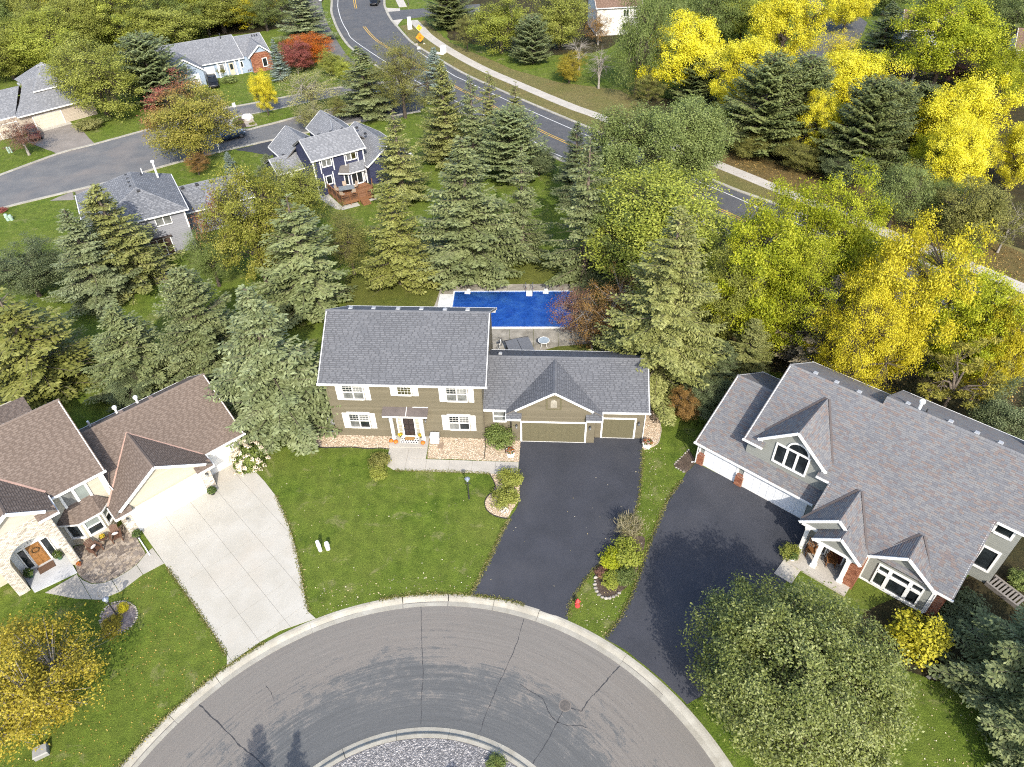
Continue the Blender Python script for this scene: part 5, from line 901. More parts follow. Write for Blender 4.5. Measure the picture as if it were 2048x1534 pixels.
H.body.box(-5.6, -0.05, -2.6, 0.2, 0, 2.4); fa = 4.7; fs = 0.72
for sg in (-1, 1): H.roof([(-2.8+sg*3.1, -3.0, fa-fs*3.1), (-2.8+sg*3.1, -0.4, fa-fs*3.1), (-2.8, 2.6, fa), (-2.8, -3.0, fa)]); H.fascia((-2.8, -3.03, fa+0.02), (-2.8+sg*3.1, -3.03, fa-fs*3.1), 0.2, 0.07)
Wg = wall(-5.6, -2.62, 0, -2.62); gable_wall(H, Wg, [(0, 0), (5.55, 0), (5.55, 2.55), (2.8, 4.55), (0, 2.55)]); H.garage_door(Wg, 0.7, 4.6, 1.95, WHITE, 4, 6, 0.12); H.window(Wg, 2.45, 3.1, 2.7, 3.5, 1, 1, GLASSC, 0.1, 0.03); H.siding(wall(-0.05, -2.6, -0.05, 0.2), [(0, 0), (2.6, 0), (2.6, 2.4), (0, 2.4)])
for x in (2.9, 4.3, 5.9, 6.7): m = MB(); m.box(x-0.12, x+0.12, -0.3, -0.06, 0, 2.5); m.build('porch_post', WHITE, H.root)
H.window(W, 9.8, 10.5, 0.8, 2.1, 1, 1, GLASSC, 0.1, 0.03); m = MB(); m.wbox(W, 11.4, 12.2, 0.1, 2.1, 0.02, 0.07); m.build('door', plain('cream_door', (0.45, 0.40, 0.30, 1), 0.6), H.root); m = MB(); m.wbox(W, 11.55, 12.05, 1.0, 1.9, 0.07, 0.08); m.build('pane', GLASS, H.root); H.window(W, 13.3, 13.8, 1.1, 2.0, 1, 1, GLASS, 0.1, 0.03)
H.body.box(8.6, 12.3, -0.8, 2.0, 0, 2.5); ga = 4.5; gs = 0.8
for sg in (-1, 1): H.roof([(10.45+sg*2.3, -1.2, ga-gs*2.3), (10.45+sg*2.3, 0.8, ga-gs*2.3), (10.45, 4.4, ga), (10.45, -1.2, ga)]); H.fascia((10.45, -1.23, ga+0.02), (10.45+sg*2.3, -1.23, ga-gs*2.3), 0.2, 0.07)
Wb = wall(8.6, -0.82, 12.3, -0.82); m = MB(); m.wpoly(Wb, [(0, 0), (3.7, 0), (3.7, 2.5), (1.85, 4.2), (0, 2.5)], -0.1, 0.0); m.build('brick_gable', MORTB, H.root); brickface(H, Wb, 0, 3.7, 0, 3.2, BRICK, H.root, 0.0, 0.1, 0.3, 'bricks', lambda a, z: z > 2.5+(1.85-abs(a-1.85))*0.9); gable_wall(H, Wb, [(0.75, 3.25), (2.95, 3.25), (1.85, 4.25)], 0.02); H.window(Wb, 2.0, 2.7, 0.8, 2.1, 1, 1, GLASS, 0.1, 0.04); H.siding(wall(8.6, 0.5, 8.6, -0.8), [(0, 0), (1.3, 0), (1.3, 2.4), (0, 2.4)])
for k in range(3): H.vent(10.9+k*0.45, 4.6, 4.75, BLACKV, 0.2)
H.pipe(5.5, 5.0, 4.7, 5.8, 0.09, DARKM)
H.finish(SKYBW)

# ================================================================ house at the far left edge
FF = ((-71.26, 108.65), math.radians(44))
BEIGE = toned('beige_siding', [(0, (0.34, 0.29, 0.23)), (1, (0.37, 0.32, 0.255))], 0.7, 0.05); BEIGEW = plain('beige_wall', (0.34, 0.29, 0.235, 1), 0.8)
H = House('beige_house', 'beige house with grey hipped roofs and a double garage by the street', FF, SH_PALE, BEIGE, seed=8, **FARK)
H.body.box(-6.5, 9.0, 0.0, 10, 0, 2.5); H.body.box(2.6, 9.0, 3.2, 11, 2.4, 4.5); e0 = 2.62
H.roof([(-2.0, -0.5, e0), (10, -0.5, e0), (10, 5.5, e0+3.1), (2.0, 5.5, e0+3.1)]); H.roof([(-2.0, 0.4, e0), (-7.0, 0.4, e0), (-3.5, 5.5, e0+2.5), (1.2, 5.5, e0+2.5)][::-1]); H.roof([(-7.0, 0.4, e0), (-7.0, 10.4, e0), (-3.5, 5.5, e0+2.5)]); H.roof([(-2.0, -0.5, e0), (-2.0, 0.4, e0), (1.6, 4.4, e0+2.4)]); H.roof([(-7, 10.4, e0), (2.5, 10.4, e0), (1.2, 5.5, e0+2.5), (-3.5, 5.5, e0+2.5)])
u0 = 4.6; H.roof([(2.1, 2.7, u0), (9.5, 2.7, u0), (5.8, 7.0, 7.2)]); H.roof([(2.1, 11.4, u0), (2.1, 2.7, u0), (5.8, 7.0, 7.2)]); H.roof([(9.5, 2.7, u0), (9.5, 11.4, u0), (5.8, 7.0, 7.2)]); H.roof([(9.5, 11.4, u0), (2.1, 11.4, u0), (5.8, 7.0, 7.2)])
for p, q in (((2.1, 2.7, u0), (5.8, 7.0, 7.2)), ((9.5, 2.7, u0), (5.8, 7.0, 7.2)), ((2.1, 11.4, u0), (5.8, 7.0, 7.2)), ((-2, -0.5, e0), (2, 4.6, e0+2.6))): H.cap(p, q)
H.fascia((-2, -0.55, e0), (10, -0.55, e0), 0.16, 0.1); H.fascia((-7, 0.36, e0), (-2, 0.36, e0), 0.16, 0.1); H.fascia((2.1, 2.66, u0), (9.5, 2.66, u0), 0.16, 0.1)
Wf = wall(-1.6, 0.0, 9, 0.0); H.siding(Wf, [(0, 0), (10.6, 0), (10.6, 2.5), (0, 2.5)]); H.garage_door(Wf, 1.65, 5.6, 1.95, plain('cream_garage_door', (0.50, 0.45, 0.36, 1), 0.6), 4, 6, 0.1); Wl = wall(-6.5, 0.0, -1.6, 0.0); H.siding(Wl, [(0, 0), (4.9, 0), (4.9, 2.5), (0, 2.5)]); H.garage_door(Wl, 1.6, 4.2, 1.95, plain('cream_garage_door', (0.5, 0.45, 0.36, 1)), 4, 4, 0.1)
Wu = wall(2.6, 3.2, 9, 3.2); H.siding(Wu, [(0, 2.4), (6.4, 2.4), (6.4, 4.5), (0, 4.5)]); H.window(Wu, 1.3, 2.9, 3.45, 4.3, 2, 1, GLASS, 0.12, 0.03); H.siding(wall(2.6, 11, 2.6, 3.2), [(0, 2.4), (7.8, 2.4), (7.8, 4.5), (0, 4.5)])
H.pipe(-3.2, 5.2, 4.8, 6.2, 0.12, WHITE, True)
for k in range(4): H.vent(4.9+k*0.3, 6.5, 6.9, VENTM, 0.2)
for k in range(2): H.vent(1.5, 6.5+k*0.6, 5.0, VENTM, 0.25)
H.finish(BEIGEW)
slabs('driveway_apron', FF, [(0.0, -1.2), (4.6, -1.2), (4.6, 0.1), (0.0, 0.1)], [0, 1.5, 3.1, 4.7], [-1.3, 0.2], CONC, 0.035)
# ================================================================ glimpsed houses at the top edge
BR_SH = shingle_mat('brown_red_shingles', (0.13, 0.085, 0.06), [(0.08, (0.14, 0.09, 0.065)), (1.0, (0.20, 0.135, 0.10))])
def glimpse(name, label, frame, w_, d_, zw, slope, sh, wallc, wm, axis='x', wins=()):
    H = House(name, label, frame, sh, wallc, seed=9, **FARK); gable_block(H, 0, w_, 0, d_, zw, slope, 0.4, 0.4, axis)
    for a, z in wins: H.window(wall(0, 0, w_, 0), a, a+1.0, z, z+1.2, 2, 1, GLASS, 0.1, 0.03)
    H.finish(wm); return H
WS = toned('white_siding', [(0, (0.55, 0.54, 0.50)), (1, (0.62, 0.61, 0.57))], 0.7, 0.05); WSW = plain('white_siding_wall', (0.58, 0.57, 0.53, 1), 0.8)
glimpse('white_house', 'white house with brown roof half hidden by trees at the top', ((18.51,150.68), math.radians(5)), 8.6, 9, 5.0, 0.6, BR_SH, WS, WSW, 'x', ((5.2, 0.9), (5.2, 3.3)))
H = glimpse('pale_grey_house', 'pale grey house with brown roof and skylights at the top right', ((70.21,132.92), math.radians(-18)), 9, 8, 4.4, 0.5, BR_SH, toned('cool_grey_siding', [(0, (0.42, 0.44, 0.47)), (1, (0.46, 0.48, 0.50))], 0.7, 0.05), plain('cool_grey_wall', (0.43, 0.45, 0.48, 1), 0.8), 'x', ((2.5, 2.8), (5.5, 2.8)))
for x in (2.4, 5.0): m = MB(); m.solid([(x, 0.9, 5.05), (x+1.8, 0.9, 5.05), (x+1.8, 2.6, 5.9), (x, 2.6, 5.9)], [(x, 0.9, 5.25), (x+1.8, 0.9, 5.25), (x+1.8, 2.6, 6.1), (x, 2.6, 6.1)]); m.build('skylight', WHITE, H.root)
glimpse('brown_roofed_house', 'brown roofed house at the right edge behind yellow trees', ((83.53,121.29), math.radians(-25)), 10, 8, 4.0, 0.5, BR_SH, WS, WSW, 'x', ())

# ---------------------------------------------------------------- pool and its surroundings
def fw(frame, x, y, z=0.0): p = to_world(frame, [(x, y)])[0]; return (p[0], p[1], z)
FP = (fw(FM, 7.2, 14.65)[:2], math.radians(-2.6))       # pool frame: near left corner
PW, PD = 12.1, 6.0
pool = thing('swimming_pool', 'rectangular swimming pool with blue liner and white coping', 'pool', FP[0], FP[1])
def liner_mat():
    m, t, n, l, p = nodes_of('blue_liner_with_reflections'); tc = n.new('ShaderNodeTexCoord').outputs['Object']
    a = noise(n, l, tc, 0.55, 5.0, 0.65, 1.2); b = noise(n, l, tc, 3.0, 4.0, 0.6)
    r = ramp(n, [(0.36, (0.09, 0.27, 0.78)), (0.52, (0.15, 0.38, 0.92)), (0.66, (0.30, 0.55, 0.97))]); l.new(a.outputs[0], r.inputs[0])  # dark and light blue patches paint reflected trees and sky into the liner
    rb = ramp(n, [(0.35, (0.85,)*3), (0.7, (1.15,)*3)]); l.new(b.outputs[0], rb.inputs[0]); l.new(mixc(n, l, 1.0, r.outputs[0], rb.outputs[0], 'MULTIPLY'), p.inputs['Base Color']); p.inputs['Roughness'].default_value = 0.6
    return m
LINER = liner_mat(); zb = 0.16
m = MB(); ZP = -1.2
m2 = MB(); m2.face([(0, 0, 0.035), (PW, 0, 0.035), (PW, PD, 0.035), (0, PD, 0.035)]); m2.build('basin', LINER, pool)
m = MB(); m.face([(0.03, 0.03, 0.075), (PW-0.03, 0.03, 0.075), (PW-0.03, PD-0.03, 0.075), (0.03, PD-0.03, 0.075)])
def water_mat():
    m, t, n, l, p = nodes_of('pool_water'); n.remove(p); out = [x for x in n if x.type == 'OUTPUT_MATERIAL'][0]
    tr = n.new('ShaderNodeBsdfTransparent'); tr.inputs[0].default_value = (0.72, 0.88, 1.0, 1); gl = n.new('ShaderNodeBsdfGlossy'); gl.inputs['Roughness'].default_value = 0.02
    fr = n.new('ShaderNodeFresnel'); fr.inputs['IOR'].default_value = 1.33; mx = n.new('ShaderNodeMixShader'); tc = n.new('ShaderNodeTexCoord').outputs['Object']; a = noise(n, l, tc, 2.2, 3.0)
    b = n.new('ShaderNodeBump'); b.inputs['Strength'].default_value = 0.12; b.inputs['Distance'].default_value = 0.05; l.new(a.outputs[0], b.inputs['Height']); l.new(b.outputs[0], gl.inputs['Normal']); l.new(b.outputs[0], fr.inputs['Normal'])
    l.new(fr.outputs[0], mx.inputs[0]); l.new(tr.outputs[0], mx.inputs[1]); l.new(gl.outputs[0], mx.inputs[2]); l.new(mx.outputs[0], out.inputs[0]); return m
m.build('water', water_mat(), pool)
m = MB()
for a, b in (((-0.14, -0.14), (PW+0.14, -0.02)), ((-0.14, PD+0.02), (PW+0.14, PD+0.14)), ((-0.14, -0.02), (-0.02, PD+0.02)), ((PW+0.02, -0.02), (PW+0.14, PD+0.02))): m.box(a[0], b[0], a[1], b[1], -0.02, 0.14)
m.build('coping', WHITE, pool)
# tiled band under the far coping
TILE = toned('pool_tile', [(0, (0.03, 0.10, 0.32)), (1, (0.10, 0.22, 0.50))], 0.4, 0.1)
m = MB()
for k in range(48): m.box(k*PW/48+0.01, (k+1)*PW/48-0.01, PD-0.02, PD+0.019, 0.04, 0.13, rnd.random())
m.build('tile_band', TILE, pool, False, 'stuff')
m = MB(); m.box(-1.5, -0.16, 3.1, 5.6, 0.0, 0.1); m.box(-1.45, -0.2, 3.2, 4.2, 0.1, 0.22); m.build('step_unit', plain('fibreglass_step', (0.55, 0.56, 0.54, 1), 0.5, 0.15, 1.5), pool)
for x in (1.3, 9.2): m = MB(); m.box(x-0.28, x+0.28, PD-0.32, PD-0.02, 0.04, 0.15); m.build('skimmer', WHITE, pool); m = MB(); m.lathe([(0.2, 0.03), (0.2, 0.07), (0.05, 0.08)], 10, (x+0.05, PD+0.45, 0)); m.build('skimmer_lid', WHITE, pool)
m = MB(); m.box(7.25, 7.85, PD-0.75, PD-0.05, 0.05, 0.12); m.box(7.25, 7.85, PD-0.4, PD-0.05, 0.12, 0.17); m.build('pool_ladder_tread', WHITE, pool)
for x in (7.2, 7.9):
    m = MB(); m.tube([(x, PD+0.7, 0.05), (x, PD+0.68, 0.7), (x, PD+0.4, 0.95), (x, PD+0.02, 0.75), (x, PD-0.12, 0.1)], 0.03, 6); m.build('grab_rail', plain('steel_rail', (0.5, 0.5, 0.5, 1), 0.25, 0.1, 3, 1.0), pool)
    m = MB(); m.lathe([(0.09, 0.03), (0.09, 0.08), (0.04, 0.1)], 10, (x, PD+0.7, 0)); m.build('rail_socket', plain('red_brown_rubber', (0.14, 0.07, 0.06, 1), 0.7), pool)
db = thing('diving_board', 'pale diving board at the right end of the swimming pool', 'diving board', fw(FP, PW-0.1, 3.0), FP[1])
m = MB(); m.box(-1.1, 1.6, -0.22, 0.22, 0.5, 0.55); m.build('board', plain('peach_board', (0.55, 0.42, 0.34, 1), 0.6), db); m = MB(); m.box(0.5, 0.7, -0.2, 0.2, 0.0, 0.5); m.box(1.2, 1.4, -0.2, 0.2, 0.0, 0.5); m.build('stand', GALV, db)
slabs('pool_deck', FP, [(-1.6, PD+0.16), (PW+1.6, PD+0.16), (PW+1.6, PD+1.6), (-1.75, PD+1.45)], [-2, 0.7, 3.0, 5.3, 7.6, 9.9, 12.2, 14], [PD, PD+2], POOLC, 0.03); slabs('pool_deck', FP, [(-1.9, 2.9), (-0.16, 2.9), (-0.16, PD+0.12), (-1.6, PD+0.12)], [-2, 0], [2.5, PD+0.2], POOLC, 0.032)
slabs('pool_deck', FP, [(0, -0.16), (PW+1.6, -0.16), (PW+1.6, -2.4), (10.2, -2.9), (8.6, -3.6), (0, -3.8)], [0, 2.3, 4.0, 5.75, 8.0, 10.3, 12.4, 14], [-4, -1.9, 0], POOLC, 0.03); slabs('pool_deck', FP, [(PW+0.16, -0.12), (PW+1.6, -0.12), (PW+1.6, PD+0.12), (PW+0.16, PD+0.12)], [12, 14], [-0.2, 2, 4, 6.3], POOLC, 0.03)
# hot tub, table, chair, bird bath
ht = thing('hot_tub', 'hot tub under a folded charcoal cover beside the pool', 'hot tub', fw(FM, 14.1, 10.85), FM[1]+math.radians(18))
m = MB(); m.box(-1.05, 1.05, -1.05, 1.05, 0.03, 0.8); m.build('cabinet', plain('charcoal_cabinet', (0.05, 0.05, 0.055, 1), 0.6), ht)
for s_ in (-1, 1): m = MB(); m.solid([(s_*0.02, -1.12, 0.8), (s_*1.12, -1.12, 0.8), (s_*1.12, 1.12, 0.8), (s_*0.02, 1.12, 0.8)][::s_], [(s_*0.02, -1.12, 0.97), (s_*1.12, -1.1, 0.9), (s_*1.12, 1.1, 0.9), (s_*0.02, 1.12, 0.97)][::s_]); m.build('cover', plain('charcoal_vinyl', (0.13, 0.135, 0.145, 1), 0.55, 0.1), ht)
m = MB(); m.tube([(-1.15, -1.1, 0.9), (-1.15, 1.1, 0.93), (1.1, 1.15, 0.93)], 0.05, 6); m.build('cover_rail', plain('black_vinyl', (0.02, 0.02, 0.022, 1), 0.5), ht)
pt = thing('patio_table', 'round glass patio table on the pool deck', 'table', fw(FM, 16.23, 12.02), 0); m = MB(); m.lathe([(0.50, 0.70), (0.50, 0.72)], 20); m.build('table_top', glass('table_glass', (0.28, 0.33, 0.36), 0.08, 0.2), pt)
m = MB(); m.tube([(0.51*math.cos(2*PI*k/20), 0.51*math.sin(2*PI*k/20), 0.71) for k in range(21)], 0.025, 5); m.build('rim', WHITE, pt)
for k in range(4): a = PI/4+k*PI/2; m = MB(); m.tube([(0.4*math.cos(a), 0.4*math.sin(a), 0.7), (0.3*math.cos(a), 0.3*math.sin(a), 0.35), (0.42*math.cos(a), 0.42*math.sin(a), 0.03)], 0.02, 5); m.build('leg', WHITE, pt)
for k in range(3): m = MB(); m.beam((-0.48*math.cos(k*PI/3), -0.48*math.sin(k*PI/3), 0.685), (0.48*math.cos(k*PI/3), 0.48*math.sin(k*PI/3), 0.685), 0.03, 0.02); m.build('brace', WHITE, pt)
bc = thing('exercise_bicycle', 'small white and black bicycle leaning at the rear corner of the olive house', 'bicycle', fw(FM, 12.25, 11.6), FM[1]+1.4)
for x in (-0.5, 0.5): m = MB(); m.tube([(x+0.32*math.cos(2*PI*k/16), 0, 0.34+0.32*math.sin(2*PI*k/16)) for k in range(17)], 0.025, 5); m.build('wheel', DARKM, bc)
m = MB(); m.tube([(-0.5, 0, 0.34), (-0.1, 0, 0.38), (0.35, 0, 0.8), (0.5, 0, 0.34)], 0.025, 5); m.tube([(-0.1, 0, 0.38), (-0.22, 0, 0.85), (0.35, 0, 0.8)], 0.02, 5); m.build('frame', WHITE, bc); m = MB(); m.box(-0.36, -0.1, -0.08, 0.08, 0.85, 0.91); m.build('saddle', DARKM, bc); m = MB(); m.tube([(0.33, -0.28, 0.98), (0.38, 0, 0.95), (0.33, 0.28, 0.98)], 0.018, 5); m.build('handlebar', DARKM, bc)
bb = thing('bird_bath', 'dark bird bath on the lawn left of the pool', 'bird bath', (-6.75,62.57), 0); m = MB(); m.lathe([(0.22, 0.0), (0.18, 0.06), (0.07, 0.12), (0.06, 0.6), (0.12, 0.66)], 12); m.build('pedestal', plain('dark_stone', (0.06, 0.055, 0.05, 1), 0.8), bb); m = MB(); m.lathe([(0.12, 0.64), (0.36, 0.72), (0.40, 0.80), (0.36, 0.80), (0.30, 0.75)], 16); m.build('bowl', plain('grey_stone', (0.28, 0.27, 0.25, 1), 0.8), bb); m = MB(); m.lathe([(0.31, 0.755), (0.31, 0.76)], 14); m.build('basin_water', plain('dark_water', (0.012, 0.012, 0.012, 1), 0.05), bb)
# ---------------------------------------------------------------- porch of the olive house
rg = thing('patterned_rug', 'white outdoor rug with black diamonds before the olive house door', 'rug', fw(FM, 5.9, -0.42, 0.122), FM[1]); m = MB(); m.box(-0.72, 0.72, -0.42, 0.42, 0, 0.008); m.build('rug_base', plain('rug_white', (0.58, 0.57, 0.54, 1), 0.95), rg); m = MB()
for i in range(7):
    for j in range(4):
        x, y = -0.6+i*0.2+(0.1 if j % 2 else 0)-0.03, -0.31+j*0.205; m.prism([(x-0.085, y), (x, y-0.075), (x+0.085, y), (x, y+0.075)], 0.008, 0.0095)
m.build('rug_diamond', plain('rug_black', (0.02, 0.02, 0.022, 1), 0.95), rg)
m = MB(); m.box(-0.38, 0.38, -0.2, 0.2, 0, 0.02); tag(m.build('doormat', plain('coir', (0.30, 0.17, 0.06, 1), 0.95, 0.25, 20.0)), 'brown coir doormat lying on the diamond rug', 'doormat'); o = bpy.context.scene.objects['doormat']; o.location = fw(FM, 5.88, -0.30, 0.133); o.rotation_euler = (0, 0, FM[1])
def pumpkin(label, x, y, r, z=0.12):
    t = thing('pumpkin', label, 'pumpkin', fw(FM, x, y, z), rnd.random()*3, 'pumpkins by the porch'); m = MB(); pr = [(r*math.sin(a)*(1.0), r*0.78*(1-math.cos(a))) for a in [PI*(0.12+0.78*k/7) for k in range(8)]]; m.lathe([(a, b-r*0.05) for a, b in pr], 24, (0, 0, 0), 0.5, 1.0, 8, 0.06); m.build('body', plain('pumpkin_orange', (0.48, 0.135, 0.012, 1), 0.5, 0.12), t, True)
    m = MB(); m.tube([(0, 0, r*1.3), (0.01, 0, r*1.55), (0.05, 0.02, r*1.75)], [0.03, 0.022, 0.018], 6); m.build('stem', plain('pumpkin_stem', (0.10, 0.085, 0.03, 1), 0.8), t)
pumpkin('pumpkin left of the left porch post, leftmost of the three', 4.48, -0.72, 0.17); pumpkin('pumpkin right in front of the left porch post', 4.86, -0.82, 0.18); pumpkin('single pumpkin in front of the right porch post', 7.02, -0.86, 0.18)
def flower_clump(me_name, r, h, n, mat, seed=1, size=0.05, flat=0.6):
    R_ = np.random.RandomState(seed); d = R_.randn(n, 3); d /= np.linalg.norm(d, axis=1)[:, None]; d[:, 2] = np.abs(d[:, 2]); C = d*np.array([r, r, h])*(0.55+0.45*R_.rand(n, 1)**0.4); return kites(me_name, C, R_.randn(n, 3), d+R_.randn(n, 3)*0.5+np.array([0, 0, 0.5]), size*(0.7+0.6*R_.rand(n)), size*(0.6+0.5*R_.rand(n)), R_.rand(n), mat)
def kites(name, C, D, N, ln, wd, tone, mat):
    """many little leaf-shaped faces as one mesh"""
    n = len(C); N = N/np.maximum(1e-6, np.linalg.norm(N, axis=1))[:, None]; D = D-N*np.sum(D*N, axis=1)[:, None]; D = D/np.maximum(1e-6, np.linalg.norm(D, axis=1))[:, None]; W = np.cross(N, D)
    V = np.empty((n, 4, 3)); V[:, 0] = C-D*(ln/2)[:, None]; V[:, 1] = C+W*(wd/2)[:, None]+D*(ln*0.08)[:, None]; V[:, 2] = C+D*(ln/2)[:, None]; V[:, 3] = C-W*(wd/2)[:, None]+D*(ln*0.08)[:, None]
    me = bpy.data.meshes.new(name); me.vertices.add(4*n); me.vertices.foreach_set('co', V.reshape(-1)); me.loops.add(4*n); me.loops.foreach_set('vertex_index', np.arange(4*n, dtype=np.int32)); me.polygons.add(n); me.polygons.foreach_set('loop_start', np.arange(0, 4*n, 4, dtype=np.int32)); me.update(calc_edges=True)
    a = me.attributes.new('tone', 'FLOAT', 'FACE'); a.data.foreach_set('value', np.clip(tone, 0, 1).astype(np.float32)); me.materials.append(mat); return me
def leaf_mat(name, c0, c1, c2, trans=0.25, rough=0.6, spec=0.25, top=None):
    """leaves: colour per leaf, a little light let through"""
    if name in MATS: return MATS[name]
    m, t, n, l, p = nodes_of(name); at = n.new('ShaderNodeAttribute'); at.attribute_name = 'tone'; r = ramp(n, [(0.05, c0), (0.5, c1), (0.95, c2)]); l.new(at.outputs['Fac'], r.inputs[0]); col = r.outputs[0]
    if top:
        tc = n.new('ShaderNodeTexCoord').outputs['Object']; sx = n.new('ShaderNodeSeparateXYZ'); l.new(tc, sx.inputs[0]); ns = noise(n, l, tc, 0.5, 3.0)
        q = mathn(n, l, 'ADD', mathn(n, l, 'MULTIPLY', sx.outputs[2], top[1]), mathn(n, l, 'MULTIPLY', sx.outputs[0], top[2])); q = mathn(n, l, 'ADD', q, mathn(n, l, 'MULTIPLY', ns.outputs[0], top[3])); rr_ = ramp(n, [(top[4], (0, 0, 0)), (top[5], (1, 1, 1))]); l.new(q, rr_.inputs[0]); col = mixc(n, l, rr_.outputs[0], col, top[0])
    oi = n.new('ShaderNodeObjectInfo'); rv = ramp(n, [(0, (0.88,)*3), (1, (1.12,)*3)]); l.new(oi.outputs['Random'], rv.inputs[0]); col = mixc(n, l, 1.0, col, rv.outputs[0], 'MULTIPLY')
    l.new(col, p.inputs['Base Color']); p.inputs['Roughness'].default_value = rough; p.inputs['Specular IOR Level'].default_value = spec
    tr = n.new('ShaderNodeBsdfTranslucent'); l.new(col, tr.inputs[0]); mx = n.new('ShaderNodeMixShader'); mx.inputs[0].default_value = trans; out = [x for x in n if x.type == 'OUTPUT_MATERIAL'][0]
    l.new(p.outputs[0], mx.inputs[1]); l.new(tr.outputs[0], mx.inputs[2]); l.new(mx.outputs[0], out.inputs[0]); MATS[name] = m; return m
FGREEN = leaf_mat('bedding_green', (0.03, 0.06, 0.012), (0.06, 0.10, 0.02), (0.12, 0.15, 0.04)); FYEL = leaf_mat('yellow_mums', (0.45, 0.26, 0.01), (0.62, 0.42, 0.02), (0.7, 0.55, 0.08)); FRED = leaf_mat('red_bedding', (0.30, 0.02, 0.015), (0.42, 0.10, 0.02), (0.48, 0.22, 0.03)); FWHT = leaf_mat('white_flowers', (0.5, 0.46, 0.38), (0.62, 0.58, 0.5), (0.7, 0.68, 0.62))
def potted(name, label, loc, pot_r, pot_h, pot_mat, r, h, fm, n=160, square=False, green=True, seed=1, cat='planter'):
    t = thing(name, label, cat, loc, rnd.random()); m = MB()
    if square: m.solid([(-pot_r*0.8, -pot_r*0.8, 0), (pot_r*0.8, -pot_r*0.8, 0), (pot_r*0.8, pot_r*0.8, 0), (-pot_r*0.8, pot_r*0.8, 0)], [(-pot_r, -pot_r, pot_h), (pot_r, -pot_r, pot_h), (pot_r, pot_r, pot_h), (-pot_r, pot_r, pot_h)]); m.box(-pot_r-0.03, pot_r+0.03, -pot_r-0.03, pot_r+0.03, pot_h, pot_h+0.05)
    else: m.lathe([(pot_r*0.7, 0), (pot_r, pot_h*0.9), (pot_r*1.08, pot_h*0.92), (pot_r*1.08, pot_h), (pot_r*0.9, pot_h), (pot_r*0.88, pot_h-0.04)], 14)
    m.build('pot', pot_mat, t); f = put('flowers', flower_clump('flowers', r, h, n, fm, seed, 0.08), t); f.location = (0, 0, pot_h)
    if green: g = put('leaves', flower_clump('leaves', r*0.95, h*0.8, n, FGREEN, seed+5, 0.10), t); g.location = (0, 0, pot_h)
    return t
potted('potted_mum', 'yellow potted mum left of the olive house door', fw(FM, 5.1, -0.12, 0.12), 0.13, 0.2, DARKM, 0.2, 0.2, FYEL, 120); potted('potted_mum', 'yellow potted mum right of the olive house door', fw(FM, 6.72, -0.12, 0.12), 0.13, 0.2, DARKM, 0.2, 0.2, FYEL, 120, seed=3)
potted('flower_planter', 'square white planter of red flowers beside the left garage corner', fw(FM, 13.96, -1.75), 0.28, 0.45, WHITE, 0.38, 0.3, FRED, 150, True); potted('flower_planter', 'square white planter of orange flowers right of the single garage door', fw(FM, 24.55, -0.45), 0.30, 0.48, WHITE, 0.42, 0.34, FRED, 150, True, seed=7)
co = thing('cooler_box', 'white cooler chest standing on the gravel by the front walk', 'cooler', fw(FM, 7.95, -0.55, 0.0), FM[1]); m = MB(); m.box(-0.33, 0.33, -0.25, 0.25, 0.08, 0.78); m.build('body', WHITE, co); m = MB(); m.box(-0.35, 0.35, -0.27, 0.27, 0.78, 0.88); m.build('lid', plain('grey_white_lid', (0.48, 0.50, 0.52, 1), 0.5), co); m = MB(); m.tube([(0.36, -0.12, 0.66), (0.43, -0.12, 0.66), (0.43, 0.12, 0.66), (0.36, 0.12, 0.66)], 0.018, 5); m.build('handle', DARKM, co); m = MB(); m.box(-0.02, 0.02, -0.26, -0.25, 0.15, 0.7); m.box(-0.25, -0.05, -0.262, -0.25, 0.55, 0.58); m.build('logo_strip', plain('grey_print', (0.2, 0.2, 0.2, 1), 0.6), co)
for x, y in ((-0.28, -0.2), (0.28, -0.2), (0.28, 0.2), (-0.28, 0.2)): m = MB(); m.box(x-0.04, x+0.04, y-0.04, y+0.04, 0.0, 0.08); m.build('foot', DARKM, co)
m = MB(); m.box(-0.22, 0.22, -0.3, 0.3, 0.0, 0.05); o = tag(m.build('stepping_stone', plain('brown_stone', (0.22, 0.16, 0.11, 1), 0.9, 0.25, 6.0)), 'brown stepping stone on the gravel right of the cooler', 'stone'); o.location = fw(FM, 8.42, -0.95, 0.02); o.rotation_euler = (0, 0, FM[1])
def ac_unit(label, frame, x, y, s_=0.8):
    t = thing('air_conditioner', label, 'air conditioner', fw(frame, x, y), frame[1]); m = MB(); h = s_/2; m.box(-h, h, -h, h, 0.05, s_*1.05); m.box(-h-0.04, h+0.04, -h-0.04, h+0.04, 0, 0.05); m.build('housing', plain('ac_grey', (0.38, 0.39, 0.38, 1), 0.5), t); m = MB(); m.lathe([(h*0.85, s_*1.05), (h*0.85, s_*1.07)], 18); m.build('fan_grille', DARKM, t); m = MB()
    for k in range(10): m.box(-h-0.012, h+0.012, -h-0.012, h+0.012, 0.12+k*s_*0.09, 0.14+k*s_*0.09)
    m.build('louvre', plain('ac_louvre', (0.26, 0.27, 0.27, 1), 0.5), t)
ac_unit('grey air conditioner beside the left wall of the olive house', FM, -0.62, 1.5); ac_unit('pale air conditioner at the left wall of the navy house', FN, -1.0, 2.2, 0.75)
m = MB(); m.tube([(0, 0, 0.05), (1.2, 0.02, 0.05)], 0.05, 6); m.box(1.15, 1.6, -0.14, 0.16, 0.02, 0.06); o = tag(m.build('drain_hose', plain('teal_plastic', (0.16, 0.21, 0.22, 1), 0.6)), 'grey-green drain pipe with splash block on the left rock bed', 'drain pipe'); o.location = fw(FM, -0.05, 0.35, 0.02); o.rotation_euler = (0, 0, FM[1]+PI)
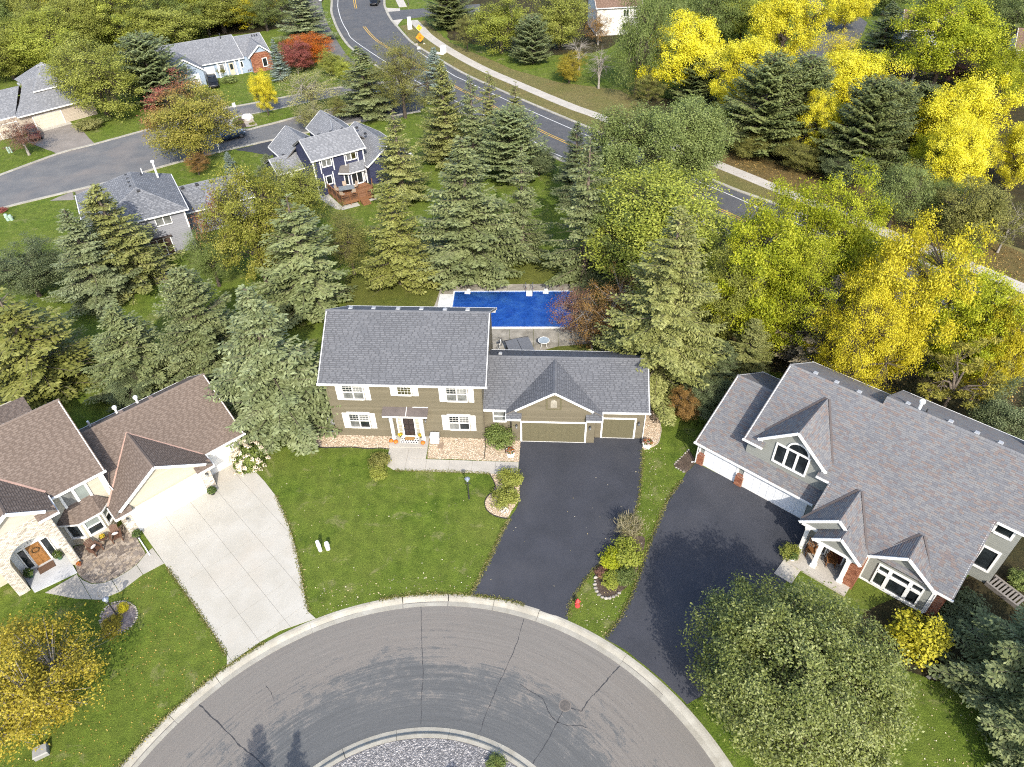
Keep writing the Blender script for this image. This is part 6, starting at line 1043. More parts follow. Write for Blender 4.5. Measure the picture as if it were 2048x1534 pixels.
def lamp_post(label, loc, h, base=None):
    t = thing('lamp_post', label, 'lamp post', loc, 0); m = MB(); m.tube([(0, 0, 0), (0, 0, 0.35)], 0.06, 8); m.tube([(0, 0, 0.35), (0, 0, h-0.42)], 0.042, 8); m.beam((-0.22, 0, h-0.62), (0.22, 0, h-0.62), 0.025, 0.025); m.build('pole', DARKM, t); m = MB(); m.lathe([(0.07, h-0.42), (0.10, h-0.38), (0.10, h-0.36)], 8); m.build('lamp_base', DARKM, t); m = MB(); m.lathe([(0.20, h-0.09), (0.12, h-0.02), (0.03, h+0.05)], 8); m.build('lamp_cap', plain('blue_grey_cap', (0.16, 0.19, 0.24, 1), 0.4), t); m = MB(); m.lathe([(0.09, h-0.36), (0.17, h-0.09)], 6); m.build('lamp_glass', glass('lamp_glass', (0.33, 0.38, 0.45), 0.1, 0.2), t)
lamp_post('slim black lamp post on the middle lawn near the front walk', (-3.35,33.63), 2.3); lamp_post('slim black lamp post standing in the oval bed of the left lawn', (-25.36,24.83), 2.1)
def pedestal(name, label, loc, h, r, col, lean=0.0):
    t = thing(name, label, 'utility box', loc, 0.3); m = MB(); m.lathe([(r, 0), (r, h*0.82), (r*0.92, h*0.95), (r*0.5, h)], 12); m.build('housing', col, t); m = MB(); m.box(-r*1.08, r*1.08, -r*0.5, r*0.5, h*0.55, h*0.62); m.build('band', SOFF, t); t.rotation_euler = (lean, -lean*0.5, 0.4)
pedestal('utility_pedestal', 'taller white utility pedestal on the middle lawn, left of the pair', (-13.39,29.46), 1.15, 0.13, WHITE, 0.05); pedestal('utility_pedestal', 'shorter white utility pedestal on the middle lawn, right of the pair', (-12.88,29.56), 0.75, 0.15, WHITE)
ub = thing('utility_box', 'flat grey utility box in the grass below the golden tree', 'utility box', (-26.15,16.57), 0.5); m = MB(); m.box(-0.35, 0.35, -0.28, 0.28, 0, 0.32); m.build('housing', plain('pale_grey_box', (0.22, 0.22, 0.21, 1), 0.6), ub); m = MB(); m.solid([(-0.38, -0.31, 0.32), (0.38, -0.31, 0.32), (0.38, 0.31, 0.32), (-0.38, 0.31, 0.32)], [(-0.34, -0.27, 0.4), (0.34, -0.27, 0.4), (0.34, 0.27, 0.42), (-0.34, 0.27, 0.42)]); m.build('lid', plain('pale_grey_lid', (0.25, 0.25, 0.24, 1), 0.6), ub)
hy = thing('fire_hydrant', 'red fire hydrant in the grass strip between the two driveways', 'fire hydrant', (3.74,24.67), 0.4); RED = plain('hydrant_red', (0.50, 0.055, 0.05, 1), 0.45); m = MB(); m.lathe([(0.17, 0), (0.17, 0.05), (0.11, 0.06), (0.11, 0.5), (0.15, 0.52), (0.15, 0.56), (0.12, 0.6), (0.07, 0.7), (0.03, 0.74), (0.03, 0.8)], 12); m.build('barrel', RED, hy)
for a in (0, PI/2, PI): m = MB(); m.tube([(0.08*math.cos(a), 0.08*math.sin(a), 0.4), (0.2*math.cos(a), 0.2*math.sin(a), 0.4)], 0.06 if a == PI/2 else 0.045, 8); m.build('nozzle', RED, hy)
STN = toned('border_stone', [(0, (0.20, 0.18, 0.155)), (1, (0.36, 0.33, 0.285))], 0.9, 0.2)
def stone_row(name, label, pts, size, seed=1, double=False):
    t = thing(name, label, 'stone border', (*pts[0], 0)); L_ = smooth_line(pts, 8); r = random.Random(seed); acc = 0
    for i in range(1, len(L_)):
        acc += math.hypot(L_[i][0]-L_[i-1][0], L_[i][1]-L_[i-1][1])
        if acc > size*1.75: acc = 0; m = MB(); m.ball((L_[i][0]-pts[0][0], L_[i][1]-pts[0][1], size*0.25), size*r.uniform(0.75, 1.15), 7, 4, r.random(), 0.2, (1, 0.8, 0.6)); m.build('stone', STN, t)
stone_row('stone_border', 'ring of grey stones around the mulch bed between the driveways', [(5.16,26.98),(5.03,26.34),(5.03,25.78),(5.21,25.37),(5.54,25.15),(5.92,25.17),(6.33,25.37),(6.62,25.62)], 0.13, 2); stone_row('stone_border', 'grey boulders at the edge of the shaded lawn beside the right garage', [(13.38,42.32),(13.83,42.54),(14.33,42.16),(14.78,41.96),(15.21,41.71),(15.79,41.39)], 0.28, 3); stone_row('stone_border', 'boulders edging the shaded shrub bed right of the grey house', [(26.24,23.54),(26.58,23.22),(26.93,23.01),(27.27,22.76),(27.57,22.45),(28.10,22.01),(28.57,21.76)], 0.26, 4); stone_row('stone_border', 'curved grey stone edging beside the right lawn', [(23.25,19.58),(23.62,19.39),(24.05,19.44),(24.70,19.84),(25.28,20.19)], 0.15, 5); stone_row('stone_border', 'dark stone ring around the oval planting on the left lawn', [(-23.0+1.35*math.cos(2*PI*k/14)*1.0+(0), 0) for k in range(1)]+[(-26.45,24.73),(-26.48,25.26),(-26.17,25.75),(-25.56,25.91),(-24.87,25.71),(-24.35,25.26),(-24.13,24.62),(-24.29,24.04),(-24.70,23.68),(-25.30,23.63),(-25.95,23.99),(-26.41,24.62)][1:] if False else [(-26.45,24.73),(-26.48,25.26),(-26.17,25.75),(-25.56,25.91),(-24.87,25.71),(-24.35,25.26),(-24.13,24.62),(-24.29,24.04),(-24.70,23.68),(-25.30,23.63),(-25.95,23.99),(-26.41,24.62)], 0.085, 6)
sheet('planting_bed', [(-26.37,24.69),(-26.40,25.22),(-26.11,25.67),(-25.53,25.84),(-24.88,25.64),(-24.40,25.23),(-24.21,24.66),(-24.36,24.07),(-24.76,23.75),(-25.30,23.69),(-25.92,24.05)], paving('bed_gravel', (0.15, 0.12, 0.11), (0.30, 0.25, 0.23), (0.2, 0.15, 0.14), 4.0, 25.0), 0.012, 0.4, 0.02, 3, True)
stone_row('stone_edging', 'pale stone edging of the mulch patch left of the right garage', [(12.02,36.28),(12.23,36.58),(12.90,37.28),(13.54,37.95)], 0.1, 7); stone_row('stone_edging', 'pale stone edging between grass and the mulch patch at the right garage', [(12.05,36.23),(12.37,35.92),(12.78,35.55)], 0.1, 8)
tl = thing('garden_trellis', 'slim metal trellis beside the right end of the olive garage', 'trellis', fw(FM, 24.85, 3.2), FM[1]+0.2); m = MB()
for x, y in ((-0.25, -0.1), (0.05, -0.1), (0.3, 0.05)): m.tube([(x, y, 0), (x*0.9, y, 1.9)], 0.02, 5)
m.build('upright', GALV, tl); m = MB()
for z in (0.3, 0.8, 1.3, 1.8): m.beam((-0.26, -0.1, z), (0.3, 0.05, z), 0.02, 0.02)
m.build('crossbar', GALV, tl)
m = MB(); m.lathe([(0.035, 0), (0.035, 1.7), (0.05, 1.71), (0.05, 1.76), (0.0, 1.8)], 8); tag(m.build('fence_post', GALV), 'grey metal fence post standing before the dark shrubs', 'post').location = (*(13.37,42.92), 0)
m = MB(); m.tube([(-0.6, 0, 0.08), (0.0, 0.05, 0.1), (1.4, 0.1, 0.16)], [0.1, 0.12, 0.1], 7); tag(m.build('fallen_log', plain('pale_bark', (0.30, 0.26, 0.20, 1), 0.9, 0.2, 4.0)), 'pale cut log lying under the tall spruce by the garage', 'log').location = (*(12.85,44.82), 0)
# ---------------------------------------------------------------- forecourt of the tan house
pv = [(-4.3, 1.2), (-4.55, -0.6), (-4.45, -1.3), (-4.15, -2.0), (-3.6, -2.5), (-2.86, -2.72), (-2.0, -2.74), (-1.3, -2.6), (-0.62, -2.2), (-0.52, 0.0), (-0.72, 0.05), (-0.75, 1.5), (-1.5, 1.25), (-2.95, 1.25), (-3.9, 1.9)]
pat = bpy.data.objects.new('paver_patio', None); COL.objects.link(pat); pat['kind'] = 'structure'; pat.location = (*FL[0], 0); pat.rotation_euler = (0, 0, FL[1]); m = MB(); y = -3.0; k = 0; P_ = ccw(pv)
while y < 2.0:
    x = -4.8-rnd.random()*0.2; hrow = rnd.choice((0.13, 0.16, 0.2))
    while x < -0.3:
        w_ = rnd.uniform(0.14, 0.32); c = clip_rect(P_, x+0.006, x+w_-0.006, y+0.006, y+hrow-0.006); x += w_
        if len(c) > 2 and abs(area2(c)) > 0.002: m.prism(c, 0.0, 0.03+rnd.uniform(-0.003, 0.004), rnd.random())
    y += hrow
m.build('pavers', toned('tan_grey_pavers', [(0, (0.13, 0.105, 0.085)), (0.35, (0.21, 0.175, 0.145)), (0.65, (0.28, 0.225, 0.165)), (1, (0.34, 0.29, 0.235))], 0.9, 0.15), pat, False, 'stuff'); m = MB(); m.face([(x, y, 0.010) for x, y in P_]); m.build('sand_bed', plain('joint_sand', (0.16, 0.14, 0.115, 1)), pat)
slabs('garden_walk', FL, [(-0.1, -2.1), (-0.06, -3.9), (-1.5, -3.75), (-3.0, -4.0), (-4.2, -3.7), (-5.3, -2.5), (-6.6, -0.6), (-4.62, -0.6), (-4.5, -1.35), (-4.2, -2.05), (-3.62, -2.56), (-2.86, -2.78), (-2.0, -2.8), (-1.3, -2.66), (-0.6, -2.25)], [-7, -4.6, -3.1, -1.45, 0], [-4.2, -0.3], WALKC, 0.03, 0.03)
slabs('porch_slab', FL, [(-7.25, 1.85), (-4.55, 1.85), (-4.55, -0.5), (-7.1, -0.1)], [-7.3, -4.5], [-0.6, 1.9], paving('porch_stone', (0.36, 0.37, 0.38), (0.45, 0.46, 0.47), (0.38, 0.38, 0.39), 0.8, 30.0), 0.10)
WOODC = plain('brown_chair', (0.105, 0.055, 0.035, 1), 0.55, 0.15); PIL = plain('pale_pillow', (0.62, 0.54, 0.52, 1), 0.9)
def adirondack(label, x, y, rz):
    t = thing('garden_chair', label, 'chair', fw(FL, x, y, 0.03), FL[1]+rz, 'chairs on the paver patio')
    m = MB()
    for k in range(5): m.solid([(-0.26, -0.3+k*0.11, 0.36-k*0.025), (0.26, -0.3+k*0.11, 0.36-k*0.025), (0.26, -0.21+k*0.11, 0.34-k*0.025), (-0.26, -0.21+k*0.11, 0.34-k*0.025)], [(-0.26, -0.3+k*0.11, 0.39-k*0.025), (0.26, -0.3+k*0.11, 0.39-k*0.025), (0.26, -0.21+k*0.11, 0.37-k*0.025), (-0.26, -0.21+k*0.11, 0.37-k*0.025)])
    m.build('seat', WOODC, t); m = MB()
    for k in range(5): x0 = -0.25+k*0.102; top = 1.0-0.03*abs(k-2)**2*0.6; m.beam((x0+0.045, 0.22, 0.25), (x0*1.05+0.045, 0.55, top), 0.09, 0.02, (0, 1, 0.5))
    m.build('backrest', WOODC, t)
    for s_ in (-1, 1):
        m = MB(); m.box(s_*0.33-0.07, s_*0.33+0.07, -0.38, 0.38, 0.56, 0.585); m.build('armrest', WOODC, t); m = MB(); m.box(s_*0.3-0.03, s_*0.3+0.03, -0.34, -0.24, 0, 0.56); m.build('leg', WOODC, t); m = MB(); m.beam((s_*0.28, -0.3, 0.34), (s_*0.28, 0.5, 0.06), 0.04, 0.1); m.build('leg', WOODC, t)
    m = MB(); m.ball((0, 0.2, 0.52), 0.21, 10, 6, 0.5, 0.02, (1, 0.35, 0.72)); tag(m.build('cushion', PIL), 'pale cushion on the chair at the '+('left' if x < -2 else 'right')+' of the patio', 'cushion'); c = bpy.context.scene.objects[[o.name for o in bpy.context.scene.objects if o.name.startswith('cushion')][-1]]; c.location = fw(FL, x, y, 0.03); c.rotation_euler = (0.25, 0, FL[1]+rz)
adirondack('brown garden chair on the left of the paver patio', -2.95, 0.3, 0.35); adirondack('brown garden chair on the right of the paver patio near the garage', -1.5, 0.35, -0.25)
st = thing('side_table', 'small dark side table between the two brown garden chairs', 'table', fw(FL, -2.22, 0.75, 0.03), FL[1]); m = MB(); m.lathe([(0.26, 0.44), (0.26, 0.47)], 14); m.build('table_top', WOODC, st)
for k in range(3): a = k*2.1; m = MB(); m.tube([(0.1*math.cos(a), 0.1*math.sin(a), 0.44), (0.22*math.cos(a), 0.22*math.sin(a), 0)], 0.018, 5); m.build('leg', WOODC, st)
potted('potted_mum', 'golden mum on the side table of the paver patio', fw(FL, -2.22, 0.75, 0.50), 0.11, 0.14, DARKM, 0.2, 0.17, FYEL, 140, seed=8); t_ = potted('shrub_planter', 'dark pot of grasses at the left corner of the white garage door', fw(FL, -0.42, -0.5, 0.03), 0.2, 0.35, DARKM, 0.32, 0.4, FGREEN, 160, seed=9); potted('shrub_planter', 'round green shrub pot between the two white garage doors', fw(FL, 5.15, -0.5, 0.03), 0.22, 0.3, DARKM, 0.36, 0.42, FGREEN, 200, seed=10); potted('shrub_planter', 'blue-green shrub pot right of the oak door', fw(FL, -4.95, 1.45, 0.11), 0.2, 0.35, plain('green_glaze', (0.03, 0.09, 0.04, 1), 0.3), 0.32, 0.5, FGREEN, 160, seed=11); potted('shrub_planter', 'blue-green shrub pot left of the oak door', fw(FL, -6.85, 1.3, 0.11), 0.2, 0.35, plain('green_glaze', (0.03, 0.09, 0.04, 1)), 0.32, 0.5, FGREEN, 160, seed=12); potted('flower_pot', 'terracotta pot at the foot of the stone entrance pillar', fw(FL, -4.2, 0.02, 0.03), 0.16, 0.22, plain('terracotta', (0.22, 0.08, 0.045, 1), 0.8), 0.14, 0.1, FRED, 50, seed=13)
m = MB(); m.box(-0.5, 0.5, -0.32, 0.32, 0, 0.02); o = tag(m.build('doormat', plain('brown_mat', (0.10, 0.06, 0.04, 1), 0.95, 0.25, 20.0)), 'dark brown doormat before the oak door', 'doormat'); o.location = fw(FL, -5.87, 1.35, 0.105); o.rotation_euler = (0, 0, FL[1])
m = MB(); m.tube([(0, 0, 0.06), (-0.05, -2.55, 0.06)], 0.045, 6); m.tube([(0, 0, 0.06), (0, 0.1, 0.3)], 0.045, 6); o = tag(m.build('drain_pipe', WHITE), 'white drain pipe lying between the patio and the concrete driveway', 'drain pipe'); o.location = fw(FL, -0.42, -0.05, 0.02); o.rotation_euler = (0, 0, FL[1])
# porch chairs of the grey house
for i, (x, y, rz, lb) in enumerate(((9.4, -2.55, 0.4, 'brown rocking chair on the grey house porch, nearer the driveway'), (10.7, -2.45, 0.5, 'brown rocking chair on the grey house porch, nearer the door'))):
    t = thing('rocking_chair', lb, 'chair', fw(FR, x, y, 0.16), FR[1]+rz, 'porch rocking chairs'); WC = plain('orange_brown_wood', (0.17, 0.075, 0.025, 1), 0.5)
    m = MB(); m.box(-0.27, 0.27, -0.27, 0.25, 0.40, 0.45); m.build('seat', WC, t); m = MB()
    for k in range(6): m.beam((-0.24+k*0.096, 0.25, 0.45), (-0.24+k*0.096, 0.42, 1.08), 0.04, 0.025)
    m.beam((-0.28, 0.42, 1.1), (0.28, 0.42, 1.1), 0.05, 0.1); m.build('backrest', WC, t)
    for s_ in (-1, 1): m = MB(); m.tube([(s_*0.27, -0.42, 0.1), (s_*0.27, -0.1, 0.02), (s_*0.27, 0.3, 0.03), (s_*0.27, 0.6, 0.13)], 0.025, 5); m.build('rocker', WC, t); m = MB(); m.box(s_*0.3-0.04, s_*0.3+0.04, -0.32, 0.28, 0.64, 0.67); m.build('armrest', WC, t); m = MB(); m.box(s_*0.27-0.02, s_*0.27+0.02, -0.27, -0.22, 0.05, 0.64); m.build('leg', WC, t); m = MB(); m.box(s_*0.27-0.02, s_*0.27+0.02, 0.2, 0.25, 0.05, 0.64); m.build('leg', WC, t)
potted('flower_planter', 'white pot at the foot of the porch post beside the dark driveway', fw(FR, 8.7, -3.7, 0.05), 0.22, 0.4, WHITE, 0.35, 0.35, FGREEN, 150, seed=15); m = MB(); m.box(-0.6, 0.6, -0.9, 0.9, 0, 0.04); o = m.build('porch_step', CONC, None, False, 'structure'); o.location = fw(FR, 8.9, -4.5, 0.02); o.rotation_euler = (0, 0, FR[1])
fl = thing('weathered_bench', 'weathered grey slatted steps beside the right wall of the grey house', 'garden steps', (30.25,25.64), FR[1]-0.3); GW = plain('weathered_wood', (0.20, 0.18, 0.16, 1), 0.85, 0.2, 5.0)
for k in range(9): m = MB(); m.box(0.14+k*0.22, 0.26+k*0.22, -0.4, 0.4, 0.25, 0.29); m.build('slat', GW, fl)
for y in (-0.46, 0.46): m = MB(); m.box(0.0, 2.2, y-0.06, y+0.06, 0.0, 0.32); m.build('rail', GW, fl)
# ---------------------------------------------------------------- along the roads
def sign(name, label, loc, h, size, mat, rz, diamond=True, post=None, z0=None, cat='road sign'):
    t = thing(name, label, cat, loc, rz); m = MB(); m.tube([(0, 0.03, 0), (0, 0.03, h)], 0.035, 6); m.build('post', post or GALV, t); s_ = size/2; m = MB(); W = (0, 0, 1, 0); zc = z0 or h-s_
    m.wpoly(W, [(0, zc-s_*1.41), (s_*1.41, zc), (0, zc+s_*1.41), (-s_*1.41, zc)] if diamond else [(-s_, zc-s_*1.3), (s_, zc-s_*1.3), (s_, zc+s_*1.3), (-s_, zc+s_*1.3)], 0.0, 0.02); p = m.build('plate', mat, t); return t, p, zc
t, p, zc = sign('warning_sign', 'yellow diamond warning sign above the orange work sign', (-16.12,149.92), 3.0, 0.85, plain('sign_yellow', (0.72, 0.47, 0.02, 1), 0.5), 0.15); m = MB()
for z in (-0.22, 0.22): m.wpoly((0, 0, 1, 0), [(0, zc+z-0.16), (0.14, zc+z), (0, zc+z+0.16), (-0.14, zc+z)], 0.021, 0.026)
m.build('symbol', DARKM, p)
t, p, zc = sign('work_sign', 'orange diamond road work sign on a stand beside the pavement', (-16.00,149.57), 1.95, 1.2, plain('sign_orange', (0.78, 0.22, 0.01, 1), 0.5), 0.1, True, DARKM, 1.2); t.location.y -= 0.9; m = MB()
for k, w_ in enumerate((0.5, 0.62, 0.4)): m.wbox((0, 0, 1, 0), -w_/2, w_/2, zc+0.2-k*0.24, zc+0.30-k*0.24, 0.021, 0.026)
m.build('lettering', plain('sign_black', (0.05, 0.02, 0.01, 1), 0.6), p)
for s_ in (-1, 1): m = MB(); m.beam((s_*0.1, 0, 0.4), (s_*0.75, -0.2, 0.04), 0.06, 0.05); m.build('stand_leg', DARKM, t); m = MB(); m.box(s_*0.7-0.2, s_*0.7+0.2, -0.35, -0.05, 0.0, 0.14); m.build('sandbag', plain('pale_sandbag', (0.42, 0.36, 0.28, 1), 0.9), t)
af = thing('folding_sign', 'tall white folding sign board at the mouth of the side street', 'sign board', (-19.06,159.53), 0.2); m = MB(); m.solid([(-0.45, -0.35, 0), (0.45, -0.35, 0), (0.45, -0.3, 0), (-0.45, -0.3, 0)], [(-0.35, -0.02, 2.3), (0.35, -0.02, 2.3), (0.35, 0.02, 2.3), (-0.35, 0.02, 2.3)]); m.build('front_board', WHITE, af); m = MB(); m.solid([(-0.45, 0.3, 0), (0.45, 0.3, 0), (0.45, 0.35, 0), (-0.45, 0.35, 0)], [(-0.35, 0.03, 2.3), (0.35, 0.03, 2.3), (0.35, 0.06, 2.3), (-0.35, 0.06, 2.3)]); m.build('rear_board', WHITE, af)
cb = thing('letter_box_unit', 'white L-shaped box unit standing beside the long pavement', 'utility box', (-11.46,142.29), -0.4); m = MB(); m.box(-0.1, 0.75, -0.4, 0.4, 0, 1.3); m.build('cabinet', WHITE, cb); m = MB(); m.box(-1.9, 0.75, -0.95, -0.42, 0, 0.25); m.build('base_plate', WHITE, cb)
m = MB(); m.box(-0.35, 0.35, -0.35, 0.35, 0, 0.3); m.lathe([(0.25, 0.3), (0.2, 0.42)], 10); tag(m.build('valve_box', plain('pale_concrete_box', (0.42, 0.4, 0.37, 1), 0.8)), 'pale concrete valve box in the verge below the orange sign', 'utility box').location = (*(-16.04,145.27), 0)
sign('street_sign', 'white street sign on a green pole beside the trail', (-39.96,174.64), 3.2, 0.6, WHITE, 0.2, False, plain('green_pole', (0.05, 0.16, 0.07, 1), 0.6)); t, p, zc = sign('street_sign', 'white sign on a slim pole at the tip of the planted median', (-41.77,111.85), 2.1, 0.5, WHITE, 0.7, False)
m = MB(); m.tube([(0, 0, 0), (0, 0, 7)], [0.09, 0.06], 8); tag(m.build('utility_pole', plain('dark_pole', (0.08, 0.07, 0.06, 1), 0.8)), 'thin dark pole beside the side street at the top edge', 'pole').location = (*(-21.15,178.78), 0)
m = MB(); m.ball((0, 0, 0.3), 0.75, 9, 6, 0.5, 0.18, (1.2, 0.8, 0.75)); tag(m.build('boulder', plain('white_boulder', (0.52, 0.50, 0.47, 1), 0.9)), 'pale boulder on the stone bed of the planted median', 'boulder').location = (*(-39.54,110.21), 0.13)
mb_ = thing('mailbox', 'white mailbox on a post at the kerb below the red-topped maple', 'mailbox', (-40.34,97.94), 0.5); m = MB(); m.box(-0.05, 0.05, -0.05, 0.05, 0, 1.0); m.build('post', WHITE, mb_); m = MB(); m.box(-0.15, 0.15, -0.28, 0.28, 1.0, 1.2); m.tube([(0, -0.28, 1.2), (0, 0.28, 1.2)], 0.15, 10); m.build('box', WHITE, mb_)
GB = plain('pale_green_box', (0.28, 0.38, 0.32, 1), 0.6)
for i, (p, h, r, lb) in enumerate((((-71.20,100.06), 0.9, 0.14, 'left pale green pedestal under the purple crab apple'), ((-70.93,100.22), 0.85, 0.14, 'right pale green pedestal under the purple crab apple'), ((-60.52,79.21), 0.9, 0.2, 'pale green utility pedestal on the left lawn near the street, left of two'), ((-60.15,79.32), 0.7, 0.2, 'pale green utility pedestal on the left lawn near the street, right of two'))): pedestal('utility_pedestal', lb, p, h, r, GB, 0.05)
ds = thing('satellite_dish', 'white satellite dish on the side wall of the navy house', 'satellite dish', fw(FN, -1.6, 3.4, 0.0), FN[1]-0.5); m = MB(); m.tube([(0, 0, 0.3), (0, 0, 2.0)], 0.03, 6); m.build('mast', GALV, ds); m = MB(); m.lathe([(0.02, 0.0), (0.25, 0.04), (0.42, 0.12), (0.43, 0.13), (0.25, 0.07), (0.02, 0.03)], 16); o = m.build('dish', WHITE, ds); o.location = (0, -0.05, 2.05); o.rotation_euler = (1.0, 0, 0); m = MB(); m.tube([(0, -0.1, 1.9), (0, -0.5, 2.05)], 0.015, 5); m.build('arm', GALV, ds)
# deck furniture of the navy house
dt = thing('deck_table', 'grey rectangular table on the brown deck', 'table', fw(FN, 2.9, -2.2, 0.56), FN[1]-0.3); m = MB(); m.box(-0.95, 0.95, -0.6, 0.6, 0.66, 0.70); m.build('table_top', plain('slate_top', (0.17, 0.19, 0.20, 1), 0.5), dt)
for x in (-0.8, 0.8):
    for y in (-0.45, 0.45): m = MB(); m.box(x-0.03, x+0.03, y-0.03, y+0.03, 0, 0.66); m.build('leg', DARKM, dt)
def deck_chair(label, x, y, rz):
    t = thing('deck_chair', label, 'chair', fw(FN, x, y, 0.56), FN[1]+rz, 'chairs around the deck table'); cm = plain('tan_sling', (0.34, 0.27, 0.20, 1), 0.8); m = MB(); m.box(-0.24, 0.24, -0.24, 0.24, 0.4, 0.44); m.build('seat', cm, t); m = MB(); m.solid([(-0.24, 0.22, 0.44), (0.24, 0.22, 0.44), (0.24, 0.26, 0.44), (-0.24, 0.26, 0.44)], [(-0.24, 0.34, 0.95), (0.24, 0.34, 0.95), (0.24, 0.38, 0.95), (-0.24, 0.38, 0.95)]); m.build('backrest', cm, t)
    for a in (-0.22, 0.22):
        for b in (-0.22, 0.22): m = MB(); m.box(a-0.015, a+0.015, b-0.015, b+0.015, 0, 0.4); m.build('leg', DARKM, t)
for (x, y, rz, lb) in ((2.0, -1.5, 0.6, 'tan deck chair at the far left corner of the deck table'), (3.2, -1.15, 0.0, 'tan deck chair behind the deck table'), (4.15, -1.9, -1.3, 'tan deck chair at the right end of the deck table'), (1.9, -3.1, 2.4, 'tan deck chair at the near left of the deck table'), (3.3, -3.3, 3.0, 'tan deck chair in front of the deck table')): deck_chair(lb, x, y, rz)

# ---------------------------------------------------------------- cars
CARGLASS = glass('car_glass', (0.012, 0.014, 0.016), 0.04, 0.3); TYRE = plain('tyre', (0.015, 0.015, 0.015, 1), 0.85); RIM = plain('alloy', (0.35, 0.35, 0.36, 1), 0.3, 0.1, 3, 0.9)
def car(name, label, loc, rz, paint_, L_=4.7, W_=1.85, suv=True, pickup=False, sc=0.9):
    t = thing(name, label, 'car', loc, rz, None, sc); h = 1.72 if suv else 1.42; belt = 1.02 if suv else 0.9; hw = W_/2
    def loft(secs):
        """secs: (x, half width, z low, z high, shoulder inset)"""
        m = MB(); rings = []
        for x, w_, z0, z1, ins in secs: rings.append([(x, -w_*0.94, z0), (x, -w_, z0+(z1-z0)*0.35), (x, -w_*0.985, z0+(z1-z0)*0.75), (x, -(w_-ins), z1), (x, (w_-ins), z1), (x, w_*0.985, z0+(z1-z0)*0.75), (x, w_, z0+(z1-z0)*0.35), (x, w_*0.94, z0)])
        for a, b in zip(rings[:-1], rings[1:]): m.solid(a, b)
        return m
    a = L_/2
    body = loft([(-a, hw*0.84, 0.42, 0.84, 0.1), (-a+0.12, hw*0.93, 0.33, belt-0.06, 0.08), (-a+0.6, hw, 0.27, belt, 0.07), (0, hw, 0.26, belt+0.02, 0.06), (a-1.25, hw, 0.27, belt, 0.07), (a-0.5, hw*0.96, 0.30, belt-0.10, 0.1), (a-0.08, hw*0.88, 0.36, belt-0.22, 0.14), (a, hw*0.80, 0.44, belt-0.32, 0.14)]); body.build('body', paint_, t, True)
    g0, g1, r0, r1 = (-a+0.12, a-1.15, -a+0.55, a-2.0) if suv else (-a+0.75, a-1.2, -a+1.5, a-2.15)
    if pickup: g0, r0 = -0.2, 0.0
    low = [(g0, -hw*0.93, belt), (g1, -hw*0.91, belt-0.01), (g1, hw*0.91, belt-0.01), (g0, hw*0.93, belt)]; up = [(r0, -hw*0.74, h-0.04), (r1, -hw*0.74, h-0.04), (r1, hw*0.74, h-0.04), (r0, hw*0.74, h-0.04)]
    m = MB(); m.solid(low, up); m.build('window_band', CARGLASS, t)
    m = MB(); m.solid([(r0-0.06, -hw*0.77, h-0.05), (r1+0.08, -hw*0.77, h-0.06), (r1+0.08, hw*0.77, h-0.06), (r0-0.06, hw*0.77, h-0.05)], [(r0+0.08, -hw*0.66, h+0.02), (r1-0.12, -hw*0.66, h+0.015), (r1-0.12, hw*0.66, h+0.015), (r0+0.08, hw*0.66, h+0.02)]); m.build('roof_panel', paint_, t, True)
    m = MB()
    for s_ in (-1, 1):
        for f in (0.0, 0.36, 0.68, 1.0): p = Vector(low[0 if s_ < 0 else 3]).lerp(Vector(low[1 if s_ < 0 else 2]), f); q = Vector(up[0 if s_ < 0 else 3]).lerp(Vector(up[1 if s_ < 0 else 2]), f); o = Vector((0, s_*0.012, 0)); m.beam(p+o, q+o, 0.07, 0.05, (0, 1, 0))
    m.build('pillar', paint_, t)
    for s_ in (-1, 1):
        for x in (-a+0.85, a-0.88):
            m = MB(); y0, y1 = s_*(hw-0.2), s_*(hw+0.012); m.tube([(x, y0, 0.34), (x, y1, 0.34)], 0.34, 16); w_ = m.build('wheel', TYRE, t); m = MB(); m.tube([(x, y1-s_*0.02, 0.34), (x, y1+s_*0.012, 0.34)], 0.22, 12); m.build('rim', RIM, w_)
        m = MB(); m.box(a-1.45, a-1.28, s_*(hw+0.08)-0.09, s_*(hw+0.08)+0.09, belt, belt+0.14); m.build('wing_mirror', paint_, t); m = MB(); m.box(a-0.2, a-0.03, s_*hw*0.62-0.17, s_*hw*0.62+0.17, 0.60, 0.72); m.build('headlight', glass('headlight', (0.5, 0.5, 0.5), 0.1), t); m = MB(); m.box(-a-0.01, -a+0.12, s_*hw*0.7-0.14, s_*hw*0.7+0.14, 0.66, 0.86); m.build('tail_light', plain('tail_red', (0.25, 0.01, 0.01, 1), 0.3), t)
    m = MB(); m.box(a-0.06, a+0.015, -0.4, 0.4, 0.42, 0.56); m.build('grille', DARKM, t); m = MB(); m.box(-a-0.02, -a+0.05, -0.24, 0.24, 0.5, 0.62); m.build('number_plate', WHITE, t)
    return t
def carpaint(name, c): m = plain(name, (*c, 1), 0.25, 0.05, 1.0, 0.3, 0.6); return m
BLK = carpaint('black_car_paint', (0.012, 0.012, 0.014)); NVY = carpaint('dark_blue_car_paint', (0.03, 0.05, 0.075)); WIN = carpaint('wine_car_paint', (0.10, 0.018, 0.018))
pa = (-51.38,130.74); pb = (-48.46,123.31); car('parked_car', 'black sport utility car on the driveway of the pale blue house', ((pa[0]+pb[0])/2, (pa[1]+pb[1])/2, 0.02), math.atan2(pb[1]-pa[1], pb[0]-pa[0])+PI*0, BLK)
pa = (-42.15,101.63); pb = (-38.52,104.37); car('moving_car', 'dark blue saloon car on the street beside the planted median', ((pa[0]+pb[0])/2, (pa[1]+pb[1])/2, 0.02), math.atan2(pb[1]-pa[1], pb[0]-pa[0]), NVY, 4.8, 1.85, False, False, 0.95)
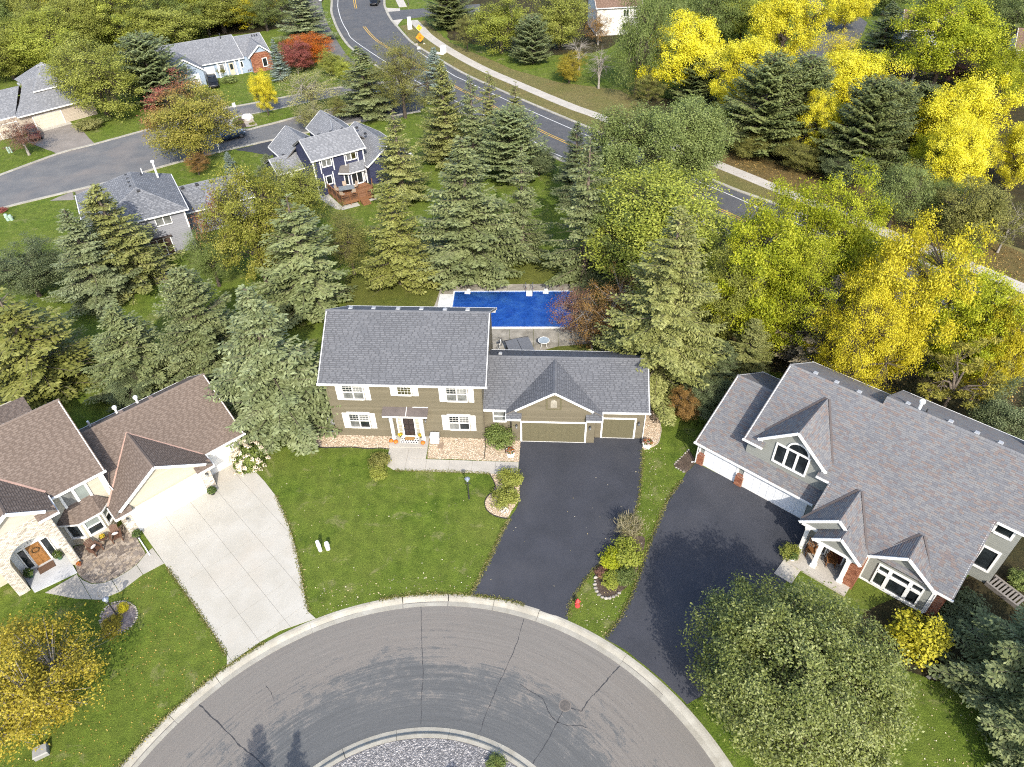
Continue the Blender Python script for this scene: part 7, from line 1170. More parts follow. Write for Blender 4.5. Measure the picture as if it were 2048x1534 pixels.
pa = (-71.97,106.77); pb = (-68.67,104.62); car('parked_car', 'dark red car parked before the beige garage behind the crab apple', ((pa[0]+pb[0])/2, (pa[1]+pb[1])/2, 0.03), math.atan2(pb[1]-pa[1], pb[0]-pa[0])-PI*0.12, WIN)
car('pickup_truck', 'black pickup truck driving towards the camera on the county road', (*(-29.01,181.49), 0.03), -PI/2-0.05, BLK, 5.4, 1.95, True, False, 0.9); car('parked_car', 'dark red car half hidden by the spruce near the navy house', (*(-19.11,115.78), 0.03), 0.4, WIN); car('parked_car', 'blue car glimpsed left of the red one behind the spruce', (*(-20.41,117.25), 0.03), 2.0, carpaint('blue_car_paint', (0.03, 0.06, 0.16)))
# ---------------------------------------------------------------- trees
BARK = plain('grey_brown_bark', (0.13, 0.105, 0.08, 1), 0.95, 0.3, 5.0); BARKD = plain('dark_bark', (0.06, 0.047, 0.036, 1), 0.95, 0.3, 5.0); BARKG = plain('pale_bark_limbs', (0.26, 0.235, 0.205, 1), 0.95, 0.25, 5.0)
def segs_mesh(name, A, B, ra, rb, mat, n=4):
    """limbs: tapered prisms between points"""
    A = np.asarray(A, float); B = np.asarray(B, float); ra = np.asarray(ra, float); rb = np.asarray(rb, float); D = B-A; D /= np.maximum(1e-6, np.linalg.norm(D, axis=1))[:, None]; ref = np.where(np.abs(D[:, 2:3]) < 0.9, np.array([[0, 0, 1.0]]), np.array([[1.0, 0, 0]])); U = np.cross(D, ref); U /= np.linalg.norm(U, axis=1)[:, None]; W = np.cross(D, U); k = len(A); V = np.empty((k, 2*n, 3))
    for i in range(n):
        an = 2*PI*i/n; o = U*math.cos(an)+W*math.sin(an); V[:, i] = A+o*ra[:, None]; V[:, n+i] = B+o*rb[:, None]
    F = np.array([[i, (i+1) % n, n+(i+1) % n, n+i] for i in range(n)]); F = (F[None]+(np.arange(k)*2*n)[:, None, None]).reshape(-1, 4); me = bpy.data.meshes.new(name); me.vertices.add(k*2*n); me.vertices.foreach_set('co', V.reshape(-1)); me.loops.add(F.size); me.loops.foreach_set('vertex_index', F.reshape(-1).astype(np.int32)); me.polygons.add(len(F)); me.polygons.foreach_set('loop_start', np.arange(0, F.size, 4, dtype=np.int32)); me.update(calc_edges=True); me.materials.append(mat); return me
def spruce(seed, H_=10.0, R_=2.7, dz=0.22, nb=5, full=1.0, bare=0.0, droop=0.0, base=0.04, bark=None, tuft=0.8, upturn=0.3, pw=0.84):
    """tapered trunk, whorls of boughs, each bough feathered with needle sprays"""
    rs = np.random.RandomState(seed); C = []; D = []; N = []; LN = []; T = []; A = [[0, 0, 0]]; B = [[0, 0, H_*0.5]]; ra = [0.022*H_]; rb = [0.012*H_]; A.append([0, 0, H_*0.5]); B.append([0, 0, H_*0.99]); ra.append(0.012*H_); rb.append(0.01)
    z = H_*base
    while z < H_*0.985:
        f = z/H_; prof = (1-f)**pw*(0.35+0.65*min(1, (f+0.10)/0.22)); k = nb if f < 0.8 else 4
        for i in range(k):
            a = rs.rand()*2*PI; L_ = max(0.22, R_*prof*rs.uniform(0.66, 1.16)); d = np.array([math.cos(a), math.sin(a), 0]); sd_ = np.array([-d[1], d[0], 0]); s1 = (-0.30-droop+0.95*f)+rs.uniform(-0.1, 0.1); s2 = upturn*(1-f)
            bt = rs.rand()*0.5; zz = z+rs.uniform(-dz, dz); P0 = np.array([0, 0, zz]); pt = lambda t: P0+d*(L_*t)[:, None]+np.array([0, 0, 1])*(L_*(s1*t+s2*t*t))[:, None]; P1 = pt(np.array([1.0]))[0]; A.append(P0); B.append((P0+P1)/2+np.array([0, 0, -0.08*L_*s2])); ra.append(0.012+0.010*L_); rb.append(0.012); A.append(B[-1]); B.append(P1); ra.append(0.012); rb.append(0.004)
            if rs.rand() > full or f > 1-bare: 
                if rs.rand() > 0.25: continue
            nt = max(2, int(L_/0.12)); t = (np.arange(nt)+rs.rand(nt)*0.6)/nt; t = 0.10+0.90*t
            for sgn in (-1, 1):
                tl = (0.22+0.42*L_*0.55*(1-t)**0.8*np.minimum(1, t/0.25)); m_ = np.maximum(1, (tl/0.115).astype(int)); idx = np.repeat(np.arange(nt), m_); s_ = np.concatenate([(np.arange(q)+0.7)/q for q in m_]); td = d*0.62+sd_*sgn*0.78; p = pt(t[idx])+td*(tl[idx]*s_)[:, None]; p[:, 2] -= 0.22*(tl[idx]*s_)**1.3+0.02; p += rs.randn(*p.shape)*0.035; C.append(p); dd = td+np.array([0, 0, -0.18])+rs.randn(*p.shape)*0.28; D.append(dd); N.append(np.array([0, 0, 1.0])+d*0.35+rs.randn(*p.shape)*0.42); LN.append(np.full(len(p), 0.30)*rs.uniform(0.75, 1.25, len(p))); T.append(np.clip(bt+0.6*rs.rand(len(p)), 0, 1))
            ne_ = 4; te = np.linspace(0.75, 1.04, ne_); p = pt(te)+rs.randn(ne_, 3)*0.03; C.append(p); D.append(np.tile(d+np.array([0, 0, s1+2*s2]), (ne_, 1))+rs.randn(ne_, 3)*0.25); N.append(np.array([0, 0, 1.0])+rs.randn(ne_, 3)*0.4); LN.append(np.full(ne_, 0.34)); T.append(np.clip(bt+0.6*rs.rand(ne_), 0, 1))
        z += dz*(0.7+0.6*rs.rand())*(1.0 if f < 0.75 else 0.75)
    C = np.concatenate(C); D = np.concatenate(D); N = np.concatenate(N); LN = np.concatenate(LN)*tuft; T = np.concatenate(T)
    return kites('spruce_crown', C, D, N, LN, LN*0.46, T, None), segs_mesh('spruce_trunk', A, B, ra, rb, bark or BARK, 5)
def broad(seed, H_=9.0, R_=3.6, zc=0.58, ncl=230, nl=85, ls=0.17, spread=0.42, lobes=7, lump=0.30, hollow=2.4, droop=0.2, aspect=0.62, flat=0.65, bark=None, needle=False, twigs=True, trunk_r=0.03, zmin=0.14, az=0.42, sub=1, psz=0.2):
    """trunk, limbs and leaf clusters filling an uneven crown"""
    rs = np.random.RandomState(seed); cz = H_*zc; ax = np.array([R_, R_, H_*az]); ld = rs.randn(lobes, 3); ld /= np.linalg.norm(ld, axis=1)[:, None]; la = rs.uniform(0.5, 1.0, lobes)*lump
    d = rs.randn(ncl*3, 3); d /= np.linalg.norm(d, axis=1)[:, None]; f = 1-lump*0.55+np.sum(la*np.maximum(0, d@ld.T)**5, axis=1); r = rs.rand(len(d))**(1/hollow); P = d*(r*f)[:, None]*ax+np.array([0, 0, cz]); keep = P[:, 2] > H_*zmin; P = P[keep][:ncl]; d = d[keep][:ncl]; n = len(P)
    if sub > 1:
        q = n//sub; pr_ = rs.randn(q*sub, 3); pr_ /= np.linalg.norm(pr_, axis=1)[:, None]; dd = np.repeat(d[:q], sub, axis=0); pr_ = pr_+dd*0.5; P = np.repeat(P[:q], sub, axis=0)+pr_*psz*R_*np.repeat(rs.uniform(0.6, 1.25, q), sub)[:, None]; d = dd*0.4+pr_*0.8; d /= np.linalg.norm(d, axis=1)[:, None]; n = len(P)
    k = nl; C = np.repeat(P, k, axis=0); out = np.repeat(d, k, axis=0); off = rs.randn(n*k, 3)
    if needle:
        off /= np.linalg.norm(off, axis=1)[:, None]; off[:, 2] = np.abs(off[:, 2])*0.8-0.15; C = C+off*spread*rs.uniform(0.35, 1.0, (n*k, 1)); D = off+rs.randn(n*k, 3)*0.25; N = rs.randn(n*k, 3)+np.array([0, 0, 0.7])
    else:
        off = np.clip(off, -1.9, 1.9); C = C+off*spread*np.array([1, 1, flat])*np.repeat(rs.uniform(0.6, 1.25, n), k)[:, None]; N = out*0.55+np.array([0, 0, 0.65])+rs.randn(n*k, 3)*0.55; D = rs.randn(n*k, 3)+np.array([0, 0, -droop*2])+out*0.4
    ct = np.repeat(rs.rand(n), k); T = 0.52*ct+0.48*rs.rand(n*k); LN = ls*rs.uniform(0.65, 1.35, n*k); crown = kites('crown', C, D, N, LN, LN*aspect, T, None)
    nlb = 9; li = rs.choice(n, nlb, replace=False); E = np.array([0, 0, cz*0.75])+(P[li]-np.array([0, 0, cz*0.75]))*0.62; tb = np.array([0, 0, max(H_*0.16, cz-H_*az*0.85)]); A = [[0, 0, 0]]; B = [tb]; ra = [H_*trunk_r]; rb = [H_*trunk_r*0.72]; A.append(tb); B.append([0.1, 0.05, cz*1.15]); ra.append(H_*trunk_r*0.7); rb.append(H_*0.008)
    for e in E: s0 = tb+np.array([0, 0, rs.rand()*(cz*0.3)]); md = (s0+e)/2+np.array([0, 0, 0.05*H_]); A += [s0, md]; B += [md, e]; ra += [H_*0.016, H_*0.010]; rb += [H_*0.010, H_*0.006]
    if twigs:
        dist = np.linalg.norm(P[:, None]-E[None], axis=2); j = np.argmin(dist, axis=1)
        for i in range(n): A.append(E[j[i]]); B.append(P[i]); ra.append(0.022); rb.append(0.006)
    return crown, segs_mesh('limbs', A, B, ra, rb, bark or BARKD, 5)
def grass_clump(seed, R_, H_, n, mat):
    rs = np.random.RandomState(seed); a = rs.rand(n)*2*PI; ln = rs.uniform(0.25, 0.5, n)*H_; t = rs.rand(n); lean = rs.uniform(0.1, 0.75, n); d = np.stack([np.cos(a)*lean, np.sin(a)*lean, np.ones(n)], 1); d /= np.linalg.norm(d, axis=1)[:, None]; C = d*(t*H_)[:, None]+np.stack([rs.randn(n)*R_*0.3, rs.randn(n)*R_*0.3, np.zeros(n)], 1); C[:, 2] = np.maximum(C[:, 2], 0.05); return kites('grass_blades', C, d+rs.randn(n, 3)*0.15, rs.randn(n, 3), ln, np.full(n, 0.03), rs.rand(n), mat)
# ---- leaf palettes
g3 = lambda *c: tuple(c)
PAL = {
 'spruce': leaf_mat('spruce_needles', (0.085, 0.104, 0.036), (0.158, 0.184, 0.072), (0.24, 0.27, 0.12), 0.1),
 'blue': leaf_mat('blue_spruce_needles', (0.092, 0.112, 0.042), (0.168, 0.196, 0.088), (0.245, 0.278, 0.145), 0.1),
 'olivespruce': leaf_mat('olive_spruce_needles', (0.098, 0.108, 0.026), (0.185, 0.198, 0.058), (0.275, 0.282, 0.10), 0.1),
 'icy': leaf_mat('icy_spruce_needles', (0.11, 0.15, 0.12), (0.19, 0.24, 0.20), (0.27, 0.33, 0.29), 0.1),
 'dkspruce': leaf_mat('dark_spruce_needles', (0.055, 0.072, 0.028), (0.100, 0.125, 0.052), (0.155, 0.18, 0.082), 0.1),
 'grass_spruce': leaf_mat('yellowgreen_spruce_needles', (0.095, 0.105, 0.020), (0.175, 0.185, 0.042), (0.26, 0.265, 0.075), 0.1),
 'deadspruce': leaf_mat('browning_needles', (0.10, 0.075, 0.045), (0.17, 0.14, 0.085), (0.24, 0.21, 0.14), 0.1),
 'pine': leaf_mat('pine_needles', (0.08, 0.105, 0.036), (0.145, 0.178, 0.070), (0.22, 0.25, 0.11), 0.1),
 'dkpine': leaf_mat('dark_pine_needles', (0.066, 0.085, 0.024), (0.124, 0.150, 0.046), (0.19, 0.215, 0.078), 0.1),
 'ypine': leaf_mat('yellow_pine_needles', (0.10, 0.10, 0.018), (0.20, 0.185, 0.03), (0.33, 0.28, 0.05), 0.15),
 'green': leaf_mat('green_leaves', (0.072, 0.102, 0.020), (0.140, 0.182, 0.044), (0.225, 0.27, 0.082), 0.25),
 'linden': leaf_mat('glossy_green_leaves', (0.072, 0.090, 0.015), (0.145, 0.170, 0.034), (0.26, 0.28, 0.10), 0.15, 0.5, 0.4),
 'willow': leaf_mat('grey_green_leaves', (0.086, 0.115, 0.026), (0.155, 0.195, 0.052), (0.225, 0.265, 0.09), 0.2),
 'olive': leaf_mat('olive_leaves', (0.125, 0.138, 0.020), (0.225, 0.245, 0.042), (0.335, 0.35, 0.085), 0.25),
 'ygreen': leaf_mat('yellow_green_leaves', (0.150, 0.178, 0.018), (0.265, 0.30, 0.040), (0.41, 0.425, 0.085), 0.25),
 'lime': leaf_mat('lime_leaves', (0.15, 0.188, 0.009), (0.30, 0.335, 0.014), (0.50, 0.49, 0.04), 0.3),
 'yellow': leaf_mat('yellow_leaves', (0.40, 0.355, 0.010), (0.64, 0.58, 0.025), (0.80, 0.74, 0.10), 0.3),
 'gold': leaf_mat('golden_leaves', (0.31, 0.26, 0.010), (0.53, 0.46, 0.020), (0.70, 0.62, 0.06), 0.3),
 'dkgold': leaf_mat('old_gold_leaves', (0.155, 0.125, 0.012), (0.29, 0.235, 0.022), (0.43, 0.355, 0.05), 0.25),
 'orange': leaf_mat('orange_leaves', (0.24, 0.055, 0.008), (0.42, 0.11, 0.012), (0.55, 0.18, 0.02), 0.25),
 'red': leaf_mat('red_leaves', (0.14, 0.035, 0.028), (0.26, 0.075, 0.06), (0.36, 0.14, 0.10), 0.25),
 'crab': leaf_mat('purple_brown_leaves', (0.09, 0.045, 0.035), (0.17, 0.09, 0.065), (0.27, 0.14, 0.08), 0.2),
 'rust': leaf_mat('rust_leaves', (0.12, 0.065, 0.018), (0.22, 0.125, 0.035), (0.33, 0.20, 0.06), 0.2),
 'brown': leaf_mat('brown_green_leaves', (0.088, 0.092, 0.020), (0.160, 0.162, 0.038), (0.245, 0.235, 0.065), 0.2),
 'pale': leaf_mat('pale_leaves', (0.16, 0.16, 0.05), (0.27, 0.265, 0.09), (0.37, 0.36, 0.15), 0.25),
 'purple': leaf_mat('dark_purple_leaves', (0.05, 0.025, 0.025), (0.09, 0.045, 0.045), (0.14, 0.08, 0.07), 0.1),
 'maple': leaf_mat('turning_maple_leaves', (0.12, 0.122, 0.016), (0.23, 0.215, 0.034), (0.36, 0.31, 0.08), 0.25, 0.6, 0.25, ((0.26, 0.085, 0.06, 1), 0.0525, -0.06, 0.4, 0.60, 0.78)),
 'maple2': leaf_mat('late_maple_leaves', (0.110, 0.125, 0.014), (0.215, 0.22, 0.030), (0.35, 0.325, 0.075), 0.25, 0.6, 0.25, ((0.25, 0.10, 0.06, 1), 0.025, -0.11, 0.4, 0.60, 0.75)),
}
# ---- archetypes (meshes shared by all copies)
ARC = {}
def arc(key, fn): ARC[key] = fn
SPR = [spruce(11, 13, 3.5, 0.25), spruce(12, 13, 3.4, 0.27, 5, 0.95, 0, 0.05), spruce(13, 13, 3.8, 0.24, 5, 1.0, 0, -0.05, pw=0.74), spruce(14, 13, 3.3, 0.29, 5, 0.9, 0, 0.12, 0.08), spruce(19, 13, 3.5, 0.25, 5, 0.97, 0, 0.0, 0.03, pw=0.92)]
SPRL = [spruce(20, 18, 5.0, 0.30, 6, 0.95, 0.02, 0.06, 0.10, pw=0.8)]
SPRO = [spruce(15, 13, 3.1, 0.36, 5, 0.78, 0.06, 0.18, 0.10), spruce(16, 13, 3.0, 0.32, 5, 0.8, 0.14, 0.1, 0.06)]
SPRC = [spruce(17, 10, 1.6, 0.24, 6, 1.0, 0, -0.35, 0.02)]
SPRD = [spruce(18, 10, 3.0, 0.30, 6, 0.5, 0.3, 0.05, 0.06, BARKG)]
BRD = [broad(21, ncl=440, nl=92, ls=0.13, spread=0.36, sub=3, psz=0.13), broad(22, 9, 3.5, 0.56, 420, 92, 0.135, 0.38, 9, 0.36, sub=3, psz=0.14), broad(23, 9, 3.7, 0.6, 440, 90, 0.13, 0.36, 6, 0.28, sub=3, psz=0.12), broad(24, 9, 3.3, 0.55, 420, 92, 0.14, 0.38, 8, 0.34, sub=4, psz=0.15)]
FIN = [broad(31, 9, 3.8, 0.6, 460, 80, 0.11, 0.36, 10, 0.4, 2.2, 0.3, 0.5, 0.5, sub=2, psz=0.12), broad(32, 9, 3.7, 0.58, 440, 80, 0.115, 0.38, 8, 0.36, 2.2, 0.3, 0.5, 0.5, sub=2, psz=0.12)]
PUF = [broad(41, 9, 3.6, 0.58, 520, 105, 0.13, 0.34, 12, 0.45, 3.0, 0.1, 0.7, 0.8, sub=5, psz=0.18), broad(42, 9, 3.5, 0.57, 500, 108, 0.13, 0.35, 11, 0.45, 3.0, 0.1, 0.7, 0.8, sub=6, psz=0.19), broad(43, 9, 3.4, 0.58, 480, 108, 0.13, 0.36, 9, 0.4, 3.0, 0.1, 0.7, 0.8, sub=5, psz=0.18)]
SPA = [broad(51, 8, 3.4, 0.56, 170, 55, 0.13, 0.34, 8, 0.4, 1.8, 0.2, 0.6, 0.7, BARKG), broad(52, 8, 3.2, 0.56, 160, 58, 0.14, 0.36, 8, 0.4, 1.8, 0.2, 0.6, 0.7, BARKG)]
BAR = [broad(55, 8, 3.2, 0.56, 200, 3, 0.10, 0.3, 8, 0.4, 1.6, 0.2, 0.6, 0.7, BARKG)]
WIL = [broad(61, 9, 4.0, 0.56, 280, 85, 0.20, 0.42, 10, 0.42, 2.8, 1.0, 0.30, 0.8), broad(62, 9, 3.9, 0.56, 260, 90, 0.20, 0.44, 9, 0.40, 2.8, 1.0, 0.30, 0.8)]
PIN = [spruce(71, 11, 3.4, 0.19, 5, 0.97, 0, -0.42, 0.03, BARK, 0.8, 0.2, 0.50), spruce(72, 11, 3.2, 0.19, 5, 0.97, 0, -0.5, 0.03, BARK, 0.8, 0.2, 0.46)]
PINS = [broad(73, 9, 3.2, 0.62, 75, 60, 0.32, 0.42, 8, 0.4, 2.6, 0.0, 0.22, 1.0, BARK, True, True, 0.022, 0.25, 0.36)]
SHR = [broad(81, 2.0, 1.15, 0.52, 90, 44, 0.15, 0.19, 7, 0.25, 3.0, 0.1, 0.6, 0.8, None, False, False, 0.03, 0.02, 0.48), broad(82, 2.0, 1.2, 0.5, 80, 50, 0.15, 0.20, 6, 0.3, 3.0, 0.1, 0.6, 0.8, None, False, False, 0.03, 0.02, 0.48)]
BIGL = [broad(91, 10, 6.0, 0.56, 820, 135, 0.175, 0.42, 14, 0.14, 3.6, 0.15, 0.55, 0.7)]
BIGG = [broad(92, 7, 4.2, 0.56, 420, 62, 0.15, 0.38, 10, 0.34, 2.2, 0.1, 0.65, 0.7, BARKG, sub=4, psz=0.13)]
BIGA = [broad(93, 10, 4.6, 0.54, 640, 112, 0.17, 0.37, 12, 0.40, 2.6, 0.3, 0.45, 0.6, sub=3, psz=0.12), broad(94, 10, 4.4, 0.53, 640, 112, 0.17, 0.37, 11, 0.40, 2.6, 0.3, 0.45, 0.6, sub=3, psz=0.12)]
for nm in ('SPR', 'SPRL', 'SPRO', 'SPRC', 'SPRD', 'BRD', 'FIN', 'PUF', 'SPA', 'BAR', 'WIL', 'PIN', 'PINS', 'SHR', 'BIGL', 'BIGG', 'BIGA'): ARC[nm] = globals()[nm]
REFR = {}
def ref(key, i):
    if (key, i) not in REFR:
        me = ARC[key][i][0]; co = np.empty(len(me.vertices)*3); me.vertices.foreach_get('co', co); co = co.reshape(-1, 3); r = np.percentile(np.hypot(co[:, 0], co[:, 1]), 97); REFR[key, i] = (co[:, 2].max(), r)
    return REFR[key, i]
trs = random.Random(5)
def tree(name, key, pal, x, y, h, r, label, cat='tree', group=None, i=None, rz=None):
    arr = ARC[key]; i = trs.randrange(len(arr)) if i is None else i; r *= 1.12 if key in ('SPR', 'SPRL', 'SPRO', 'PIN') else (1.15 if key in ('BRD', 'PUF', 'FIN', 'BIGA', 'WIL', 'SHR') else 1.0); h *= 1.05 if key in ('BRD', 'PUF', 'FIN', 'BIGA', 'WIL') else 1.0; h0, r0 = ref(key, i); t = thing(name, label, cat, (x, y, 0), trs.random()*6.28 if rz is None else rz, group, (r/r0, r/r0, h/h0)); cm, tm = arr[i]
    c = put('crown', cm, t)
    if not cm.materials[0]: pass
    c.material_slots[0].link = 'OBJECT'; c.material_slots[0].material = PAL[pal]
    put('trunk', tm, t); return t

# ---------------------------------------------------------------- planting plan: conifers
T_ = tree
def conifers():
    S = 'spruce_tree'
    for key, pal, (x, y, h, r), lb in (
     ('SPR', 'blue', (-18.48,42.24,13.13,4.13), 'large blue-green spruce between the tan garage and the olive house'),
     ('SPR', 'spruce', (-26.17,48.75,11.05,3.37), 'green spruce just behind the tan garage roof'),
     ('SPR', 'spruce', (-32.00,47.64,8.35,3.37), 'stocky green spruce behind the gap in the tan roofs'),
     ('SPRO', 'grass_spruce', (-40.34,47.53,10.04,4.59), 'ragged yellow-green spruce at the left edge above the tan house'),
     ('SPR', 'olivespruce', (-39.46,64.34,11.10,3.93), 'tall pointed olive spruce before the hipped house'),
     ('SPR', 'blue', (-41.26,61.34,9.93,3.53), 'pale blue-green spruce left of the pointed olive one'),
     ('SPRO', 'spruce', (-19.63,59.02,11.81,4.37), 'open grey-green spruce with thin top behind the olive house'),
     ('SPR', 'grass_spruce', (-11.11,62.79,11.18,3.37), 'yellow-green spruce on the lawn above the olive roof'),
     ('SPR', 'spruce', (-4.06,65.16,14.32,4.82), 'tallest dense blue-green spruce at the head of the pool'),
     ('SPRO', 'spruce', (1.53,67.53,12.38,2.59), 'narrow spruce with a bare brown top behind the pool'),
     ('SPRO', 'spruce', (7.72,62.78,15.16,3.51), 'spruce with visible trunk at the right head of the pool'),
     ('SPRL', 'olivespruce', (12.12,45.11,17.05,4.36), 'huge olive spruce right of the pool and garage'),
     ('SPRC', 'icy', (13.94,45.68,7.35,1.24), 'slim icy blue spruce in front of the huge olive one'),
     ('SPRO', 'olivespruce', (-12.84,82.15,11.04,3.00), 'thin open spruce beside the navy house deck'),
     ('SPR', 'olivespruce', (-7.76,92.55,13.29,3.12), 'tall spruce beside the county road right of the navy house'),
     ('SPR', 'icy', (-10.73,116.95,8.03,2.37), 'icy blue spruce tip at the near kerb of the county road'),
     ('SPRO', 'spruce', (-4.14,90.70,12.05,2.70), 'thin grey spruce in the row along the county road'),
     ('SPRO', 'olivespruce', (-1.90,95.48,10.95,2.42), 'thin olive spruce in the row along the county road'),
     ('SPRO', 'olivespruce', (1.61,102.99,7.15,1.58), 'narrowest spruce of the row along the county road'),
     ('SPR', 'dkspruce', (8.21,79.79,10.07,2.24), 'dark spruce behind the one with visible trunk'),
     ('SPR', 'spruce', (-21.20,111.56,9.93,4.10), 'spruce behind the rear gables of the navy house'),
     ('SPR', 'blue', (-38.63,152.79,10.13,4.50), 'broad blue spruce beside the trail at the top edge'),
     ('SPR', 'icy', (-38.70,128.87,6.81,1.54), 'small blue spruce before the brick gable of the pale blue house'),
     ('SPR', 'olivespruce', (19.94,46.48,6.09,1.76), 'small golden-green spruce behind the right garage'),
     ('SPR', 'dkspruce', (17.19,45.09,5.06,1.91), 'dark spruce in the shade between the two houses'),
     ('SPR', 'spruce', (28.05,17.85,7.56,3.43), 'dark green spruce at the lower right edge'),
     ('SPR', 'spruce', (26.86,14.59,7.81,2.70), 'second green spruce at the lower right corner'),
     ('SPRD', 'deadspruce', (26.07,46.69,10.09,3.46), 'half dead grey-brown spruce behind the grey house roof'),
     ('SPR', 'icy', (-36.69,91.11,2.97,0.73), 'little blue spruce at the kerb below the red-topped maple'),
     ('SPR', 'blue', (-31.24,89.83,3.02,1.45), 'small blue spruce at the left corner of the navy garage'),
     ('SPRC', 'green', (-51.90,80.37,2.95,0.61), 'columnar green cedar at the corner of the hipped house'),
     ('SPR', 'dkspruce', (64.99,128.81,9.90,3.91), 'dark spruce before the pale grey house at the top right'),
     ('SPR', 'dkspruce', (72.35,132.72,8.70,2.27), 'dark slim spruce right of the pale grey house'),
    ): T_(S if key != 'SPRC' or pal != 'green' else 'cedar_tree', key, pal, x, y, h, r, lb, 'tree', 'conifers around the houses')
    for key, pal, (x, y, h, r), lb in (
     ('PIN', 'pine', (-56.56,119.42,10.58,4.96), 'broad round pine between the beige and pale blue houses'),
     ('PIN', 'dkpine', (-10.80,159.82,8.73,4.28), 'dark pine at the mouth of the side street'),
     ('PIN', 'pine', (5.25,134.73,8.07,3.19), 'small light pine on the verge lawn'),
     ('PIN', 'dkpine', (34.14,93.51,12.62,4.86), 'dark pine among the yellow trees, left of three'),
     ('PIN', 'dkpine', (39.60,94.83,11.86,4.13), 'dark pine among the yellow trees, second from left'),
     ('PIN', 'dkpine', (44.41,85.53,12.18,4.43), 'dark pine in the middle of the right tree belt'),
     ('PIN', 'dkpine', (53.91,91.65,9.18,3.14), 'dark pine right of the middle of the tree belt'),
     ('PIN', 'dkpine', (48.21,88.02,10.90,3.16), 'dark pine partly behind the middle one of the tree belt'),
     ('PIN', 'dkpine', (29.48,111.96,8.28,3.52), 'dark pine under the leftmost yellow crowns'),
     ('PIN', 'pine', (0.70,87.76,8.78,3.93), 'dense green pine at the near side of the county road'),
     ('PIN', 'dkpine', (82.86,148.47,6.98,3.85), 'dark pine at the top right edge'),
     ('PINS', 'ypine', (33.34,39.76,8.19,3.49), 'open yellowing pine behind the grey house roof'),
    ): T_('pine_tree', key, pal, x, y, h, r, lb, 'tree', 'pines around the houses')
conifers()
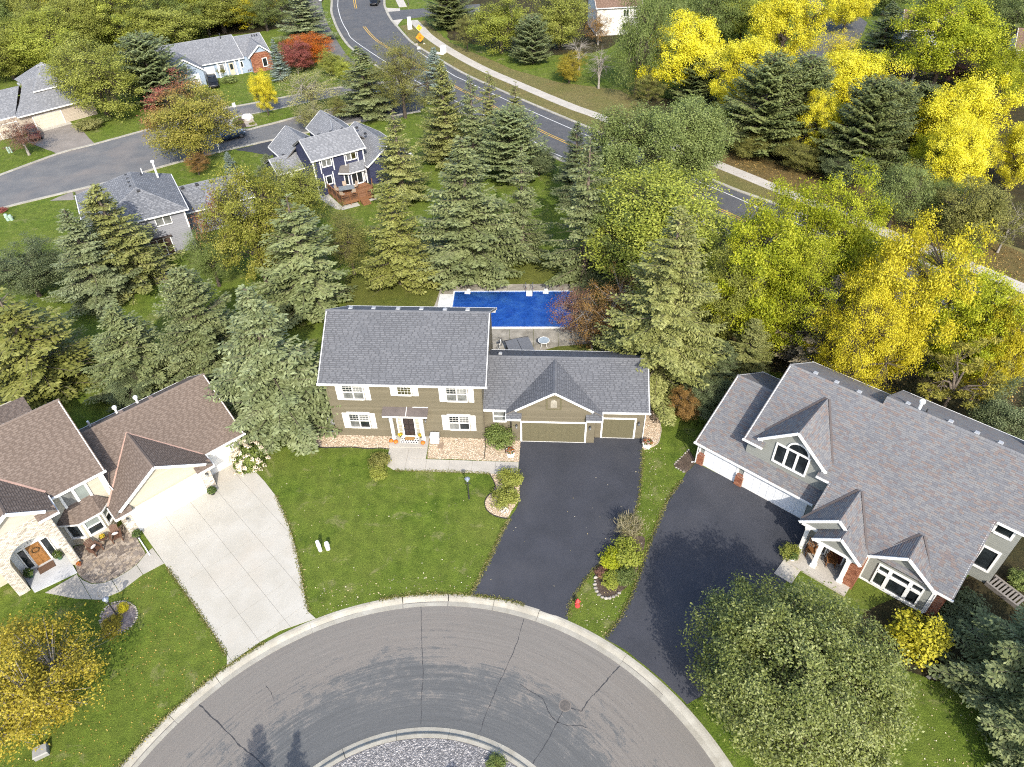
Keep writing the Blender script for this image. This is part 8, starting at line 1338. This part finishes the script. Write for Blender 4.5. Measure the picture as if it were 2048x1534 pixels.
def broadleaves():
    for nm, key, pal, (x, y, h, r), lb in (
     ('maple_tree', 'BRD', 'olive', (-62.27,112.97,12.53,5.33), 'yellow-green maple before the beige house'),
     ('maple_tree', 'BRD', 'maple', (-41.63,94.65,11.53,5.06), 'maple with a red top beside the residential street'),
     ('maple_tree', 'BRD', 'maple2', (-25.32,63.52,13.46,3.86), 'large maple turning red on its left, behind the hipped house'),
     ('maple_tree', 'BRD', 'olive', (-22.95,72.38,8.93,2.87), 'lighter green tree behind the open spruce near the navy house'),
     ('yew_tree', 'FIN', 'green', (-30.19,63.19,6.94,3.04), 'dense dark green tree beside the patio of the hipped house'),
     ('young_maple', 'BRD', 'gold', (-36.80,111.89,6.66,1.69), 'slim golden young tree on the planted median'),
     ('locust_tree', 'SPA', 'pale', (-29.75,112.64,7.32,5.39), 'pale airy tree on the planted median'),
     ('locust_tree', 'SPA', 'pale', (-28.77,105.20,4.18,2.95), 'low pale tree drooping beside the navy house roof'),
     ('red_maple', 'BRD', 'red', (-36.58,132.47,5.88,2.64), 'dark red maple beside the small blue spruce'),
     ('red_maple', 'BRD', 'orange', (-35.16,137.17,5.27,3.62), 'bright orange maple behind the dark red one'),
     ('locust_tree', 'FIN', 'brown', (-15.23,109.42,11.30,4.62), 'round green locust at the near kerb of the county road'),
     ('oak_tree', 'PUF', 'willow', (14.08,77.74,12.19,5.28), 'broad grey-green tree over the county road, left half of the pair'),
     ('oak_tree', 'PUF', 'willow', (21.52,80.72,11.71,5.79), 'broad grey-green tree over the county road, right half of the pair'),
     ('oak_tree', 'WIL', 'green', (11.98,76.35,8.76,2.75), 'darker tree at the foot of the broad grey-green pair'),
     ('cottonwood_tree', 'BRD', 'ygreen', (14.57,60.64,12.14,5.98), 'yellow-green cottonwood behind the huge olive spruce'),
     ('ash_tree', 'BIGA', 'lime', (21.89,51.52,14.22,4.64), 'lime green ash behind the small golden-green spruce'),
     ('ash_tree', 'BIGA', 'lime', (28.35,53.54,14.35,4.75), 'lime green ash next to the long pavement'),
     ('ash_tree', 'BIGA', 'gold', (29.11,44.58,15.74,4.36), 'tall golden ash behind the grey house'),
     ('ash_tree', 'BIGA', 'lime', (36.46,45.90,11.34,3.89), 'yellow-lime ash right of the tall golden one'),
     ('ash_tree', 'BIGA', 'gold', (38.27,42.63,9.87,2.58), 'golden ash at the right edge of the picture'),
     ('ash_tree', 'FIN', 'gold', (26.28,42.21,12.46,2.84), 'golden tree directly behind the ridge of the grey house'),
     ('elm_tree', 'PUF', 'green', (27.97,135.01,11.15,4.58), 'green tree behind the leftmost bright yellow one'),
     ('elm_tree', 'PUF', 'green', (38.08,143.37,10.77,5.19), 'green crown at the top edge above the leftmost yellow tree'),
     ('elm_tree', 'BRD', 'ygreen', (44.01,140.55,11.02,4.74), 'yellow-green crown at the top edge left of the far street'),
     ('elm_tree', 'BRD', 'green', (91.23,144.17,8.48,4.68), 'green crown at the top right corner, left one'),
     ('elm_tree', 'BRD', 'willow', (92.49,137.52,9.41,4.49), 'green crown at the top right corner, right one'),
     ('elm_tree', 'BRD', 'green', (78.94,160.15,8.22,5.11), 'green crown behind the pale grey house'),
     ('elm_tree', 'BRD', 'green', (11.46,60.80,10.36,2.92), 'green tree in the shade between pool spruce and cottonwood'),
     ('elm_tree', 'BRD', 'olive', (18.74,50.17,10.27,2.15), 'olive tree between the huge olive spruce and the lime ash'),
     ('elm_tree', 'FIN', 'lime', (24.08,48.50,12.39,3.55), 'lower lime green tree between the two lime ashes'),
     ('crab_apple', 'SPA', 'rust', (8.32,50.65,8.44,2.97), 'rust coloured crab apple right of the pool'),
     ('crab_apple', 'SPA', 'crab', (5.80,52.87,5.40,2.37), 'thin reddish crab apple leaning over the pool'),
     ('crab_apple', 'SPA', 'rust', (7.25,50.33,6.21,2.11), 'low rust coloured crab apple behind the garage ridge'),
     ('crab_apple', 'SPA', 'crab', (-67.89,99.13,5.13,3.09), 'purple crab apple at the left edge before the beige house'),
     ('hawthorn', 'FIN', 'brown', (-16.36,64.81,7.18,2.68), 'brownish green hawthorn behind the olive roof'),
     ('shrub_tree', 'FIN', 'rust', (-40.98,90.76,3.17,1.65), 'small brown shrub under the red-topped maple'),
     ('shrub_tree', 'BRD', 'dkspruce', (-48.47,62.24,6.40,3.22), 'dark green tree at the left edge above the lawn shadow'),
     ('yellow_ash', 'PUF', 'yellow', (28.85,115.62,11.84,6.06), 'bright yellow tree, leftmost of the belt beyond the road'),
     ('yellow_ash', 'PUF', 'yellow', (34.17,106.50,11.05,4.67), 'bright yellow tree, second from left of the belt'),
     ('yellow_ash', 'PUF', 'yellow', (47.99,129.21,12.45,5.93), 'bright yellow tree at the top edge left of the far street'),
     ('yellow_ash', 'PUF', 'yellow', (49.33,101.41,9.98,5.50), 'bright yellow tree before the far street'),
     ('yellow_ash', 'PUF', 'yellow', (40.67,89.78,8.99,2.71), 'low yellow tree between the dark pines'),
     ('yellow_ash', 'PUF', 'yellow', (66.32,148.02,8.65,4.97), 'yellow tree with visible trunk beside the far street'),
     ('yellow_ash', 'PUF', 'lime', (69.83,117.95,13.13,8.18), 'huge yellow-green tree at the top right'),
     ('yellow_ash', 'PUF', 'yellow', (56.91,86.67,11.38,5.23), 'bright yellow tree at the right, upper one'),
     ('yellow_ash', 'PUF', 'yellow', (51.97,77.52,9.52,3.81), 'bright yellow tree at the right, lower one'),
     ('yellow_ash', 'PUF', 'lime', (50.91,81.64,6.23,2.55), 'yellow-green tree left of the lower right yellow one'),
     ('yellow_ash', 'PUF', 'lime', (75.76,108.97,8.10,4.34), 'yellow-green tree at the right edge below the brown roof'),
     ('yellow_ash', 'PUF', 'yellow', (60.84,79.91,8.55,3.56), 'yellow tree cut by the right edge'),
     ('birch_tree', 'SPA', 'gold', (55.38,123.20,7.30,3.47), 'thin orange-yellow tree in front of the far street'),
     ('birch_tree', 'SPA', 'gold', (48.06,125.67,3.93,1.69), 'little orange tree among the dark pines'),
     ('maple_tree', 'BRD', 'green', (43.49,90.72,6.42,2.29), 'fresh green maple in front of the dark pines'),
     ('maple_tree', 'BRD', 'lime', (30.70,98.65,4.22,1.68), 'small yellow-green tree at the left of the dark pines'),
     ('willow_tree', 'WIL', 'willow', (42.84,71.19,7.92,3.07), 'pale grey willow beside the leafy verge'),
     ('shrub_tree', 'BRD', 'green', (48.31,72.04,5.18,2.34), 'fresh green bush on the leafy verge'),
     ('shrub_tree', 'BRD', 'brown', (48.45,66.77,7.99,3.25), 'olive brown bush at the right end of the leafy verge'),
     ('shrub_tree', 'SPA', 'brown', (52.15,65.52,6.05,2.35), 'thin brown bush at the right edge of the verge'),
     ('willow_tree', 'WIL', 'green', (21.07,116.25,15.89,4.17), 'tall green willow beyond the bare tree'),
     ('willow_tree', 'WIL', 'willow', (29.47,132.84,10.82,4.18), 'grey-green willow left of the yellow belt'),
     ('willow_tree', 'WIL', 'green', (39.30,139.42,11.13,5.43), 'grey-green tree behind the yellow belt at the top edge'),
     ('shrub_tree', 'FIN', 'brown', (22.65,113.16,4.53,2.65), 'brown-green bush at the foot of the tall willow'),
     ('maple_tree', 'BRD', 'ygreen', (-0.21,141.24,9.60,4.96), 'yellow-green maple on the verge lawn'),
     ('shrub_tree', 'FIN', 'brown', (-6.70,144.39,6.09,2.26), 'small olive tree left of the yellow-green maple'),
     ('maple_tree', 'BRD', 'olive', (10.77,142.74,10.93,5.35), 'olive green tree left of the white house'),
     ('shrub_tree', 'SPA', 'rust', (18.22,144.62,6.75,3.20), 'thin reddish bush before the white house'),
     ('shrub_tree', 'BRD', 'dkgold', (11.02,123.38,5.07,2.25), 'orange shrub on the verge lawn beside the bare tree'),
     ('bare_tree', 'BAR', 'brown', (15.64,120.26,6.87,3.08), 'bare grey tree on the verge lawn'),
     ('bare_tree', 'BAR', 'brown', (13.24,130.06,5.70,3.12), 'bare grey branches behind the orange shrub'),
     ('bare_tree', 'BAR', 'rust', (66.36,118.24,4.61,3.54), 'bare tan shrub before the pale grey house'),
     ('shrub_tree', 'FIN', 'purple', (72.96,117.21,4.29,3.20), 'dark purple shrub among the yellow trees'),
     ('shrub_tree', 'BRD', 'dkspruce', (4.25,87.53,4.13,1.93), 'dark green bush beside the green pine'),
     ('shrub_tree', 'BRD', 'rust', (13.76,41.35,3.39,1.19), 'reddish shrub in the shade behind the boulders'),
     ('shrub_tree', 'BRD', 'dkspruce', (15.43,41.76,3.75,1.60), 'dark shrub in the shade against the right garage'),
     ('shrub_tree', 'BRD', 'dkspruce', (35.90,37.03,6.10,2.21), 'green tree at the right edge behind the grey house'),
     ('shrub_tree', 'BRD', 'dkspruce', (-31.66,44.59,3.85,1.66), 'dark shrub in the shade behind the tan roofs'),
     ('shrub_tree', 'BRD', 'brown', (32.29,91.97,3.41,2.67), 'dark undergrowth bush at the left foot of the pine belt'),
     ('shrub_tree', 'BRD', 'brown', (37.89,87.16,3.65,2.82), 'dark undergrowth bush below the second pine'),
     ('shrub_tree', 'BRD', 'dkspruce', (41.90,82.78,3.75,2.84), 'dark undergrowth bush below the middle pines'),
     ('shrub_tree', 'BRD', 'brown', (49.51,77.93,4.99,2.36), 'undergrowth bush between pine and willow'),
     ('shrub_tree', 'BRD', 'willow', (27.83,94.28,5.78,2.57), 'grey-green bush behind the right broad tree'),
     ('shrub_tree', 'FIN', 'brown', (-25.19,109.34,3.75,1.52), 'small tree beside the rear gables of the navy house'),
     ('shrub_tree', 'BRD', 'olive', (-29.89,130.52,4.30,1.92), 'yellow-green bush beside the trail'),
     ('shrub_tree', 'BRD', 'ygreen', (-26.37,126.00,4.53,2.03), 'low yellow-green bush between trail and spruce'),
    ): T_(nm, key, pal, x, y, h, r, lb, 'shrub' if nm == 'shrub_tree' else 'tree', 'broadleaf trees around the houses', None, -0.3 if pal.startswith('maple') else None)
broadleaves()
x, y = 14.52,17.56; T_('linden_tree', 'BIGL', 'linden', x, y, 8.7, 5.15, 'big glossy green tree at the bottom right beside the driveway', 'tree', None, 0, 0.7)
x, y = -27.17,18.71; T_('golden_tree', 'BIGG', 'dkgold', x, y, 6.6, 4.3, 'golden tree filling the lower left corner', 'tree', None, 0, 0.3)
# the wood at the top left: trees one can tell apart, and the mass behind
wr = random.Random(21)
WOODP = ['olive', 'ygreen', 'green', 'olive', 'green', 'ygreen', 'olive', 'gold', 'willow', 'ygreen', 'olive']
wood = [(30, 158), (78, 150), (18, 118), (120, 120), (180, 96), (225, 92), (60, 96), (105, 78), (150, 62), (205, 58), (260, 66), (310, 80), (345, 74), (300, 46), (365, 50), (405, 56), (440, 44), (480, 40), (512, 46), (535, 62), (20, 62), (70, 52), (120, 36), (170, 28), (225, 26), (280, 18), (330, 20), (385, 18), (430, 12), (475, 8), (520, 14), (560, 20), (40, 18), (95, 6), (145, -4), (200, -8), (255, -14), (310, -14), (365, -16), (420, -18), (470, -22), (525, -18), (570, -12), (10, -8), (60, -24), (120, -32), (185, -38), (250, -42), (320, -44), (390, -46), (460, -48), (530, -46), (590, -48), (110, 148), (165, 128), (205, 118), (250, 104), (296, 100), (338, 100), (380, 78), (420, 72), (450, 66), (500, 58), (-30, 140), (-20, 60)]
WP = [(-87.71,133.83),(-84.34,135.76),(-95.22,146.22),(-84.64,144.63),(-82.16,152.17),(-78.07,153.14),(-94.71,153.36),(-93.10,159.52),(-91.03,165.28),(-85.58,166.28),(-78.20,162.47),(-70.82,156.62),(-67.90,158.49),(-76.83,170.16),(-68.92,167.73),(-63.70,164.83),(-61.30,169.35),(-57.28,170.57),(-53.04,167.69),(-48.94,161.04),(-105.65,166.76),(-102.04,170.34),(-99.53,176.72),(-95.22,179.73),(-89.02,179.95),(-83.87,182.99),(-77.50,181.38),(-71.23,181.60),(-66.72,183.86),(-61.84,185.19),(-55.69,181.71),(-50.32,178.40),(-113.38,186.24),(-109.42,191.51),(-105.43,196.03),(-99.22,197.36),(-93.37,199.81),(-86.19,198.96),(-79.42,199.22),(-72.63,199.47),(-66.79,200.92),(-59.12,197.87),(-52.67,193.98),(-124.26,200.28),(-122.17,208.70),(-116.16,212.53),(-108.71,215.14),(-100.59,216.52),(-91.22,216.55),(-81.85,216.58),(-72.48,216.60),(-62.49,214.11),(-54.57,214.31),(-81.58,136.08),(-79.04,141.68),(-76.46,144.51),(-73.83,148.73),(-69.67,149.66),(-65.41,149.26),(-63.69,156.64),(-60.16,158.46),(-57.64,160.42),(-53.10,162.98),(-96.27,139.65),(-110.64,168.04)]
WN = {'olive': 'olive', 'ygreen': 'yellow-green', 'green': 'green', 'brown': 'brownish green', 'gold': 'golden', 'willow': 'grey-green'}
for i, (x, y) in enumerate(WP):
    p = WOODP[i % len(WOODP)]; px = wood[i]; row = 'front' if px[1] > 88 else ('second' if px[1] > 40 else ('third' if px[1] > 0 else 'rearmost')); lb = WN[p]+' tree in the '+row+' row of the wood behind the '+('beige' if px[0] < 250 else 'pale blue')+' house'
    T_('wood_tree', wr.choice(('BRD', 'BRD', 'FIN', 'PUF')), p, x, y, wr.uniform(8, 12), wr.uniform(5.0, 6.8), lb, 'tree', lb.split(' tree')[0]+' trees of the '+row+' row of the wood')
# woods that close the view beyond the top edge and to the sides
def mass(name, label, pts, seed):
    rs = random.Random(seed)
    for i, (x, y) in enumerate(pts): T_(name, rs.choice(('BRD', 'FIN', 'WIL', 'PUF')), rs.choice(('olive', 'ygreen', 'green', 'gold', 'willow', 'yellow')), x, y, rs.uniform(8, 11), rs.uniform(5, 6.5), label, 'tree', label)
mass('wood_tree', 'tree crown cut by the top edge beyond the verge lawn', [(-6.59,206.41),(1.14,208.38),(9.66,210.29),(32.11,207.37),(42.74,209.01),(51.58,207.85),(61.59,206.53),(68.17,202.68)], 3)
mass('wood_tree', 'tree crown cut by the top edge at the right', [(95.76,202.03),(104.61,202.05),(112.37,199.84),(119.99,197.67),(125.70,192.37)], 4)
# ---------------------------------------------------------------- shrubs and flower beds near the houses
def shrub(label, key, pal, loc, r, h, name='shrub', i=None): return T_(name, key, pal, loc[0], loc[1], h, r, label, 'shrub', None, i)
shrub('round dense green shrub at the left corner of the olive garage', 'SHR', 'green', fw(FM, 12.95, -0.55), 1.05, 1.75); shrub('green shrub left of the front walk, nearer the lawn', 'SHR', 'olive', (-10.25,36.11), 0.62, 0.75); shrub('green shrub left of the front walk, nearer the house', 'SHR', 'brown', (-10.21,37.33), 0.78, 1.15)
shrub('upper rounded shrub beside the dark driveway', 'SHR', 'olive', (-0.24,35.04), 0.85, 1.15); shrub('lower rounded shrub beside the dark driveway', 'SHR', 'olive', (-0.60,33.43), 0.95, 1.2)
c = put('flowering_shrub', flower_clump('blossom', 0.36, 0.3, 130, FWHT, 4, 0.10)); tag(c, 'white flowering plant at the tip of the curved rock bed', 'plant'); c.location = (*(-0.83,32.48), 0.05)
hyd = thing('hydrangea', 'large white hydrangea at the corner of the concrete driveway', 'shrub', (-20.40,37.87)); rs = np.random.RandomState(3); put('leaves', flower_clump('hydrangea_leaves', 1.25, 1.7, 1500, leaf_mat('hydrangea_leaves', (0.06, 0.09, 0.015), (0.12, 0.16, 0.03), (0.2, 0.24, 0.06)), 5, 0.2), hyd)
HB = leaf_mat('hydrangea_heads', (0.50, 0.40, 0.28), (0.66, 0.58, 0.44), (0.72, 0.68, 0.58), 0.2)
for k in range(70):
    d = rs.randn(3); d /= np.linalg.norm(d); d[2] = abs(d[2]); p = d*np.array([1.38, 1.38, 1.85]); b = put('flower_head', flower_clump('flower_head', 0.17, 0.22, 26, HB, k, 0.12) if k < 4 else HM[k % 4], hyd); b.location = tuple(p)
    if k < 4: HM = (HM if k else [])+[b.data]
shrub('tall grasses and perennials between the driveways, rear part', 'SHR', 'brown', (7.95,30.37), 0.75, 1.3); gcl = put('ornamental_grass', grass_clump(3, 0.9, 1.5, 1500, leaf_mat('dry_grass_blades', (0.16, 0.14, 0.07), (0.25, 0.22, 0.12), (0.36, 0.32, 0.2), 0.2))); tag(gcl, 'feathery dry ornamental grass at the head of the strip bed', 'grass'); gcl.location = (*(7.78,30.12), 0)
shrub('golden leafy shrub in the middle of the strip bed', 'SHR', 'ygreen', (7.37,28.00), 1.0, 1.35, 'golden_shrub'); shrub('yellow-green perennials at the left of the strip bed', 'SHR', 'lime', (6.24,27.72), 0.75, 1.0, 'perennial_clump'); shrub('low green perennials at the near end of the strip bed', 'SHR', 'ygreen', (6.06,26.31), 0.6, 0.8, 'perennial_clump'); shrub('green spiky perennials at the right near end of the strip bed', 'SHR', 'green', (6.93,26.47), 0.7, 0.85, 'perennial_clump'); shrub('grey-brown faded perennials in the strip bed', 'SHR', 'crab', (5.54,26.89), 0.4, 0.6, 'perennial_clump')
x, y = 23.56,21.52; T_('golden_cypress', 'SHR', 'yellow', x, y, 2.7, 1.5, 'bright yellow-green cypress shrub at the corner of the grey house', 'shrub').children[0].material_slots[0].material = leaf_mat('golden_cypress', (0.26, 0.24, 0.015), (0.42, 0.38, 0.02), (0.55, 0.50, 0.06), 0.2)
shrub('dark shrub under the right wall of the grey house', 'SHR', 'dkspruce', (27.47,23.47), 1.3, 1.2); shrub('dark low shrub right of the yellow cypress', 'SHR', 'dkspruce', (26.22,22.49), 1.0, 0.9); shrub('green shrub beside the weathered steps at the right edge', 'SHR', 'green', (31.89,25.29), 0.7, 1.1); shrub('small shrub at the porch corner of the grey house', 'SHR', 'olive', fw(FR, 8.4, -3.4), 0.6, 0.9)
shrub('golden ground cover in the oval lawn bed', 'SHR', 'dkgold', (-25.49,24.38), 0.6, 0.3, 'ground_cover'); shrub('yellow mums at the top of the oval lawn bed', 'SHR', 'gold', (-25.17,25.32), 0.36, 0.35, 'mum_clump')
shrub('hydrangea bush with pale heads before the beige house', 'SHR', 'pale', (-63.14,108.50), 1.7, 1.5, 'hydrangea'); shrub('green shrub right of the pale hydrangea', 'SHR', 'green', (-62.41,111.51), 0.9, 1.1); shrub('rust-green shrub beside the single white garage of the pale blue house', 'SHR', 'brown', (-50.15,132.26), 1.2, 2.0); shrub('grey-green rose bush at the walk of the pale blue house', 'SHR', 'willow', (-47.41,128.55), 1.2, 1.4); shrub('green shrub between the white garage doors', 'SHR', 'green', (-52.76,129.53), 0.6, 1.0); shrub('low shrub under the brick gable', 'SHR', 'crab', (-45.85,135.24), 1.2, 0.9)
shrub('low mounded plants at the tip of the median', 'SHR', 'brown', (-40.64,108.86), 0.7, 0.5, 'plant_mound'); shrub('small plant in the pale stones of the median', 'SHR', 'olive', (-38.48,108.49), 0.5, 0.4, 'plant_mound'); shrub('red flowers at the left edge near the street', 'SHR', 'red', (-62.59,81.53), 0.6, 0.6, 'flower_clump')
# spruces on the island outside the picture whose shadows reach the road, and the shrub at its edge
for lb, (x, y, h, r) in (('island spruce whose shadow falls on the road, left', (-13.2, 10.0, 6.2, 1.15)), ('island spruce whose shadow falls on the road, right', (-10.9, 9.2, 6.4, 1.3)), ('island spruce shading the gravel', (-2.6, 9.0, 5.2, 1.5))): T_('spruce_tree', 'SPR', 'spruce', x, y, h, r, lb, 'tree', 'spruces on the island')
shrub('low green shrub at the top of the island', 'SHR', 'green', (-1.42,15.23), 0.5, 0.6)
# trees outside the frame at lower right whose shade covers the driveway
# ---------------------------------------------------------------- fallen leaves
def litter(name, label, poly, n, cols, seed, s0=0.05, s1=0.11, z=0.02):
    rs = np.random.RandomState(seed); xs = np.array(poly); lo, hi = xs.min(0), xs.max(0); pts = []
    while len(pts) < n:
        p = lo+(hi-lo)*rs.rand(2)
        if inside(p, poly): pts.append((p[0], p[1], z+rs.rand()*0.02))
    C = np.array(pts); ln = rs.uniform(s0, s1, n); o = put(name, kites(name, C, rs.randn(n, 3), np.array([0, 0, 1.0])+rs.randn(n, 3)*0.35, ln, ln*0.75, rs.rand(n), leaf_mat(*cols)), None, 'stuff'); tag(o, label, 'fallen leaves')
PALEL = ('pale_fallen_leaves', (0.30, 0.24, 0.10), (0.45, 0.38, 0.20), (0.62, 0.56, 0.42), 0.1); GOLDL = ('gold_fallen_leaves', (0.22, 0.14, 0.03), (0.38, 0.26, 0.05), (0.50, 0.38, 0.12), 0.1); BRNL = ('brown_fallen_leaves', (0.10, 0.06, 0.02), (0.22, 0.14, 0.04), (0.36, 0.25, 0.08), 0.1)
litter('fallen_leaves', 'pale fallen leaves sprinkled over the middle lawn', [(-17.65,35.98),(-12.83,38.91),(-9.71,35.69),(-2.57,34.45),(-0.77,31.18),(-3.08,25.67),(-12.46,24.33),(-14.55,28.33)], 110, PALEL, 1); litter('fallen_leaves', 'pale fallen leaves gathered along the lower edge of the middle lawn', [(-13.20,26.55),(-9.02,26.98),(-2.79,27.16),(-3.08,25.75),(-7.56,25.52),(-12.48,24.40)], 130, PALEL, 11); litter('fallen_leaves', 'golden fallen leaves under the golden tree on the left lawn', [(-29.48,26.51),(-23.57,28.23),(-17.67,21.70),(-21.10,15.85),(-27.26,14.29),(-33.02,19.71),(-31.62,26.21)], 900, GOLDL, 2); litter('fallen_leaves', 'fallen leaves along the right lawn', [(21.24,19.34),(24.79,19.54),(27.56,16.90),(26.21,14.50),(17.20,14.74)], 160, PALEL, 3); litter('fallen_leaves', 'brown leaves blown over the leafy verge', [(31.93,93.15),(43.28,83.55),(52.28,69.29),(54.77,65.07),(50.73,57.91),(46.28,63.80),(42.62,68.72),(33.66,80.92),(29.01,86.98)], 3500, BRNL, 4, 0.12, 0.26); litter('fallen_leaves', 'leaves in the grass strip between the driveways', [(3.62,25.10),(5.11,27.10),(8.03,30.88),(9.32,34.02),(10.11,37.76),(11.88,39.04),(11.23,33.47),(7.89,26.81),(6.33,23.95),(5.09,22.64),(3.21,23.88)], 320, PALEL, 5); litter('fallen_leaves', 'few pale leaves lying on the dark driveways', [(-1.12,30.76),(9.38,38.06),(9.00,33.09),(2.91,24.06),(-2.43,25.65)], 22, PALEL, 6, 0.06, 0.1, 0.03); litter('fallen_leaves', 'yellow leaves below the trees behind the grey house', [(11.37,45.66),(10.98,55.18),(25.22,67.51),(36.78,53.95),(44.89,47.57),(39.46,37.96),(28.64,44.92),(19.58,45.96)], 3000, BRNL, 7, 0.1, 0.22)

# ragged grass along the paved edges, leaves caught in the gutter
FRG = leaf_mat('edge_grass', (0.07, 0.09, 0.015), (0.15, 0.16, 0.035), (0.30, 0.25, 0.12), 0.2)
def fringe(label, line, n, seed, w_=0.09, z=0.03):
    rs = np.random.RandomState(seed); L = np.array(smooth_line(line, 6)); sg = np.linalg.norm(np.diff(L, axis=0), axis=1); cu = np.concatenate([[0], np.cumsum(sg)]); u = rs.rand(n)*cu[-1]; i = np.clip(np.searchsorted(cu, u)-1, 0, len(L)-2); f = ((u-cu[i])/np.maximum(1e-6, sg[i]))[:, None]; p = L[i]*(1-f)+L[i+1]*f; d = (L[i+1]-L[i])/np.maximum(1e-6, sg[i])[:, None]; nr = np.stack([-d[:, 1], d[:, 0]], 1); p = p+nr*(rs.randn(n)*w_)[:, None]; C = np.stack([p[:, 0], p[:, 1], z+rs.rand(n)*0.03], 1); ln = rs.uniform(0.06, 0.16, n)
    o = put('edge_grass', kites('edge_grass', C, rs.randn(n, 3)+np.array([0, 0, 0.8]), rs.randn(n, 3)+np.array([0, 0, 0.6]), ln, ln*0.35, rs.rand(n), FRG), None, 'stuff'); tag(o, label, 'grass')
fringe('ragged grass along the left edge of the middle driveway', [(-0.44,31.74),(-1.12,30.25),(-1.71,28.70),(-2.36,27.23),(-3.04,25.71)], 1500, 1); fringe('ragged grass along the right edge of the middle driveway', [(3.11,23.85),(3.35,24.86),(3.72,25.53),(4.99,27.25),(5.61,27.78),(7.97,30.97),(8.61,32.19),(9.14,34.02),(9.67,36.47),(9.96,38.03)], 2200, 2); fringe('ragged grass along the left edge of the right driveway', [(5.19,22.47),(6.23,23.68),(7.21,25.27),(7.93,26.81),(8.90,28.95),(10.14,31.42),(11.22,33.38),(12.38,34.87)], 2400, 3); fringe('ragged grass along the left edge of the concrete driveway', [(-23.52,28.46),(-21.16,25.95),(-18.89,23.47),(-17.63,21.95)], 1400, 4); fringe('ragged grass along the right edge of the concrete driveway', [(-17.62,34.42),(-15.95,31.49),(-14.55,28.17),(-13.64,25.64),(-13.16,24.70)], 1400, 5); fringe('ragged grass behind the kerb of the turning circle', [(CX+18.03*math.cos(math.radians(a)), CY+18.03*math.sin(math.radians(a))) for a in range(71, 103, 2)], 1500, 6); fringe('ragged grass behind the kerb of the left lawn', [(CX+18.03*math.cos(math.radians(a)), CY+18.03*math.sin(math.radians(a))) for a in range(124, 170, 2)], 2200, 7); fringe('ragged grass along the front walk', [(-9.06,36.62),(-6.39,36.42),(-3.36,36.20),(-1.88,36.00)], 900, 8)
